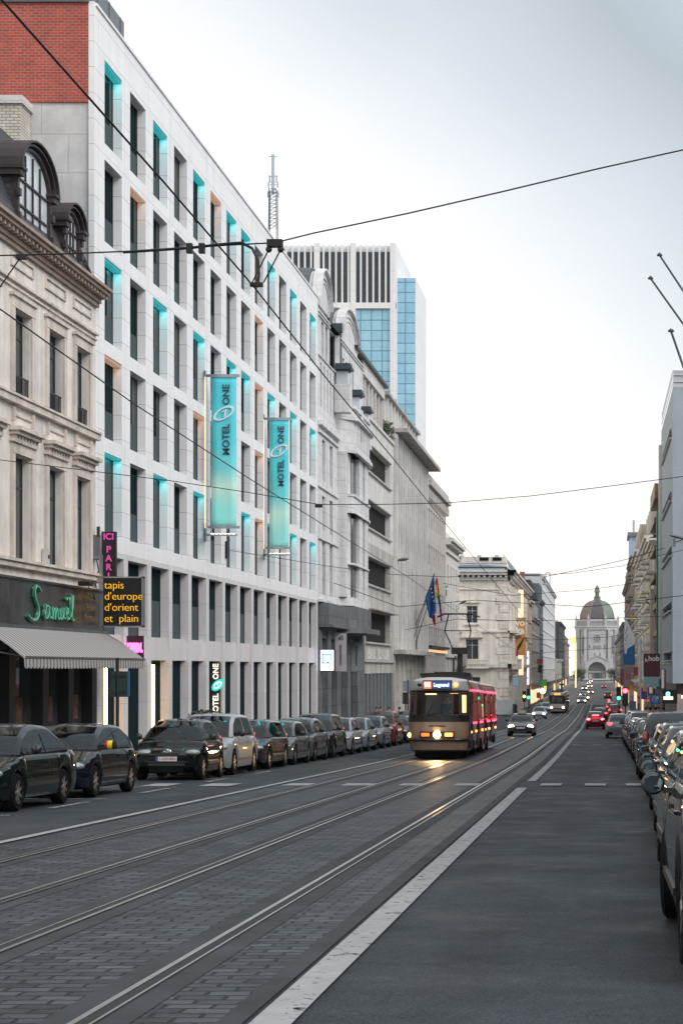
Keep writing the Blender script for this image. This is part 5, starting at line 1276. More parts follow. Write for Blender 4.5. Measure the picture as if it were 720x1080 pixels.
def make_car(kind, color, name, label, cat='car', head=None, tail=None, rim=alloy, group=None, plate=None, coat=1.0, metal=.25, details=True, mirror_c=None, steer=0):
    L_, W, H, hood, belt, s1, s2, s3, s4, deck, af, ar, wr = SPEC[kind]
    pm = mat('paint_%s_%d' % (kind, len(MATS)), tuple(v * .8 for v in color), .45, metal * .6, var=.05, scale=1.5, coat=coat, spec=.02)
    root = thing(name, label, cat, (0, 0, 0), group); b_ = pm.node_tree.nodes['Principled BSDF']; b_.inputs['IOR'].default_value = 1.3; b_.inputs['Coat IOR'].default_value = 1.42; b_.inputs['Coat Roughness'].default_value = .015
    RA = wr + .055
    top = [(0, .62), (.05, hood - .16), (.16, hood - .07), (.34, hood - .01), (s1 - .1, belt - .02), (s1 + .15, belt), (s4 - .1, belt if deck <= belt + .02 else belt + .01), (s4 + .05, deck), (L_ - .10, deck - .01), (L_ - .03, deck - .10), (L_, deck - .28)]
    def ztop(s): return smooth_interp(s, top, .05)
    def hw(s):
        u = s / L_; k = 1 - .17 * max(0, 1 - u / .20) ** 2.2 - .11 * max(0, (u - .84) / .16) ** 2.2
        return W / 2 * k
    def zlow(s):
        z = interp(s, [(0, .34), (.06, .25), (.3, .2), (L_ - .3, .22), (L_ - .06, .28), (L_, .38)])
        for a in (af, ar):
            d = abs(s - a)
            if d < RA: z = max(z, wr + math.sqrt(RA * RA - d * d))
        return z
    ss = [L_ * i / 72 for i in range(73)]
    for a in (af, ar): ss += [a - RA - .004, a + RA + .004] + [a + RA * math.cos(t * .3927) for t in range(9)]
    doors = [s1 + .02, (s1 + s4) / 2 + .02, min(s4 - .12, ar + .05)] if kind not in ('city',) else [s1 + .02, s3 - .2]
    for d in doors: ss += [d - .007, d + .007]
    ss = sorted(set(round(max(0, min(L_, s)), 4) for s in ss))
    yl = lambda s: L_ / 2 - s           # local y: nose at +L/2
    def half(s):
        w, zb, zl = hw(s), ztop(s), zlow(s); zm = min(zl + .0 + (zb - zl) * .35, zb - .02)
        cw = .05 * min(1, max(0, 1 - abs(s - L_ / 2) / (L_ * .6)))
        return [(0, .20), (w * .58, .20), (w * .60, zl - .01), (w * .955, zl), (w * .995, zl + (zb - zl) * .18), (w, zm), (w * .995, zl + (zb - zl) * .62), (w * .965, zl + (zb - zl) * .86), (w * .90, zb - .012), (w * .80, zb), (w * .42, zb + cw * .5), (0, zb + cw * .6)]
    def ring(s):
        h = half(s); return [(x, yl(s), z) for x, z in h] + [(-x, yl(s), z) for x, z in h[::-1]]
    rings = [ring(s) for s in ss]; mb = MB(); ns = len(half(1.0))
    def mf(a, k):
        kk = k if k < ns - 1 else (2 * ns - 2 - k)
        if kk <= 2: return 1
        if kk >= 9 and s1 + .16 < (ss[a] + ss[a + 1]) / 2 < s4 - .16: return 2
        if k == 2 * ns - 1: return 1
        if ss[a + 1] - ss[a] < .02 and any(abs((ss[a] + ss[a + 1]) / 2 - d) < .004 for d in doors) and 3 <= kk <= 7: return 2
        return 0
    mb.loft(rings, 0, True, True, mf)
    # greenhouse
    gs = sorted({s1 + (s4 - s1) * i / 40 for i in range(41)})
    roofp = [(s1, belt), (s1 + (s2 - s1) * .5, belt + (H - belt) * .60), (s2, H - .045), (s2 + .35, H - .008), ((s2 + s3) / 2, H), (s3, H - .03), (s3 + (s4 - s3) * .55, belt + (H - belt) * .56), (s4, belt)]
    if kind == 'round': roofp = [(s1, belt)] + [(s1 + (s4 - s1) * (1 - math.cos(math.pi * i / 10)) / 2, belt + (H - belt) * math.sin(math.pi * i / 10) ** .75) for i in range(1, 10)] + [(s4, belt)]
    def zr(s): return max(belt - .01, smooth_interp(s, roofp, .05) if s1 + .06 < s < s4 - .06 else interp(s, roofp))
    wt_ = W / 2 * .70
    def ghalf(s):
        z = zr(s); t = max(0, (z - belt) / (H - belt)); wb = hw(s) * .895; wt = wb + (wt_ - wb) * t
        hs = z - .06 * t
        return [(wb, belt - .03), (wb + (wt - wb) * .06, belt + (hs - belt) * .06), (wb + (wt - wb) * .93, belt + (hs - belt) * .93), (wt, hs), (wt * .93, z - .012 * t), (wt * .86, z), (wt * .4, z + .02 * t), (0, z + .025 * t)]
    ng = 8
    gr = [[(x, yl(s), z) for x, z in ghalf(s)] + [(-x, yl(s), z) for x, z in ghalf(s)[::-1]] for s in gs]
    bp = (s1 + s4) / 2 + .02; tq = {}
    side_ok = lambda s: zr(s) - belt > .13 and abs(s - bp) > .035 and (s < s4 - .0) and not (s3 - .02 < s < s3 + .07 and kind in ('mpv', 'suv', 'estate', 'city'))
    def gmf(a, k):
        sm = (gs[a] + gs[a + 1]) / 2; kk = k if k < ng else 2 * ng - 2 - k
        if kk == 1 and side_ok(sm): tq.setdefault('side_window_r' if k < ng else 'side_window_l', []).append((a, k)); return None
        if kk in (5, 6) or k in (ng - 1,):
            if s1 + .03 < sm < s2 - .04: tq.setdefault('windscreen', []).append((a, k)); return None
            if s3 + .04 < sm < s4 - .05: tq.setdefault('rear_window', []).append((a, k)); return None
        return 0
    mb.loft(gr, 0, False, False, gmf)
    mb.build('body', [pm, well_m, seam_m], root, smooth=38)
    for key, fl in tq.items():
        m = MB()
        for a, k in fl: m.face([gr[a][k], gr[a][k + 1], gr[a + 1][k + 1], gr[a + 1][k]])
        m.build('side_window' if key.startswith('side') else key, car_glass, root, smooth=30)
    for x in (-.36, .36):
        m = MB(); m.ell((x, yl(s1 + 1.25), belt + .05), (.22, .09, .26), 10, 8); m.ell((x, yl(s1 + 1.27), belt + .34), (.12, .055, .09), 10, 6); m.build('front_seat', seat_m, root, smooth=60, local=True)
    m = MB(); m.ell((0, yl(min(s1 + 2.15, s4 - .3)), belt - .0), (W * .36, .10, .20), 12, 8); m.build('rear_seat', seat_m, root, smooth=60)
    m = MB(); m.lathe([(.17, -.015), (.19, 0), (.17, .015), (.15, 0), (.17, -.015)], (0, 0, 0), 'y', 18, 0, False); m.v = [(x + .36 * -1, y + yl(s1 + .62), z + belt + .02) for x, y, z in m.v]; m.build('steering_wheel', plastic, root)
    # wheels
    def wheel(x, s):
        sx_ = 1 if x > 0 else -1; m = MB(); w2 = .10
        m.lathe([(wr * .62, -w2), (wr * .92, -w2), (wr, -w2 * .7), (wr, w2 * .7), (wr * .92, w2), (wr * .64, w2), (wr * .62, 0), (wr * .62, -w2)], (0, 0, 0), 'x', 28, 0, False); t = m.build('wheel', rubber, root, smooth=40); t.location = (x, yl(s), wr)
        m = MB(); o = sx_ * (w2 - .02)
        m.lathe([(wr * .66, o - sx_ * .05), (wr * .66, o + sx_ * .012), (wr * .57, o + sx_ * .014), (wr * .55, o - sx_ * .035), (.01, o - sx_ * .05)], (0, 0, 0), 'x', 28, 1)
        for k in range(7):
            a = 6.2832 * k / 7; c, q = math.cos(a), math.sin(a)
            p = [(wr * .10, -.03), (wr * .58, -.022), (wr * .58, .022), (wr * .10, .03)]
            m.loft([[(o - sx_ * .01, r_ * c - v * q, r_ * q + v * c) for r_, v in p], [(o + sx_ * .012, r_ * c - v * q, r_ * q + v * c) for r_, v in p]], 0, True, True)
        m.lathe([(.01, o - sx_ * .02), (wr * .17, o - sx_ * .01), (wr * .15, o + sx_ * .018), (.01, o + sx_ * .02)], (0, 0, 0), 'x', 12, 0)
        m.lathe([(wr * .66, o), (wr * .66, o + sx_ * .014), (wr * .58, o + sx_ * .014), (wr * .58, o), (wr * .66, o)], (0, 0, 0), 'x', 28, 0, False)
        m.build('rim', [rim, well_m], t, smooth=40, local=True)
        return t
    for x in (1, -1):
        for s in (af, ar):
            t = wheel(x * (hw(s) - .115), s)
            if s == af and steer: t.rotation_euler = (0, 0, R(steer))
    # lamps
    for x in (1, -1):
        hz = hood - .12; m = MB(); w = hw(.2)
        m.ell((x * w * .76, yl(.20), hz), (w * .26, .20, .082), 14, 9); m.build('headlight', head or lamp_clear, root, smooth=60)
        if not head:
            m = MB(); m.ell((x * w * .80, yl(.095), hz + .005), (.055, .05, .045), 10, 6); m.build('lamp_bowl', chrome, root, smooth=60)
        m = MB()
        if kind in ('mpv', 'suv', 'estate', 'city'): m.ell((x * hw(L_ - .1) * .86, yl(L_ - .085), deck - .06), (.085, .06, .17), 12, 9)
        else: m.ell((x * hw(L_ - .1) * .76, yl(L_ - .09), deck - .14), (.17, .10, .10), 12, 9)
        m.build('tail_lamp', tail or lamp_red, root, smooth=60)
        # mirror
        mz = belt + (.09 if kind != 'suv' else -.02); m = MB(); ym = yl(s1 + .32); xm = x * (W / 2 + .09); m.ell((xm, ym, mz), (.092, .07, .086), 12, 8)
        m.box(*sorted((x * (W / 2 - .08), x * (W / 2 + .02))), ym - .03, ym + .03, mz - .07, mz - .03)
        mo = m.build('mirror', mat('mirror_cap_black', (.02, .022, .024), .3) if mirror_c is None else pm, root, smooth=60)
        m = MB(); m.loft([[(xm + .076 * math.cos(6.2832 * k / 16), ym - .062, mz + .070 * math.sin(6.2832 * k / 16)) for k in range(16)], [(xm + .072 * math.cos(6.2832 * k / 16), ym - .073, mz + .066 * math.sin(6.2832 * k / 16)) for k in range(16)]], 0, True, True)
        m.build('mirror_glass', mirror_gl, mo)
        # handles and side rubbing strip
        m = MB()
        for d in doors[1:]: m.box(*sorted((x * (hw(d) * .985), x * (hw(d) * 1.0 + .022))), yl(d) + .06, yl(d) + .22, belt - .14, belt - .115)
        m.build('door_handle', pm if details else plastic, root)
        m = MB(); m.box(*sorted((x * (W / 2 - .02), x * (W / 2 + .012))), yl(ar - RA - .03), yl(af + RA + .03), .40, .455); m.build('side_trim', plastic, root)
    m = MB(); m.box(-hw(.05) * .42, hw(.05) * .42, yl(.05), yl(-.012), hood - .20, hood - .12); m.box(-hw(.05) * .62, hw(.05) * .62, yl(.08), yl(-.008), .36, .47)
    m.build('grille', plastic, root)
    m = MB(); m.box(-.26, .26, yl(.0), yl(-.022), .475, .585); m.build('number_plate', plate_w, root)
    m = MB(); m.box(-.26, .26, yl(L_ + .02), yl(L_ - .10), deck - .32, deck - .21); m.build('number_plate', plate_w, root)
    m = MB(); m.tube([(-hw(.0) * .9, yl(.03), .46), (-hw(0) * .5, yl(-.015), .46), (hw(0) * .5, yl(-.015), .46), (hw(.0) * .9, yl(.03), .46)], .02, 5); m.build('bumper_strip', plastic, root)
    m = MB(); m.box(-W * .40, W * .40, -L_ * .44, L_ * .44, .17, .24); m.build('underside', well_m, root)
    for x in (-.35, .30): m = MB(); m.tube([(x, yl(s1 + .02), belt + .025), (x + .32, yl(s1 + .28), belt + (H - belt) * .42)], .009, 4); m.build('wiper', plastic, root)
    return root
def place_car(c, X, Y, rz=0.0, yaw=0.0):
    a = slope(Y) * (1 if abs(rz) < 1 else -1)
    c.location = (X, Y, g(Y) + .006); c.rotation_euler = (a, 0, rz + yaw); return c
FLANK = -9.80
def left_car(kind, color, front_wheel_y, label, flank=FLANK, yaw=0.0, **k):
    L_, W, *_r = SPEC[kind]; af = SPEC[kind][10]
    c = make_car(kind, color, 'parked_car', label, group='cars parked along the left kerb', **k)
    return place_car(c, flank - W / 2, front_wheel_y - af + L_ / 2, math.pi, yaw)
c1 = left_car('saloon', (.003, .009, .009), 29.3, 'dark green saloon parked nearest on the left, cut by the picture edge', FLANK + .14, metal=.1)
c2 = left_car('hatch', (.004, .007, .014), 34.3, 'dark navy hatchback with a Belgian flag mirror sock, behind the dark green saloon', metal=.1)
c3 = left_car('city', (.006, .008, .009), 43.7, 'tiny black city car with a red and white plate in front of the hotel', metal=.1)
left_car('mpv', (.42, .43, .45), 47.4, 'silver minivan parked behind the tiny black city car', metal=.6)
left_car('estate', (.025, .028, .032), 52.4, 'charcoal estate car parked behind the silver minivan')
left_car('hatch', (.10, .115, .125), 56.9, 'grey hatchback parked behind the charcoal estate', metal=.5)
left_car('round', (.09, .10, .11), 60.9, 'rounded grey coupe in the middle of the left parked row', metal=.5)
left_car('mpv', (.012, .013, .015), 65.2, 'tall black people carrier in the left parked row')
left_car('compact', (.30, .32, .34), 70.2, 'light grey compact car parked right behind the tall black people carrier', metal=.6)
left_car('saloon', (.22, .26, .30), 74.9, 'pale blue grey saloon near the red four by four', metal=.6)
left_car('compact', (.16, .17, .18), 80.3, 'grey compact car parked just in front of the red four by four', metal=.5)
left_car('suv', (.16, .010, .016), 85.2, 'dark red four by four in the left parked row near the tram')
left_car('hatch', (.02, .022, .025), 91.2, 'black hatchback half hidden beside the tram, behind the red four by four')
left_car('mpv', (.15, .01, .015), 96.5, 'dark red van parked last in the left row, mostly behind the tram')
left_car('hatch', (.3, .31, .32), 102, 'silver hatchback hidden behind the tram in the left row')
# flag sock on the mirror of the navy hatchback
L_, W, H, hood, belt, s1 = SPEC['hatch'][:6]
for k, (nm, c) in enumerate((('k', (.01, .01, .01)), ('y', (.75, .48, .02)), ('r', (.50, .02, .03)))):
    m = MB(); a0, a1 = [(-.122, -.045), (-.045, .05), (.05, .122)][2 - k if False else k]
    prof = []
    for i in range(5):
        t = a0 + (a1 - a0) * i / 4; prof.append((math.sqrt(max(.0004, 1 - (t / .124) ** 2)), t))
    m.lathe(prof, (0, 0, 0), 'x', 14)
    m.v = [(-(W / 2 + .09) + x, L_ / 2 - s1 - .32 + y * .082, belt + .09 + z * .095) for x, y, z in m.v]
    m.build('mirror_sock', mat('sock_' + {'k': 'black', 'y': 'yellow', 'r': 'red'}[nm], c, .9), c2, smooth=50, local=True)
# plate and oval badge of the tiny black car
Lc, Wc, Hc, hoodc, beltc = SPEC['city'][:5]
me = text_mesh('1-DJH-854', .095, ext=.003); me.materials.clear(); me.materials.append(plate_ink)
o = bpy.data.objects.new('plate_lettering', me); col.objects.link(o); o.parent = c3; o.location = (-.03, Lc / 2 + .026, .53); o.rotation_euler = (R(90), 0, R(180))
m = MB(); m.box(.20, .26, Lc / 2 + .02, Lc / 2 + .026, .475, .585); m.build('plate_band', mat('plate_blue', (.02, .06, .35), .4), c3, local=True)
m = MB()
for a, b, dz in ((.10, .065, 0), (.035, .062, 0), (.085, .024, .02)):
    pts = [(a * math.cos(6.2832 * k / 20), Lc / 2 - .06, hoodc - .10 + dz + b * math.sin(6.2832 * k / 20)) for k in range(21)]; m.tube(pts, .009, 5)
m.build('oval_badge', chrome, c3, local=True)

def right_car(kind, color, rear_y, label, flank, name='parked_car', **k):
    L_, W, *_r = SPEC[kind]; c = make_car(kind, color, name, label, group='cars parked along the right kerb', **k)
    return place_car(c, flank + W / 2, rear_y + L_ / 2, 0.0)
right_car('suv', (.016, .018, .021), 10.15, 'dark grey car nearest the camera, only flank and big mirror showing at right edge', .50, steer=-8)
right_car('compact', (.16, .165, .17), 15.9, 'mid grey compact car ahead of the nearest dark grey car on the right', .62, metal=.5)
right_car('hatch', (.05, .055, .06), 20.8, 'dark grey hatchback third in the right parked row', .74)
right_car('saloon', (.02, .022, .026), 26.2, 'black saloon fourth in the right parked row', .84)
right_car('estate', (.05, .053, .057), 31.6, 'grey estate car fifth in the right parked row', .92)
right_car('hatch', (.55, .56, .57), 37.6, 'white hatchback tucked behind the big dark four by four', 1.02, metal=.1)
right_car('suv', (.022, .026, .030), 43.2, 'big dark four by four with pale roof standing tall in the right row', .98)
right_car('compact', (.08, .085, .09), 49.0, 'grey compact car just past the big dark four by four', 1.14)
right_car('hatch', (.025, .027, .03), 54.4, 'black hatchback right before the second dark pair in the right row', 1.16)
right_car('hatch', (.03, .032, .036), 60.0, 'charcoal hatchback about halfway up the right row', 1.18)
right_car('compact', (.07, .03, .03), 65.4, 'dark maroon compact car in the right row', 1.20)
right_car('estate', (.03, .035, .04), 71.0, 'dark estate car ahead of the maroon compact', 1.2)
right_car('hatch', (.20, .205, .21), 77.2, 'dull silver hatchback beyond the dark estate', 1.22, metal=.5)
right_car('mpv', (.50, .51, .52), 83.0, 'white people carrier with high roof in right row', 1.24, metal=.1)
right_car('saloon', (.30, .30, .31), 90, 'grey saloon ahead of the white people carrier', 1.24)
right_car('mpv', (.55, .55, .56), 97, 'tall white van farthest in the right parked row', 1.3, metal=.1)
cc = make_car('saloon', (.30, .30, .32), 'moving_car', 'silver saloon with lit red tail lamps pulling along the right parked row', tail=lit_tail, metal=.6); place_car(cc, .70 + .87 - .3, 106, 0)
# traffic on the carriageway
cc = make_car('saloon', (.10, .105, .11), 'taxi', 'dark grey oncoming taxi with lit orange headlamps and roof sign', 'taxi', head=lit_head, metal=.4); place_car(cc, xat(549, 111) , 112.6, math.pi)
m = MB(); m.box(-.30, .30, -.12, .12, 1.44, 1.48); m.box(-.24, .24, -.09, .09, 1.48, 1.66); m.build('roof_sign', mat('taxi_sign', (.45, .42, .30), .5), cc, local=True)
cc = make_car('hatch', (.52, .56, .62), 'moving_car', 'white oncoming car with lit lamps behind the taxi', head=lit_white_h); place_car(cc, xat(568, 205), 206, math.pi)
for i, (px, Y, c, lab) in enumerate(((578, 250, (.5, .5, .5), 'pale car waiting on the left near the far tram'), (584, 272, (.35, .36, .37), 'grey car second in the queue left of the far tram'), (589, 292, (.25, .26, .28), 'dark grey car last in the queue left of the far tram'))):
    cc = make_car('hatch', c, 'moving_car', lab, head=lit_white_h if i != 1 else lit_head, details=False); place_car(cc, xat(px, Y) - .3, Y, math.pi)
cc = make_car('compact', (.30, .012, .03), 'moving_car', 'bright red car with glowing tail lamps driving away in the right lane', tail=lit_brake); place_car(cc, xat(627.5, 149), 150.5, 0)
m = MB(); m.box(-.28, .28, -SPEC['compact'][0] / 2 - .01, -SPEC['compact'][0] / 2 + .14, 1.14, 1.20); m.build('brake_light', lit_brake, cc, local=True)
cc = make_car('saloon', (.08, .008, .014), 'moving_car', 'dark red car with lit tail lamps ahead of the bright red one', tail=lit_tail, details=False); place_car(cc, xat(632.5, 192), 192, 0)
v = None
for i, (px, Y, tl, kind, c, lab) in enumerate((
    (648, 215, 1, 'mpv', (.25, .02, .02), 'red van with lit lamps below the green traffic light'), (644, 255, 1, 'hatch', (.05, .05, .05), 'dark car with red lamps waiting past the red van'), 
    (640.5, 400, 1, 'mpv', (.05, .05, .06), 'distant dark van with red lamps on the right'),  (636.5, 620, 1, 'hatch', (.3, .3, .3), 'farthest car with red lamps before the church'),
    (613, 330, 0, 'hatch', (.2, .2, .2), 'oncoming grey car with lit lamps beyond the far tram'), (616.5, 370, 0, 'mpv', (.4, .4, .4), 'oncoming pale van with lit lamps beyond the far tram'), (614, 430, 0, 'hatch', (.05, .05, .05), 'oncoming dark car with lit lamps past the pale van'), (622.5, 480, 0, 'hatch', (.4, .05, .05), 'oncoming red car with lit lamps far up the street'),
    (615.8, 560, 0, 'mpv', (.1, .1, .1), 'oncoming dark van with lit lamps far up the street'), (621.5, 640, 0, 'hatch', (.3, .3, .3), 'tiny oncoming pale car with lit lamps near the church'), (620.3, 760, 0, 'hatch', (.1, .1, .1), 'tiny oncoming dark car with lit lamps near the church'), (622.5, 840, 0, 'mpv', (.1, .1, .1), 'farthest oncoming van with lit lamps before the church'))):
    cc = make_car(kind, c, 'distant_car', lab, head=None if tl else (lit_head if i % 2 else lit_white_h), tail=lit_tail if tl else None, details=False); place_car(cc, xat(px, Y), Y, 0 if tl else math.pi)
# ================================================================ trams
tram_paint = mat('tram_grey_paint', (.20, .175, .165), .32, .15, var=.12, scale=1.5, coat=.6)
tram_front = mat('tram_front_paint', (.36, .235, .165), .35, .1, var=.15, scale=2, coat=.6)  # brown livery, tinted warmer for the headlamp's glow
tram_red_reflection = mat('tram_side_red_reflection', (.70, .16, .17), .25, .1, var=.15, scale=1.5, coat=1.0)  # red of the side stands in for reflected red light
tram_roof = mat('tram_roof_grey', (.52, .50, .50), .4, .2, var=.1)
tram_dark = mat('tram_dark_trim', (.015, .013, .012), .4)
def tram_screen():
    return MATS.get('tram_windscreen') or clear_glass('tram_windscreen', (.62, .66, .68), 1.5)
red_refl_glass = mat('red_reflection_glass', (.10, .02, .025), .04, var=.6, scale=2.2, spec=.7, emit=.34, ecol=(1.0, .16, .16))  # panes tinted and faintly glowing red in place of a reflection
red_refl_line = glow('red_reflection_line', (1.0, .05, .11), 4.0)  # glowing dashes drawn as red reflections, no lamps on the tram
lamp_hot = glow('tram_headlamp', (1.0, .66, .28), 40.0); lamp_or = glow('tram_signal_lamp', (1.0, .33, .05), 5.0)
def tram(cx, y0, length, label, old=True, name='tram'):
    t = thing(name, label, 'tram', (cx, y0, g(y0)))
    gy = lambda y: g(y0) + (g(y0 + length) - g(y0)) * (y - y0) / length
    NA = 15
    def outline(z_rel, ys0, hw_, ya, yb, rear=False):
        pts = []
        for i in range(NA):
            a = -math.pi / 2 + math.pi * i / (NA - 1); s, c = math.sin(a), math.cos(a)
            x = hw_ * math.copysign(abs(s) ** .62, s); y = ya + ys0 + (.95 if old else .5) * (1 - abs(c) ** .62)
            pts.append((cx + x, y, gy(y) + z_rel))
        pts.append((cx + hw_, yb, gy(yb) + z_rel)); pts.append((cx - hw_, yb, gy(yb) + z_rel))
        return pts
    lev = [(.30, .16, 1.00), (.36, .06, 1.05), (.70, .0, 1.09), (.92, .0, 1.10), (1.36, .04, 1.10), (1.60, .07, 1.10), (2.42, .24, 1.06), (2.50, .20, 1.05), (2.58, .16, 1.04), (2.84, .22, .98), (2.93, .42, .82), (2.98, .75, .5)]
    Ls = length * .48 if old else length
    y1 = y0 + Ls
    rings = [outline(z, ys0, hw_, y0, y1) for z, ys0, hw_ in lev]
    n = len(rings[0]); glassq = []
    def mf(a, k):
        z = (lev[a][0] + lev[a + 1][0]) / 2; nose = k < NA - 1
        if nose and 1.6 < z < 2.45 and 1 <= k <= NA - 3: glassq.append((a, k)); return None
        if nose and (1.36 < z < 1.6 or 2.42 < z < 2.5): return 2
        if nose and k in (0, NA - 2) and z < 2.5: return 2
        if z > 2.82: return 3
        if nose and not old and z < 1.36: return 3
        if nose: return 1 if z < 2.5 else 3
        return 0
    mb = MB(); mb.loft(rings, 0, True, False, mf); mb.face(rings[-1], 3); mb.face(rings[0][::-1], 2)
    mb.build('front_body', [tram_red_reflection if old else tram_paint, tram_front if old else tram_dark, tram_dark, tram_roof], t, smooth=35)
    gw, gc_ = MB(), MB()
    for a, k in glassq:
        q = [rings[a][k], rings[a][k + 1], rings[a + 1][k + 1], rings[a + 1][k]]
        (gw if 4 <= k <= 9 else gc_).face(q)
    gw.build('windscreen', tram_screen(), t, smooth=40); gc_.build('corner_window', tram_screen(), t, smooth=40)
    if old:
        mb = MB(); mb.box(cx - 1.0, cx + 1.0, y0 + 1.9, y0 + 2.0, g(y0) + .4, g(y0) + 2.85); mb.box(cx - .95, cx + .95, y0 + .75, y0 + 1.9, g(y0) + .5, g(y0) + 1.0); mb.box(cx - .8, cx + .8, y0 + .55, y0 + .95, g(y0) + 1.0, g(y0) + 1.5); mb.build('cab_interior', mat('cab_lining', (.09, .075, .065), .8), t)
        mb = MB()
        for x, z in ((-.55, 2.32), (.35, 2.36)): mb.box(cx + x, cx + x + .4, y0 + 1.3, y0 + 1.42, g(y0) + z, g(y0) + z + .05)
        mb.box(cx + .72, cx + .9, y0 + 1.85, y0 + 1.89, g(y0) + 1.65, g(y0) + 2.3); mb.build('cab_lamp', glow('cab_lamp_warm', (1.0, .55, .20), 3.0), t)
    mb = MB()                                         # pillars and surround of the screen
    for k in (4, 10): mb.tube([rings[5][k], rings[6][k]], .07, 5)
    mb.tube(rings[6][1:NA - 1], .03, 5); mb.tube(rings[5][1:NA - 1], .025, 5); mb.build('screen_frame', tram_dark, t)
    mb = MB(); p = rings[5][6]; q = rings[6][8]; mb.tube([(p[0], p[1] - .05, p[2] - .12), (p[0] + .28, p[1] + .06, p[2] + .45)], .014, 5); mb.box(p[0] + .05, p[0] + .45, p[1] - .03, p[1] - .0, p[2] + .0, p[2] + .08); mb.build('wiper', tram_dark, t)
    # destination box
    zz = g(y0); yb_ = y0 + .14
    mb = MB(); mb.box(cx - .52, cx + .52, yb_ - .03, yb_ + .4, zz + 2.52, zz + 2.86); b = mb.build('destination_box', tram_dark, t)
    if old:
        mb = MB(); mb.box(cx - .20, cx + .48, yb_ - .045, yb_ - .02, zz + 2.56, zz + 2.82); mb.build('display', glow('display_blue', (.03, .07, .20), .8), b)
        mb = MB(); mb.box(cx - .49, cx - .22, yb_ - .045, yb_ - .02, zz + 2.56, zz + 2.82); mb.build('route_display', glow('display_red', (.9, .16, .10), 1.4), b)
        put_text('Legrand', .17, glow('display_text', (.8, .9, 1.0), 2.0), b, (cx + .14, yb_ - .055, zz + 2.69), FRONT, offset=.004)
        put_text('93', .22, glow('route_text', (1.0, .75, .5), 3.0), b, (cx - .355, yb_ - .055, zz + 2.69), FRONT, offset=.004)
        for x, m_ in ((.66, lamp_or), (-.66, tram_dark)):
            mb = MB(); mb.ell((cx + x, yb_ + .08, zz + 2.70), (.08, .06, .06), 10, 6); mb.build('marker_lamp', m_, t)
    else:
        mb = MB(); mb.box(cx - .45, cx + .45, yb_ - .045, yb_ - .02, zz + 2.58, zz + 2.80); mb.build('display', glow('display_orange', (1.0, .25, .04), 2.5), b)
    # lamps
    if old:
        mb = MB(); mb.box(cx - .62, cx + .62, y0 - .05, y0 + .1, zz + .80, zz + 1.02); lb = mb.build('lamp_panel', tram_dark, t)
        mb = MB(); mb.lathe([(.01, -.09), (.10, -.085), (.125, -.05), (.125, .05), (.01, .05)], (cx + .0, y0 - .02, zz + .91), 'y', 18); mb.build('headlight', lamp_hot, lb)
        for x in (-.42, .42):
            mb = MB(); mb.box(cx + x - .14, cx + x + .14, y0 - .075, y0 - .05, zz + .85, zz + .97); mb.build('signal_lamp', lamp_or if x > 0 else glow('tram_signal_dim', (1.0, .22, .04), 1.2), lb)
        mb = MB(); mb.ell((cx - 1.02, y0 + .38, zz + .88), (.08, .07, .08), 10, 6); mb.build('turn_lamp', glow('turn_amber', (1.0, .5, .12), 16), t)
        mb = MB(); mb.box(cx - .3, cx + .3, y0 - .02, y0 + .1, zz + 1.20, zz + 1.235); mb.build('chrome_badge', tram_dark, t)
        sl = bpy.data.lights.new('tram_beam', 'SPOT'); sl.energy = 330; sl.color = (1.0, .60, .25); sl.spot_size = R(75); sl.spot_blend = .8; sl.shadow_soft_size = .12
        so = bpy.data.objects.new('headlight_beam', sl); col.objects.link(so); so.parent = t; so.location = (0, -.25, .91); so.rotation_euler = (R(75), 0, R(180))
    else:
        for x in (-.8, .8):
            mb = MB(); mb.ell((cx + x, y0 + .1, zz + .85), (.16, .12, .11), 12, 7); mb.build('headlight', lit_white_h, t)
    mb = MB()                                         # bumper and apron
    mb.tube([(p_[0], p_[1] - .02, p_[2]) for p_ in outline(.72, 0, 1.10, y0, y1)[:NA]], .06, 6)
    mb.build('bumper', tram_dark, t)
    mb = MB(); mb.loft([[(cx + x, y0 + .2 + abs(x) ** 2 * .35, zz + z) for x in (-.85, -.5, 0, .5, .85)] for z in (.10, .34)], 0, False); mb.box(cx - .8, cx + .8, y0 + .5, y0 + .6, zz + .06, zz + .3)
    for yy in (y0 + 1.6, y0 + 3.4, y1 - 2.2, y1 - .6):
        for x in (-.7, .7): mb.lathe([(.01, -.06), (.33, -.06), (.33, .06), (.01, .06)], (cx + x, yy, gy(yy) + .34), 'x', 18)
    mb.box(cx - .75, cx + .75, y0 + .8, y1, zz + .22 - .2, zz + .3); mb.build('bogie', well_m, t)
    # side windows, doors, red reflections painted on the street side
    secs = [(y0 + 1.25, y1 - .25)] + ([(y1 + .75, y0 + length - .6)] if old else [])
    if old:
        r2 = [outline(z, 0, hw_, y1 + .55, y0 + length) for z, _, hw_ in lev]
        r2 = [[(p[0], p[1] if i >= NA else y1 + .55, p[2]) for i, p in enumerate(r)] for r in r2]
        mb = MB(); mb.loft(r2, 0, True, False, lambda a, k: 1 if (lev[a][0] + lev[a + 1][0]) / 2 > 2.82 else 0); mb.face(r2[-1], 1); mb.build('rear_body', [tram_red_reflection, tram_roof], t, smooth=35)
        mb = MB()
        for k in range(5): mb.loft([[(cx + x, y, gy(y) + z) for x, z in ((-.98 + d, .35), (.98 - d, .35), (.98 - d, 2.75), (-.98 + d, 2.75))] for y, d in ((y1 + k * .11, 0.0), (y1 + k * .11 + .055, .08), (y1 + k * .11 + .11, 0))], 0, True, False)
        mb.build('articulation_bellows', tram_dark, t)
        mb = MB()
        for yy in (y1 + 2.6, y1 + 4.4, y0 + length - 1.2):
            for x in (-.7, .7): mb.lathe([(.01, -.06), (.33, -.06), (.33, .06), (.01, .06)], (cx + x, yy, gy(yy) + .34), 'x', 18)
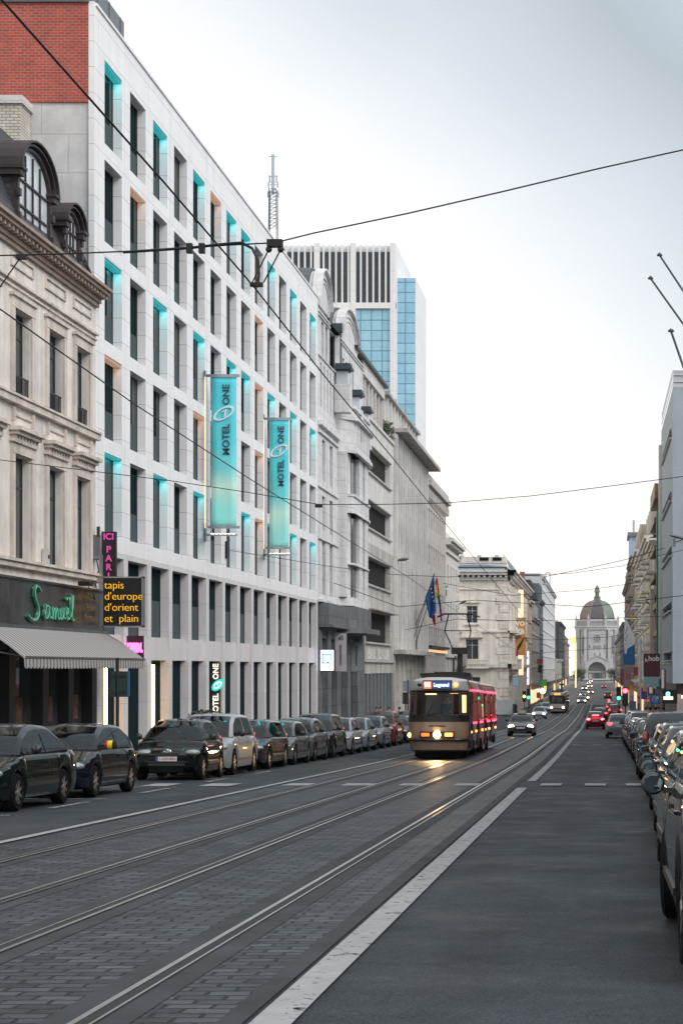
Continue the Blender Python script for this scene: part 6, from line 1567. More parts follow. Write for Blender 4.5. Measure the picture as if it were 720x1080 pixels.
        mb.build('rear_bogie', well_m, t)
    for sgn in (1, -1):
        xw = cx + sgn * 1.094
        for si, (a, b) in enumerate(secs):
            lay = [('door', 1.2), ('w', 1.15), ('w', 1.15), ('door', 1.3), ('w', 1.15), ('w', 1.15)] if old else [('w', 1.6), ('door', 1.5)] * 9
            y = a
            for kind, wd in lay:
                if y + wd > b: break
                m = MB(); za, zb = gy(y) + 1.42, gy(y) + 2.42
                if kind == 'w':
                    m.box(*sorted((xw, xw + sgn * .012)), y + .06, y + wd - .06, za, zb); f = m.build('side_window', red_refl_glass if (old and sgn > 0) else gl_dark, t)
                    m = MB()
                    for u in (y + .03, y + wd - .07, y + wd / 2): m.box(*sorted((xw + sgn * .012, xw + sgn * .03)), u, u + .045, za, zb)
                    m.box(*sorted((xw + sgn * .012, xw + sgn * .03)), y + .05, y + wd - .05, za + .66, za + .70); m.build('window_frame', tram_dark, f)
                else:
                    m.box(*sorted((xw, xw + sgn * .02)), y + .04, y + wd - .04, gy(y) + .38, zb + .05); d_ = m.build('door', tram_dark, t)
                    m = MB()
                    for u in (0, .5): m.box(*sorted((xw + sgn * .02, xw + sgn * .03)), y + .1 + u * (wd - .14), y + .02 + (u + .5) * (wd - .14), gy(y) + 1.0, zb - .05)
                    m.build('door_glass', gl_dark, d_)
                y += wd
            if old and sgn > 0:
                m = MB()
                for (za, zb) in ((2.50, 2.55), (1.26, 1.33)):
                    u = a + .9
                    while u < b - .3: 
                        w_ = random.uniform(.25, .7); m.box(xw + .002, xw + .018, u, min(u + w_, b), gy(u) + za, gy(u) + zb); u += w_ + random.uniform(.05, .35)
                m.build('red_reflection_strip', red_refl_line, t)
                m = MB()
                for u in (a + .4, a + 3.0, b - .4): m.ell((xw + .02, u, gy(u) + .98), (.03, .05, .05), 8, 5)
                m.build('side_marker', lamp_or, t)
                for u, w_ in ((a + .5, 1.6), (b - 2.3, 1.6)): m = MB(); m.box(xw - .01, xw + .012, u, u + w_, gy(u) + .28, gy(u) + .62); m.build('wheel_opening', well_m, t)
    # mirrors
    if old:
        for s in (-1, 1):
            m = MB(); m.tube([(cx + s * 1.02, y0 + .75, zz + 2.45), (cx + s * 1.18, y0 + .35, zz + 2.35)], .018, 5); m.box(cx + s * 1.18 - .09, cx + s * 1.18 + .09, y0 + .30, y0 + .36, zz + 2.0, zz + 2.42); m.build('mirror', tram_dark, t)
    # roof gear and pantograph
    m = MB()
    ya = y0 + 2.2
    m.box(cx - .7, cx + .7, ya - .8, y0 + Ls * .9, gy(ya) + 2.9, gy(ya) + 3.08); m.box(cx - .5, cx + .5, y0 + Ls * .5, y0 + Ls * .85, gy(ya) + 3.0, gy(ya) + 3.2)
    for k in range(6): m.box(cx - .78, cx + .78, ya - .5 + k * .8, ya - .4 + k * .8, gy(ya) + 3.04, gy(ya) + 3.16)
    m.build('roof_equipment', tram_dark, t)
    m = MB(); zb = gy(y0 + 3.4) + 3.05; yc = y0 + 3.4; zt = gy(yc) + 5.42
    xo = cx + .55
    m.box(xo - .09, xo + .09, yc - .12, yc + .12, zb, zb + .95); m.box(xo - .3, xo + .3, yc - .3, yc + .3, zb + .85, zb + 1.1)
    m.tube([(xo - .25, yc, zb + 1.0), (xo - .62, yc + .5, zb + 1.75), (xo - .42, yc - .05, zt)], .028, 6); m.tube([(xo + .25, yc, zb + 1.0), (xo + .38, yc + .5, zb + 1.75), (xo + .26, yc - .05, zt)], .028, 6)
    m.tube([(xo - .62, yc + .5, zb + 1.75), (xo + .38, yc + .5, zb + 1.75)], .02, 5)
    for dy in (-.18, .1): m.tube([(xo - .85, yc + dy, zt - .12), (xo - .6, yc + dy, zt), (xo + .5, yc + dy, zt), (xo + .75, yc + dy, zt - .12)], .03, 6)
    m.build('pantograph', tram_dark, t)
    return t
tram(-5.80, 63.0, 17.8, 'old two part tram with one bright orange headlamp and red reflections along its side')
tram(-5.75, 243, 30, 'distant dark fronted tram with an orange display and two white headlamps', old=False)
# ================================================================ overhead wires
wire_m = mat('wire', (.012, .013, .014), .5, .3)
def wire(name, pts, r, label, cat='wire', extra=None):
    t = thing(name, label, cat, pts[len(pts) // 2]); m = MB(); m.tube(pts, r, 6); m.build('cable', wire_m, t)
    if extra:
        for nm, fn in extra: m = MB(); fn(m); m.build(nm, wire_m, t)
    return t
def catenary(a, b, sag, n=16):
    a, b = Vector(a), Vector(b); return [tuple(a.lerp(b, i / n) - Vector((0, 0, sag * 4 * (i / n) * (1 - i / n)))) for i in range(n + 1)]
cw_r = [(-3.75, y, z) for y, z in ((2, 4.9), (9, 4.50), (11.0, 4.20))] + [(-3.66, 14.8, 4.09), (-3.60, 18.3, 3.98), (-3.58, 23.3, 3.80), (-3.55, 30, 3.62), (-3.58, 41, 3.37)] + [(-3.4, y, g(y) + 5.95) for y in (58, 75, 110, 150, 200, 260, 330)]
wire('contact_wire', cw_r, .009, 'tram contact wire above the right track, running from the top left corner down the street')
cw_l = [(-5.95, y, z) for y, z in ((2, 4.2), (10, 3.80), (17.1, 3.58), (22.5, 3.38), (30, 3.22), (38.5, 3.08))] + [(-5.7, y, g(y) + 5.75) for y in (52, 66, 90, 120, 150, 200, 260, 330)]
wire('contact_wire', cw_l, .008, 'tram contact wire above the left track, passing the banners and the tram')
def hw1(m):
    c = pt(290, 256, 18.3); m.box(c[0] - .08, c[0] + .08, c[1] - .04, c[1] + .04, c[2] - .045, c[2] + .03)
    d = pt(269, 300, 18.3); m.box(d[0] - .05, d[0] + .08, d[1] - .03, d[1] + .03, d[2] - .022, d[2] + .018)
    for px in (283.5, 296): q = pt(px, 263, 18.3); m.ell(q, (.035, .035, .035), 8, 6); m.tube([pt(290, 257, 18.3), q], .012, 5); m.tube([q, pt(266 if px < 290 else 278, 298, 18.3)], .008, 4)
    m.tube([pt(x, y, 18.28) for x, y in ((130, 266), (200, 261.5), (235, 257.5), (255, 256), (266, 262), (272, 274), (273, 290), (271.5, 303))], .015, 8)
    for px, py in ((200, 262), (213, 262)): q = pt(px, py, 18.25); m.box(q[0] - .03, q[0] + .03, q[1] - .03, q[1] + .03, q[2] - .05, q[2] + .05)
def hw1e(m):
    e = pt(23, 270, 18.28); m.box(e[0] - .05, e[0] + .05, e[1] - .03, e[1] + .03, e[2] - .035, e[2] + .015); m.tube([e, pt(0, 303, 18.28)], .008, 4)
wire('span_wire', [(-15.05, 18.3, 4.75)] + [pt(x, y, 18.3) for x, y in ((-40, 271), (0, 269.5), (60, 268), (150, 264.5), (240, 258.5), (290, 256))] + [pt(x, y, 18.3) for x, y in ((330, 246), (430, 225), (530, 202), (630, 178), (720, 158))] + [(6.3, 18.3, 8.2)], .008, 'nearest span wire crossing the whole picture, with clamps and a thick feeder loop', extra=[('clamp', hw1), ('clamp', hw1e)])
def hw2(m):
    for px, py in ((336, 533),): q = pt(px, py, 40); m.box(q[0] - .08, q[0] + .08, q[1] - .04, q[1] + .04, q[2] - .05, q[2] + .03)
wire('span_wire', [(-15.05, 40, 4.85)] + [pt(x, y, 40) for x, y in ((0, 485), (90, 496), (180, 507), (260, 519), (336, 532), (400, 532), (470, 530.5), (560, 523), (640, 513), (720, 502.5))] + [(6.3, 40, 6.0)], .010, 'second span wire, dipping from the stucco house to right edge', extra=[('clamp', hw2)])
def hw3(m):
    q = pt(235, 580, 71); m.box(-15.1, -15.0, 70.95, 71.05, q[2] - .35, q[2] + .35)
wire('span_wire', [(-15.05, 71, zat(580, 71))] + [pt(x, y, 71) for x, y in ((290, 588), (345, 597), (416, 606), (470, 608.5), (600, 605), (655, 597), (690, 587), (720, 580))] + [(6.3, 71, 6.2)], .012, 'third span wire, starting at a bracket under the banners', extra=[('bracket', hw3)])
for Y, lab, p in ((100, 'thin span wire above the tram roof level behind the flags', ((331, 607), (420, 640), (500, 633), (620, 640), (720, 628))), (135, 'span wire with a pull off arm right over the tram', ((424, 665), (480, 653), (560, 655), (700, 650))), (170, 'fine span wire before the cream corner house', ((466, 615), (540, 628), (620, 622), (690, 612))), (215, 'fine span wire crossing at the orange banner', ((530, 672), (580, 675), (640, 672), (678, 665))), (290, 'faint far span wire in front of the church', ((555, 690), (600, 686), (640, 684), (666, 680)))):
    wire('span_wire', [pt(x, y, Y) for x, y in p], .012 + Y * .00009, lab)
wire('span_wire', [pt(x, y, 150) for x, y in ((575, 608), (620, 599), (660, 590), (700, 578))], .03, 'faint wire sloping up from the roof rail to the right block')

# ================================================================ street lamps
lamp_grey = mat('lamp_grey', (.16, .17, .18), .5, .3)
def lamp_head(t, tip, base, w=.22):
    tip, base = Vector(tip), Vector(base); m = MB(); d = (tip - base)
    rings = []
    for u, a, b in ((.0, .25, .35), (.25, .8, .8), (.6, 1.0, 1.0), (.9, .7, .6), (1.0, .25, .2)):
        c = base + d * u; rings.append([(c.x + 0, c.y + w * a * math.cos(6.2832 * k / 10) , c.z + w * .45 * b * math.sin(6.2832 * k / 10)) for k in range(10)])
    m.loft(rings, 0, True, True); m.build('lamp_head', lamp_grey, t, smooth=50)
for i, (Y, p0, p1, p2, lab) in enumerate(((129.5, (414, 598), (418, 591), (431, 589), 'large cobra head lamp on the white fin office'), (173.4, (461, 622), (464, 622), (472, 618), 'cobra head lamp just above the rainbow flag'), (188, (480, 637), (484, 637), (492, 633.5), 'third cobra head lamp near the cream corner house'))):
    a, b, c = pt(*p0, Y), pt(*p1, Y), pt(*p2, Y)
    t = thing('street_lamp', lab, 'street lamp', a, 'cobra head lamps on the left facades'); m = MB(); m.tube([(-15.1, Y, a[2] - .3), a, b], .06, 6); m.box(-15.15, -15.0, Y - .1, Y + .1, a[2] - .6, a[2]); m.build('arm', lamp_grey, t); lamp_head(t, c, b, .32)
for i, (Y, p0, p1, lab) in enumerate(((130.5, (705.5, 564.5), (722, 568), 'big cobra head lamp before the blue grey block'), (176, (687, 628), (694, 630), 'cobra head lamp by the pink pilaster'), (192, (679, 634), (686, 637.5), 'cobra head lamp on the ornate cream house'), (215, (674, 646), (680, 649), 'cobra head lamp halfway along the right row'), (240, (671, 652), (677, 655), 'cobra head lamp next to the yellow brackets'), (270, (667.5, 663), (672, 665.5), 'farthest cobra head lamp on the right row'))):
    a, b = pt(*p0, Y), pt(*p1, Y); t = thing('street_lamp', lab, 'street lamp', b, 'cobra head lamps on the right facades'); m = MB(); m.tube([b, (RX + .1, Y, b[2] - .3)], .055, 6); m.box(RX - .05, RX + .15, Y - .1, Y + .1, b[2] - .6, b[2]); m.build('arm', lamp_grey, t); lamp_head(t, a, b, .3)
for i in range(3):
    Y, z = 246 + i * 8, 7.0 - i * 5.0; t = thing('wall_bracket', ('topmost', 'middle', 'lowest')[i] + ' yellow bracket lamp on the beige rendered house', 'lamp', (RX, Y, z), 'yellow bracket lamps'); m = MB(); m.tube([(RX + .1, Y, z), (RX - .8, Y, z + .1)], .06, 5); m.build('arm', lamp_grey, t); m = MB(); m.box(RX - 1.1, RX - .5, Y - .3, Y + .3, z - .5, z + .3); m.build('lamp_head', mat('yellow_lamp', (.55, .34, .03), .5), t)

# ================================================================ flags on the fin office
fp_m = mat('flag_pole_grey', (.22, .23, .24), .5, .3)
flag_cols = {'flag_blue': (.012, .075, .26), 'flag_yellow': (.75, .50, .03), 'flag_black': (.015, .015, .018), 'flag_red': (.42, .02, .03), 'flag_orange': (.75, .22, .02), 'flag_green': (.05, .26, .08), 'flag_violet': (.22, .07, .36), 'flag_pink': (.55, .20, .42)}
FC = {k: mat(k, v, .8, var=.1) for k, v in flag_cols.items()}
def hanging_flag(label, base, tip, polyL, polyR, mats, bands, Y0, extra=None, group='flags over the street entrance'):
    t = thing('flag', label, 'flag', base, group); m = MB(); m.tube([base, tip], .045, 6); m.build('pole', fp_m, t); m = MB(); m.box(base[0] - .15, base[0] + .15, base[1] - .15, base[1] + .15, base[2] - .35, base[2] + .35); m.build('socket', black, t)
    N = 24; m = MB(); rows = []
    def along(poly, u):
        L = [(Vector(b) - Vector(a)).length for a, b in zip(poly, poly[1:])]; s = u * sum(L)
        for (a, b), l in zip(zip(poly, poly[1:]), L):
            if s <= l + 1e-6: return Vector(a).lerp(Vector(b), s / l)
            s -= l
        return Vector(poly[-1])
    for i in range(N + 1):
        a, b = along(polyL, i / N), along(polyR, i / N); row = []
        for j in range(7):
            q = a.lerp(b, j / 6); row.append((xat(q.x, Y0), Y0 + .22 * math.sin(j * 1.5 + i * .2), zat(q.y, Y0)))
        rows.append(row)
    m.loft(rows, 0, False, mf=lambda a, k: bands(a / N, k / 6)); o = m.build('cloth', mats, t, smooth=70); o.modifiers.new('thick', 'SOLIDIFY').thickness = .01
    if extra: extra(t)
    return t
Yf = 141.0
def stars(t):
    m = MB()
    for px, py in ((455.5, 625), (456, 629.5), (457.5, 633.5), (454.5, 621), (458, 617.5)):
        c = pt(px, py, Yf - .3); pts = []
        for k in range(10): a = math.pi / 2 + k * math.pi / 5; r_ = .085 if k % 2 == 0 else .036; pts.append((c[0] + r_ * math.cos(a), c[2] + r_ * math.sin(a)))
        m.prism(pts, front(Yf - .3), 0, .02)
    m.build('star', FC['flag_yellow'], t)
hanging_flag('dark blue flag with yellow stars on the middle pole of the fin office', pt(434, 680, Yf), pt(458, 605, Yf), [(457, 605), (452, 620), (448, 630), (452.5, 651)], [(457.5, 605), (458, 620), (459.5, 636), (459.5, 645), (455, 652)], [FC['flag_blue']], lambda u, v: 0, Yf, stars)
hanging_flag('black, yellow and red flag half hidden behind the blue starred flag', pt(430.5, 680, Yf + 1), pt(450, 628, Yf + 1), [(451, 631), (449.5, 636), (453.5, 645), (457.5, 659)], [(455, 630), (457, 640), (458.8, 648), (459, 660)], [FC['flag_yellow'], FC['flag_black'], FC['flag_red']], lambda u, v: 1 if v < .12 or u < .10 else (0 if u < .62 else 2), Yf + 1)
hanging_flag('rainbow flag on the right hand pole of the fin office', pt(437.5, 680, Yf + 2), pt(460.5, 609, Yf + 2), [(460, 609), (459, 618), (460, 628), (463, 640), (464.5, 655)], [(461, 609), (463, 622), (464, 633), (466, 645), (466.5, 655)], [FC['flag_red'], FC['flag_orange'], FC['flag_yellow'], FC['flag_green'], FC['flag_blue'], FC['flag_violet'], FC['flag_pink']], lambda u, v: min(6, int(u / .13)) if u < .66 else (5 if v < .6 else 6), Yf + 2)

# ================================================================ signs, posts, traffic lights
def post(name, label, cat, X, Y, h, r=.045, m_=None, group=None):
    t = thing(name, label, cat, (X, Y, g(Y) + .12), group); m = MB(); m.tube([(X, Y, g(Y) + .1), (X, Y, g(Y) + .12 + h)], r, 8); m.lathe([(r * 2, 0), (r * 2, .06), (r, .1)], (X, Y, g(Y) + .12), 'z', 8); m.build('pole', m_ or dark_metal, t); return t
Y = 46.0
t = post('road_sign', 'large dark backed road sign on a pole before the warm lit hotel entrance', 'sign', xat(124, Y), Y, 3.0); z = g(Y)
m = MB(); m.box(xat(117, Y), xat(136.5, Y), Y - .02, Y + .02, zat(735, Y), zat(708, Y)); b = m.build('sign_back', mat('sign_back_green', (.012, .035, .030), .5), t)
m = MB(); m.box(xat(134.8, Y), xat(136.8, Y), Y - .03, Y + .03, zat(734, Y), zat(708, Y)); m.build('blue_edge', mat('sign_blue_edge', (.02, .09, .25), .5), b)
m = MB()
for py in (713, 730): m.box(xat(119, Y), xat(134, Y), Y - .045, Y - .02, zat(py + .6, Y), zat(py - .6, Y))
m.build('rail', dark_metal, b)
Y = 102.0
t = post('bollard_post', 'slim white post at the kerb in front of the art deco house', 'post', xat(352.5, Y), Y, 2.4, .07, pole_white); m = MB(); m.box(xat(352.5, Y) - .14, xat(352.5, Y) + .14, Y - .05, Y + .05, g(Y) + 1.9, g(Y) + 2.5); m.build('sign_plate', pole_white, t)
Y = 120.0
t = post('stop_sign_post', 'grey plate on a post beside the fin office, left of the tram', 'sign', xat(430, Y), Y, 3.6); m = MB(); m.box(xat(425, Y), xat(434, Y), Y - .03, Y + .03, zat(729, Y), zat(718, Y)); m.build('plate', mat('plate_grey', (.22, .25, .28), .5), t)
t = post('info_sign', 'small black and white sign on a thin post just left of the tram', 'sign', xat(427.5, 118), 118, 2.0); m = MB(); m.box(xat(424.5, 118), xat(431, 118), 117.97, 118.03, zat(742, 118), zat(737, 118)); m.build('plate', black, t); m = MB(); m.box(xat(425.5, 118), xat(430, 118), 117.95, 117.97, zat(741, 118), zat(738.5, 118)); m.build('white_mark', pole_white, t)
for x in (-14.75, -14.7):
    pass
lm = mat('box_hedge_leaves', (.035, .06, .03), .7, var=.4, scale=8)
for i, (Y, lab) in enumerate(((63.8, 'left one of two small clipped shrubs at the hotel base'), (66.0, 'right one of two small clipped shrubs at the hotel base'))):
    t = thing('clipped_shrub', lab, 'shrub', (-14.5, Y, g(Y)), 'shrubs in tubs at the hotel'); m = MB(); m.lathe([(.24, .12), (.30, .6), (.26, .6), (.02, .55)], (-14.5, Y, g(Y)), 'z', 12); m.build('tub', black, t); m = MB()
    for k in range(700):
        d = Vector((random.gauss(0, 1), random.gauss(0, 1), random.gauss(0, 1))).normalized() * random.uniform(.35, .55); p = Vector((-14.5, Y, g(Y) + 1.2)) + Vector((d.x, d.y, d.z * 1.15)); q = Vector((random.gauss(0, 1), random.gauss(0, 1), random.gauss(0, 1))).normalized() * .06; s = q.cross(Vector((random.gauss(0, 1), 1, random.gauss(0, 1)))).normalized() * .035
        m.face([p - q, p + s, p + q, p - s])
    m.ell((-14.5, Y, g(Y) + 1.2), (.38, .38, .45), 10, 7); m.build('leaves', lm, t)
tl_r = glow('signal_red', (1.0, .02, .03), 22.0); tl_g = glow('signal_green', (.03, .9, .38), 9.0); tl_a = glow('signal_amber', (1.0, .45, .05), 10.0)
def traffic_light(X, Y, zc, lit, label, s=1.0, pole=True):
    t = thing('traffic_light', label, 'traffic light', (X, Y, g(Y) + .12)); m = MB(); m.box(X - .17 * s, X + .17 * s, Y - .05, Y + .12, zc - .5 * s, zc + .5 * s); m.build('housing', black, t)
    if pole: m = MB(); m.tube([(X + .02, Y + .16, g(Y) + .1), (X + .02, Y + .16, zc + .5 * s)], .06, 6); m.build('pole', dark_metal, t)
    for k, nm in enumerate(('red', 'amber', 'green')):
        m = MB(); m.lathe([(.01, -.10), (.11 * s, -.09), (.125 * s, -.05), (.01, -.04)], (X, Y, zc + (.32 - .32 * k) * s), 'y', 14); m.build('lens', {'red': tl_r, 'amber': tl_a, 'green': tl_g}[nm] if nm == lit else mat('dark_lens', (.02, .02, .02), .3), t)
        m = MB(); m.loft([[(X + .135 * s * math.cos(math.pi * i / 8), Y - yy, zc + (.32 - .32 * k) * s + .135 * s * math.sin(math.pi * i / 8)) for i in range(9)] for yy in (.05, .2)], 0, False); m.build('visor', black, t)
    return t
traffic_light(xat(658.8, 128), 128, zat(735.5, 128) + .05, 'red', 'traffic light showing bright red on the right side', 1.35)
traffic_light(xat(652, 165), 165, zat(735, 165) + .3, 'green', 'traffic light showing green to the left of the red one', 1.3)
traffic_light(xat(557, 228), 228, zat(732, 228), 'green', 'traffic light showing green at the cream corner house', 1.4)
traffic_light(xat(552.5, 226), 226, zat(737, 226) + .3, 'amber', 'traffic light showing amber at the cream corner house', 1.4)
traffic_light(xat(641.5, 300), 300, zat(742, 300), 'red', 'distant traffic light showing red above the right lane', 1.6)
# posters and shop signs far along
s = thing('hanging_poster', 'big orange hanging poster with white vo ka letters and a black stroke', 'poster', (-12.0, 254, 0)); Y = 254.0
P_ = front(Y); u0, u1 = xat(543.8, Y), xat(553.8, Y)
m = MB(); m.box(u0, u1, Y, Y + .06, zat(691, Y), zat(652, Y)); m.build('sheet', mat('poster_orange', (.55, .26, .07), .7, var=.08), s)
wl_ = mat('poster_white', (.8, .78, .75), .6)
put_text('vo', 1.36, wl_, s, ((u0 + u1) / 2 - .1, Y - .03, zat(657, Y)), FRONT, offset=.04); put_text('ka', 1.36, wl_, s, ((u0 + u1) / 2 - .1, Y - .03, zat(665, Y)), FRONT, offset=.04)
m = MB(); m.tube([pt(545.5, 685, Y - .05), pt(548, 680, Y - .05), pt(549.5, 678, Y - .05), pt(552.5, 672, Y - .05)], [.12, .2, .14, .06], 6); m.build('black_stroke', black, s)
m = MB(); m.box(u0, u0 + .3, Y - .1, Y + .1, zat(692, Y), zat(686, Y)); m.build('red_tag', FC['flag_red'], s); m = MB(); m.tube([pt(542, 651.8, Y), pt(555, 651.8, Y)], .08, 5); m.build('arm', steel, s)
def slab_sign(name, label, cat, px0, px1, py0, py1, Y, m_, frame=None, d=.2):
    s = thing(name, label, cat, (xat((px0 + px1) / 2, Y), Y, zat(py1, Y))); m = MB(); m.box(xat(px0, Y), xat(px1, Y), Y, Y + d, zat(py1, Y), zat(py0, Y)); m.build('panel', m_, s)
    m = MB(); a, b = xat(px0, Y), xat(px1, Y); e = max(.03, (b - a) * .04)
    m.box(a - e, a, Y - .02, Y + d + .02, zat(py1, Y) - e, zat(py0, Y) + e); m.box(b, b + e, Y - .02, Y + d + .02, zat(py1, Y) - e, zat(py0, Y) + e); m.box(a, b, Y - .02, Y + d + .02, zat(py0, Y), zat(py0, Y) + e); m.box(a, b, Y - .02, Y + d + .02, zat(py1, Y) - e, zat(py1, Y)); m.build('frame', frame or dark_metal, s); return s
s = slab_sign('lit_blade_sign', 'tall narrow lit white blade sign with blue marks below the orange poster', 'sign', 554, 557.5, 687, 722, 296, glow('blade_white', (.92, .95, 1.0), 1.2))
m = MB()
for py in (694, 704, 715): m.box(xat(554.8, 296), xat(556.8, 296), 295.9, 296, zat(py + 1, 296), zat(py - 1, 296))
m.build('blue_mark', glow('mark_blue', (.05, .25, .9), .8), s)
m = MB(); m.box(xat(546, 258), xat(551.5, 258), 258, 258.4, zat(712, 258), zat(622, 258)); o = m.build('wall_glow_panel', glow('warm_wall_glow', (1.0, .74, .48), .8)); tag(o, 'glowing panel standing in for a warm lit house side behind the orange poster', 'wall panel')  # glow put into the panel for the warm-lit side of a house
slab_sign('lit_tower_sign', 'glowing yellow vertical sign with square head left of the church', 'sign', 605.8, 607.6, 678, 738, 640, glow('yellow_sign', (1.0, .72, .36), .9)); slab_sign('lit_sign_head', 'bright yellow square sign on top of the glowing vertical one', 'sign', 601.2, 607, 672.5, 678, 639, glow('yellow_head', (1.0, .72, .22), 1.2))
slab_sign('blue_notice', 'pale blue and white notice board at the cream corner house', 'sign', 540, 546.5, 714, 723.5, 232, mat('notice_blue', (.30, .45, .60), .5))
slab_sign('red_blade_sign', 'small red blade sign between the black brick and white blocks', 'sign', 566, 571.5, 695, 700, 330, mat('sign_red', (.35, .03, .03), .5)); slab_sign('dark_blade_sign', 'dark blade sign below the small red one', 'sign', 567, 571, 701, 709, 326, black); slab_sign('green_blade_sign', 'green cross sign on the left pavement', 'sign', 570, 576, 717, 724, 322, glow('pharmacy_green', (.03, .35, .08), .25)); slab_sign('yellow_small_sign', 'yellow small sign below the green cross sign', 'sign', 573, 576, 723.5, 729, 321, glow('small_yellow', (1, .6, .1), .9)); slab_sign('red_kiosk_sign', 'dark red box sign near the queue of cars', 'sign', 578, 583.5, 733, 738, 315, mat('kiosk_red', (.25, .02, .03), .5)); slab_sign('red_round_sign', 'red shop sign low on the left side near the traffic light', 'sign', 565.5, 569, 730, 736, 318, mat('sign_red', (.35, .03, .03), .5))
t = post('globe_lamp', 'bright white lamp globe beside the queue of cars', 'street lamp', xat(571.5, 310), 310, 3.4); m = MB(); m.ell(pt(571.8, 729, 310), (.42, .42, .42), 12, 8); m.build('globe', glow('globe_white', (1.0, .90, .70), 14), t)
t = post('globe_lamp', 'smaller lit lamp to the left of the bright globe', 'street lamp', xat(567, 316), 316, 3.4); m = MB(); m.ell(pt(567, 728.5, 316), (.22, .22, .22), 12, 8); m.build('globe', glow('globe_warm', (1.0, .75, .4), 8), t)
# right side signs
s = slab_sign('maroon_hanging_sign', 'large maroon hanging sign with white hob lettering over the right pavement', 'sign', 678.7, 694.8, 690, 713, 136, mat('maroon_sign', (.105, .014, .024), .5, var=.05), d=.12)
mb = MB(); mb.box(xat(679, 136), xat(694.6, 136), 136, 136.1, zat(724, 136), zat(713.4, 136)); mb.build('lower_panel', mat('pale_teal_panel', (.30, .42, .45), .5), s)
put_text('hob', .56, wl_, s, (xat(688.9, 136), 135.96, zat(694.6, 136)), FRONT, offset=.012); put_text('h', .42, wl_, s, (xat(680.9, 136), 135.96, zat(696.3, 136)), FRONT, offset=.01); mb = MB(); mb.box(xat(694.8, 136), RX + .1, 136, 136.08, zat(700, 136), zat(699, 136)); mb.build('bracket', steel, s)
s = thing('white_blue_banner', 'large white and blue street banner hanging over the right pavement', 'banner', (xat(662.5, 200), 200, 0)); Y = 200.0
m = MB(); m.prism([(xat(656.7, Y), zat(687, Y)), (xat(668.8, Y), zat(679.5, Y)), (xat(669.2, Y), zat(700.8, Y)), (xat(657, Y), zat(700.8, Y))], front(Y), -.04, .0); m.build('blue_part', mat('banner_blue', (.010, .115, .32), .6, var=.06), s)
m = MB(); m.prism([(xat(658.3, Y), zat(655, Y)), (xat(660, Y), zat(653, Y)), (xat(669, Y), zat(671.5, Y)), (xat(668.8, Y), zat(679.3, Y)), (xat(661, Y), zat(684.3, Y)), (xat(660.2, Y), zat(689.6, Y)), (xat(658, Y), zat(689.4, Y)), (xat(657.3, Y), zat(672, Y))], front(Y), .02, .05); m.build('white_part', mat('banner_pale', (.62, .68, .74), .6, var=.06), s)
m = MB()
for k in range(6): px = 658.8 + (k % 3) * .8; m.box(xat(px, Y), xat(px + .8, Y), Y - .08, Y - .055, zat(676.2 - k * 2.6, Y), zat(674.7 - k * 2.6, Y))
m.build('dark_mark', ink, s); m = MB(); m.tube([pt(657, 652.5, Y), (RX, Y, zat(652.5, Y))], .07, 5); m.build('arm', steel, s)
s = slab_sign('pink_blade_sign', 'pale pink and black blade sign beside the blue grey block', 'sign', 697, 700, 706, 726, 131, mat('pale_pink', (.45, .36, .38), .5)); m = MB(); m.box(xat(700.2, 131), xat(701.6, 131), 130.98, 131.2, zat(727, 131), zat(706, 131)); m.build('black_side', black, s)
s = slab_sign('beer_sign', 'black box sign with a lit white and blue emblem over the right shop front', 'sign', 698.4, 713, 728, 741.5, 118, black, d=.4)
m = MB(); m.box(xat(699, 118), xat(709.2, 118), 117.94, 117.98, zat(738, 118), zat(734.5, 118)); m.build('lit_band', glow('lit_band', (.85, .85, .70), 1.0), s); m = MB(); m.ell(pt(703.8, 732, 117.95), (.16, .03, .17), 12, 8); m.box(xat(701.5, 118), xat(706, 118), 117.94, 117.98, zat(734.5, 118), zat(732, 118)); m.build('emblem', glow('emblem_teal', (.30, .75, .85), 1.1), s)
s = slab_sign('parking_sign', 'blue sign with white marks on the right pavement', 'sign', 685.3, 695, 732.5, 742, 116, mat('road_blue', (.03, .13, .36), .5), d=.03); m = MB(); m.tube([(xat(690, 116), 116.1, g(116)), (xat(690, 116), 116.1, zat(733, 116))], .04, 6); m.build('pole', steel, s)
m = MB(); a_ = xat(690.2, 116); m.box(a_ - .012, a_ + .012, 115.96, 115.98, zat(741, 116), zat(733.5, 116)); m.build('divider', plate_w, s); put_text('P', .34, plate_w, s, (xat(692.6, 116), 115.97, zat(737, 116)), FRONT); m = MB(); m.tube([pt(686.8, 740, 115.96), pt(688.8, 734.5, 115.96)], .03, 5); m.build('pink_stroke', mat('pink_mark', (.6, .2, .3), .5), s)
t = post('lamp_column', 'tall thin white lamp column standing before the maroon sign', 'street lamp', xat(675, 140), 140, 7.3, .075, pole_white); m = MB(); z_ = g(140) + 7.4; m.tube([(xat(675, 140), 140, z_), (xat(678.5, 140), 140, z_ - .75)], .05, 6); m.build('stay', pole_white, t)
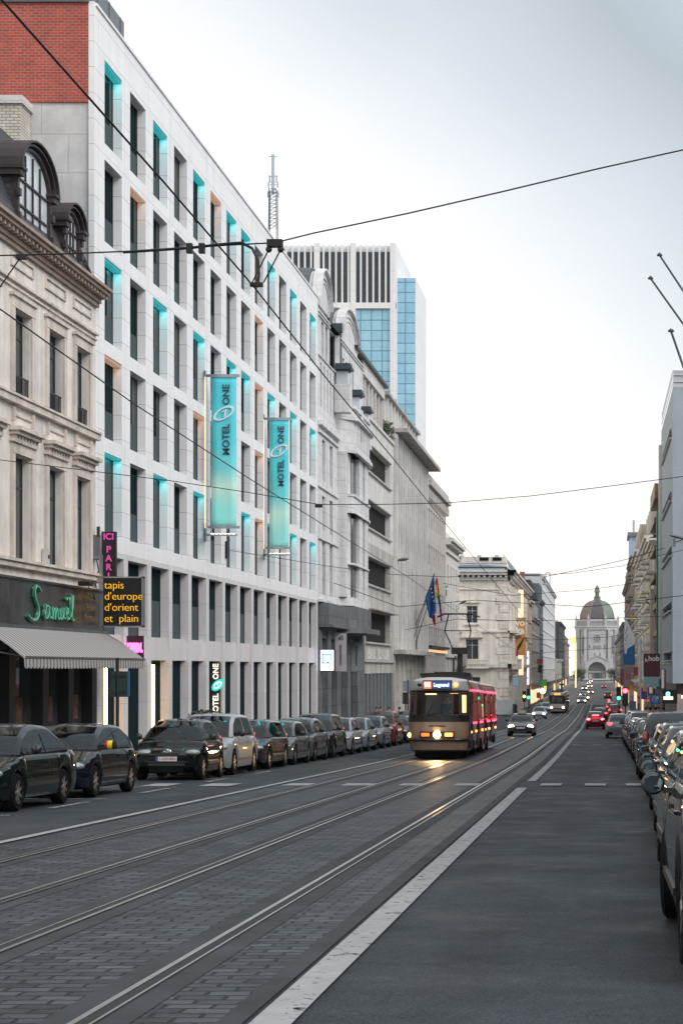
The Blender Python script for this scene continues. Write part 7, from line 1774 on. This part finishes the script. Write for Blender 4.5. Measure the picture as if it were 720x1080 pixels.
for px0, px1, py0, py1, Y, c, lab, nm in ((668, 672, 704, 712, 210, (.40, .03, .04), 'narrow red sign right of the white and blue banner', 'red_shop_sign'), (660, 664, 711, 716, 230, (.42, .06, .10), 'small pink red sign under the white and blue banner', 'pink_shop_sign'), (676.5, 681, 730, 737, 134, (.02, .05, .22), 'dark blue sign right under the maroon one', 'dark_blue_sign'), (684, 687.5, 724.5, 731, 133, (.55, .5, .45), 'cream little sign above the blue parking sign', 'cream_sign'), (664, 670, 740, 753, 150, (.15, .22, .26), 'grey blue poster board on the right pavement', 'poster_board'), (654, 657, 706, 722, 250, (.35, .04, .08), 'long red vertical sign right of the church', 'red_vertical_sign'), (648, 650.5, 706, 713, 300, (.6, .58, .5), 'cream vertical sign right of the church', 'cream_vertical_sign'), (672.5, 675.5, 742, 752, 142, (.12, .12, .13), 'dark notice board by the thin white lamp column', 'dark_notice')):
    slab_sign(nm, lab, 'sign', px0, px1, py0, py1, Y, mat('sign_col_' + nm, c, .5))
s = thing('shop_lights', 'row of warm orange lamps under the blue grey block', 'lamp', (RX + 1.5, 131, -2)); m = MB(); m.box(RX + .6, RX + 3.0, 131.4, 131.5, -2.05, -2.0); m.build('rail', black, s)
m = MB()
for k in range(6): m.ell((RX + .7 + k * .42, 131.4, -2.2), (.07, .07, .09), 8, 6)
m.build('bulb', glow('bulb_orange', (1.0, .5, .15), 12), s)
# road-side box and litter bins
t = post('litter_bin', 'black litter bin on the pavement at the cream corner house', 'bin', xat(543, 232), 231, 1.2, .3, black); m = MB(); m.lathe([(.34, 1.2), (.34, 1.3), (.15, 1.42), (.01, 1.45)], (xat(543, 232), 231, g(231) + .12), 'z', 12); m.build('lid', black, t)

# ================================================================ people
skin_m = mat('skin', (.45, .28, .21), .6, var=.08); hair_m = mat('dark_hair', (.02, .015, .012), .6, var=.3)
def skinned(name, verts, edges, radii, m_, parent, rootv=0):
    me = bpy.data.meshes.new(name); me.from_pydata(verts, edges, []); o = bpy.data.objects.new(name, me); col.objects.link(o); o.parent = parent; me.materials.append(m_)
    md = o.modifiers.new('skin', 'SKIN'); md.use_smooth_shade = True
    bm = bmesh.new(); bm.from_mesh(me); lay = bm.verts.layers.skin.verify()
    for v, r_ in zip(bm.verts, radii): v[lay].radius = (r_, r_); v[lay].use_root = (v.index == rootv)
    bm.to_mesh(me); bm.free()
    for v, r_ in zip(me.skin_vertices[0].data, radii): v.radius = (r_, r_)
    me.skin_vertices[0].data[rootv].use_root = True
    s = o.modifiers.new('sub', 'SUBSURF'); s.levels = 1; s.render_levels = 1
    return o
def person(X, Y, rz, label, coat_c, leg_c, h=1.72, stride=.18):
    t = thing('person', label, 'person', (X, Y, g(Y) + .13), 'pedestrians'); t.rotation_euler = (0, 0, rz); k = h / 1.72; S = stride
    V = [(0, 0, .95), (0, 0, 1.15), (0, .01, 1.38), (0, 0, 1.50), (0, .02, 1.60), (0, .02, 1.70),
         (.11, 0, .90), (.11, S * .6, .50), (.11, S * .7, .08), (.11, S * .7 + .16, .03), (-.11, 0, .90), (-.11, -S * .3, .50), (-.11, -S, .10), (-.11, -S + .15, .03),
         (.20, 0, 1.40), (.25, -S * .6, 1.12), (.25, -S * .4, .88), (-.20, 0, 1.40), (-.25, S * .6, 1.12), (-.25, S * .9, .90)]
    E = [(0, 1), (1, 2), (2, 3), (3, 4), (4, 5), (0, 6), (6, 7), (7, 8), (8, 9), (0, 10), (10, 11), (11, 12), (12, 13), (2, 14), (14, 15), (15, 16), (2, 17), (17, 18), (18, 19)]
    Rr = [.13, .12, .14, .055, .085, .075, .085, .06, .045, .035, .085, .06, .045, .035, .06, .045, .035, .06, .045, .035]
    V = [(a * k, b * k, c * k) for a, b, c in V]; skinned('body', V, E, [r_ * k for r_ in Rr], skin_m, t)
    ids = [0, 1, 2, 14, 15, 16, 17, 18, 19]; mp = {v: i for i, v in enumerate(ids)}
    skinned('jacket', [V[i] for i in ids], [(mp[a], mp[b]) for a, b in E if a in mp and b in mp], [(Rr[i] + .028) * k for i in ids], mat('cloth_%d' % len(MATS), coat_c, .9, var=.15), t)
    ids = [0, 6, 7, 8, 10, 11, 12]; mp2 = {v: i for i, v in enumerate(ids)}
    skinned('trousers', [V[i] for i in ids], [(mp2[a], mp2[b]) for a, b in E if a in mp2 and b in mp2], [(Rr[i] + .022) * k for i in ids], mat('cloth_%d' % len(MATS), leg_c, .9, var=.15), t)
    m = MB(); m.ell((0, -.012 * k, 1.665 * k), (.098 * k, .108 * k, .095 * k), 12, 8); m.build('hair', hair_m, t, smooth=60, local=True)
for px, Y, rz, cc_, lc, lab in ((685, 98, 0, (.015, .015, .02), (.02, .02, .03), 'person in a black coat walking away on the right pavement'), (690.5, 100, 0, (.02, .02, .022), (.015, .015, .02), 'person in dark clothes beside the blue parking sign'), (693.8, 104, 3.1, (.10, .10, .12), (.03, .03, .05), 'person in a grey jacket facing the camera on the right pavement'), (699, 96, 0, (.30, .36, .46), (.03, .03, .04), 'person in a pale blue top walking on the right pavement'), (680.5, 108, .2, (.03, .03, .04), (.02, .02, .02), 'person in dark coat farther along the right pavement'), (683, 112, 3.0, (.25, .25, .26), (.04, .05, .08), 'person in a light top among the walkers on the right'),
        ):
    X = xat(px, Y); person(X, Y, rz, lab, cc_, lc)
for px, Y, rz, cc_, lc, lab in ((397, 114, 3.1, (.30, .30, .30), (.05, .05, .06), 'person in pale clothes on the left pavement by the concrete office'), (401, 117, 3.0, (.02, .02, .022), (.02, .02, .02), 'person in black on the left pavement by the concrete office'), (410, 112, 2.8, (.15, .04, .04), (.03, .03, .03), 'person in a dark red top on the left pavement'), (421, 116, 0, (.012, .012, .014), (.012, .012, .014), 'person in black standing just left of the tram')):
    X = max(-14.8, xat(px, Y)); person(X, Y, rz, lab, cc_, lc)

person(-5.55, 64.35, math.pi, 'tram driver in dark uniform seen through the windscreen of the old tram', (.03, .035, .05), (.02, .02, .025), 1.5)
o_ = [o for o in bpy.data.objects if o.get('label', '').startswith('tram driver')][0]; o_.location.z = g(64.35) + .82
# ================================================================ evening air
hz = bpy.data.materials.new('haze_air'); hz.use_nodes = True; t = hz.node_tree
for n in list(t.nodes):
    if n.type == 'BSDF_PRINCIPLED': t.nodes.remove(n)
pv = t.nodes.new('ShaderNodeVolumePrincipled'); pv.inputs['Color'].default_value = (1.0, .97, .93, 1); pv.inputs['Density'].default_value = .0001; pv.inputs['Anisotropy'].default_value = .3
t.links.new(pv.outputs[0], [n for n in t.nodes if n.type == 'OUTPUT_MATERIAL'][0].inputs['Volume'])
m = MB(); m.box(-750, 750, -100, 1550, -9.0, 84); o = m.build('haze', hz); o['kind'] = 'stuff'
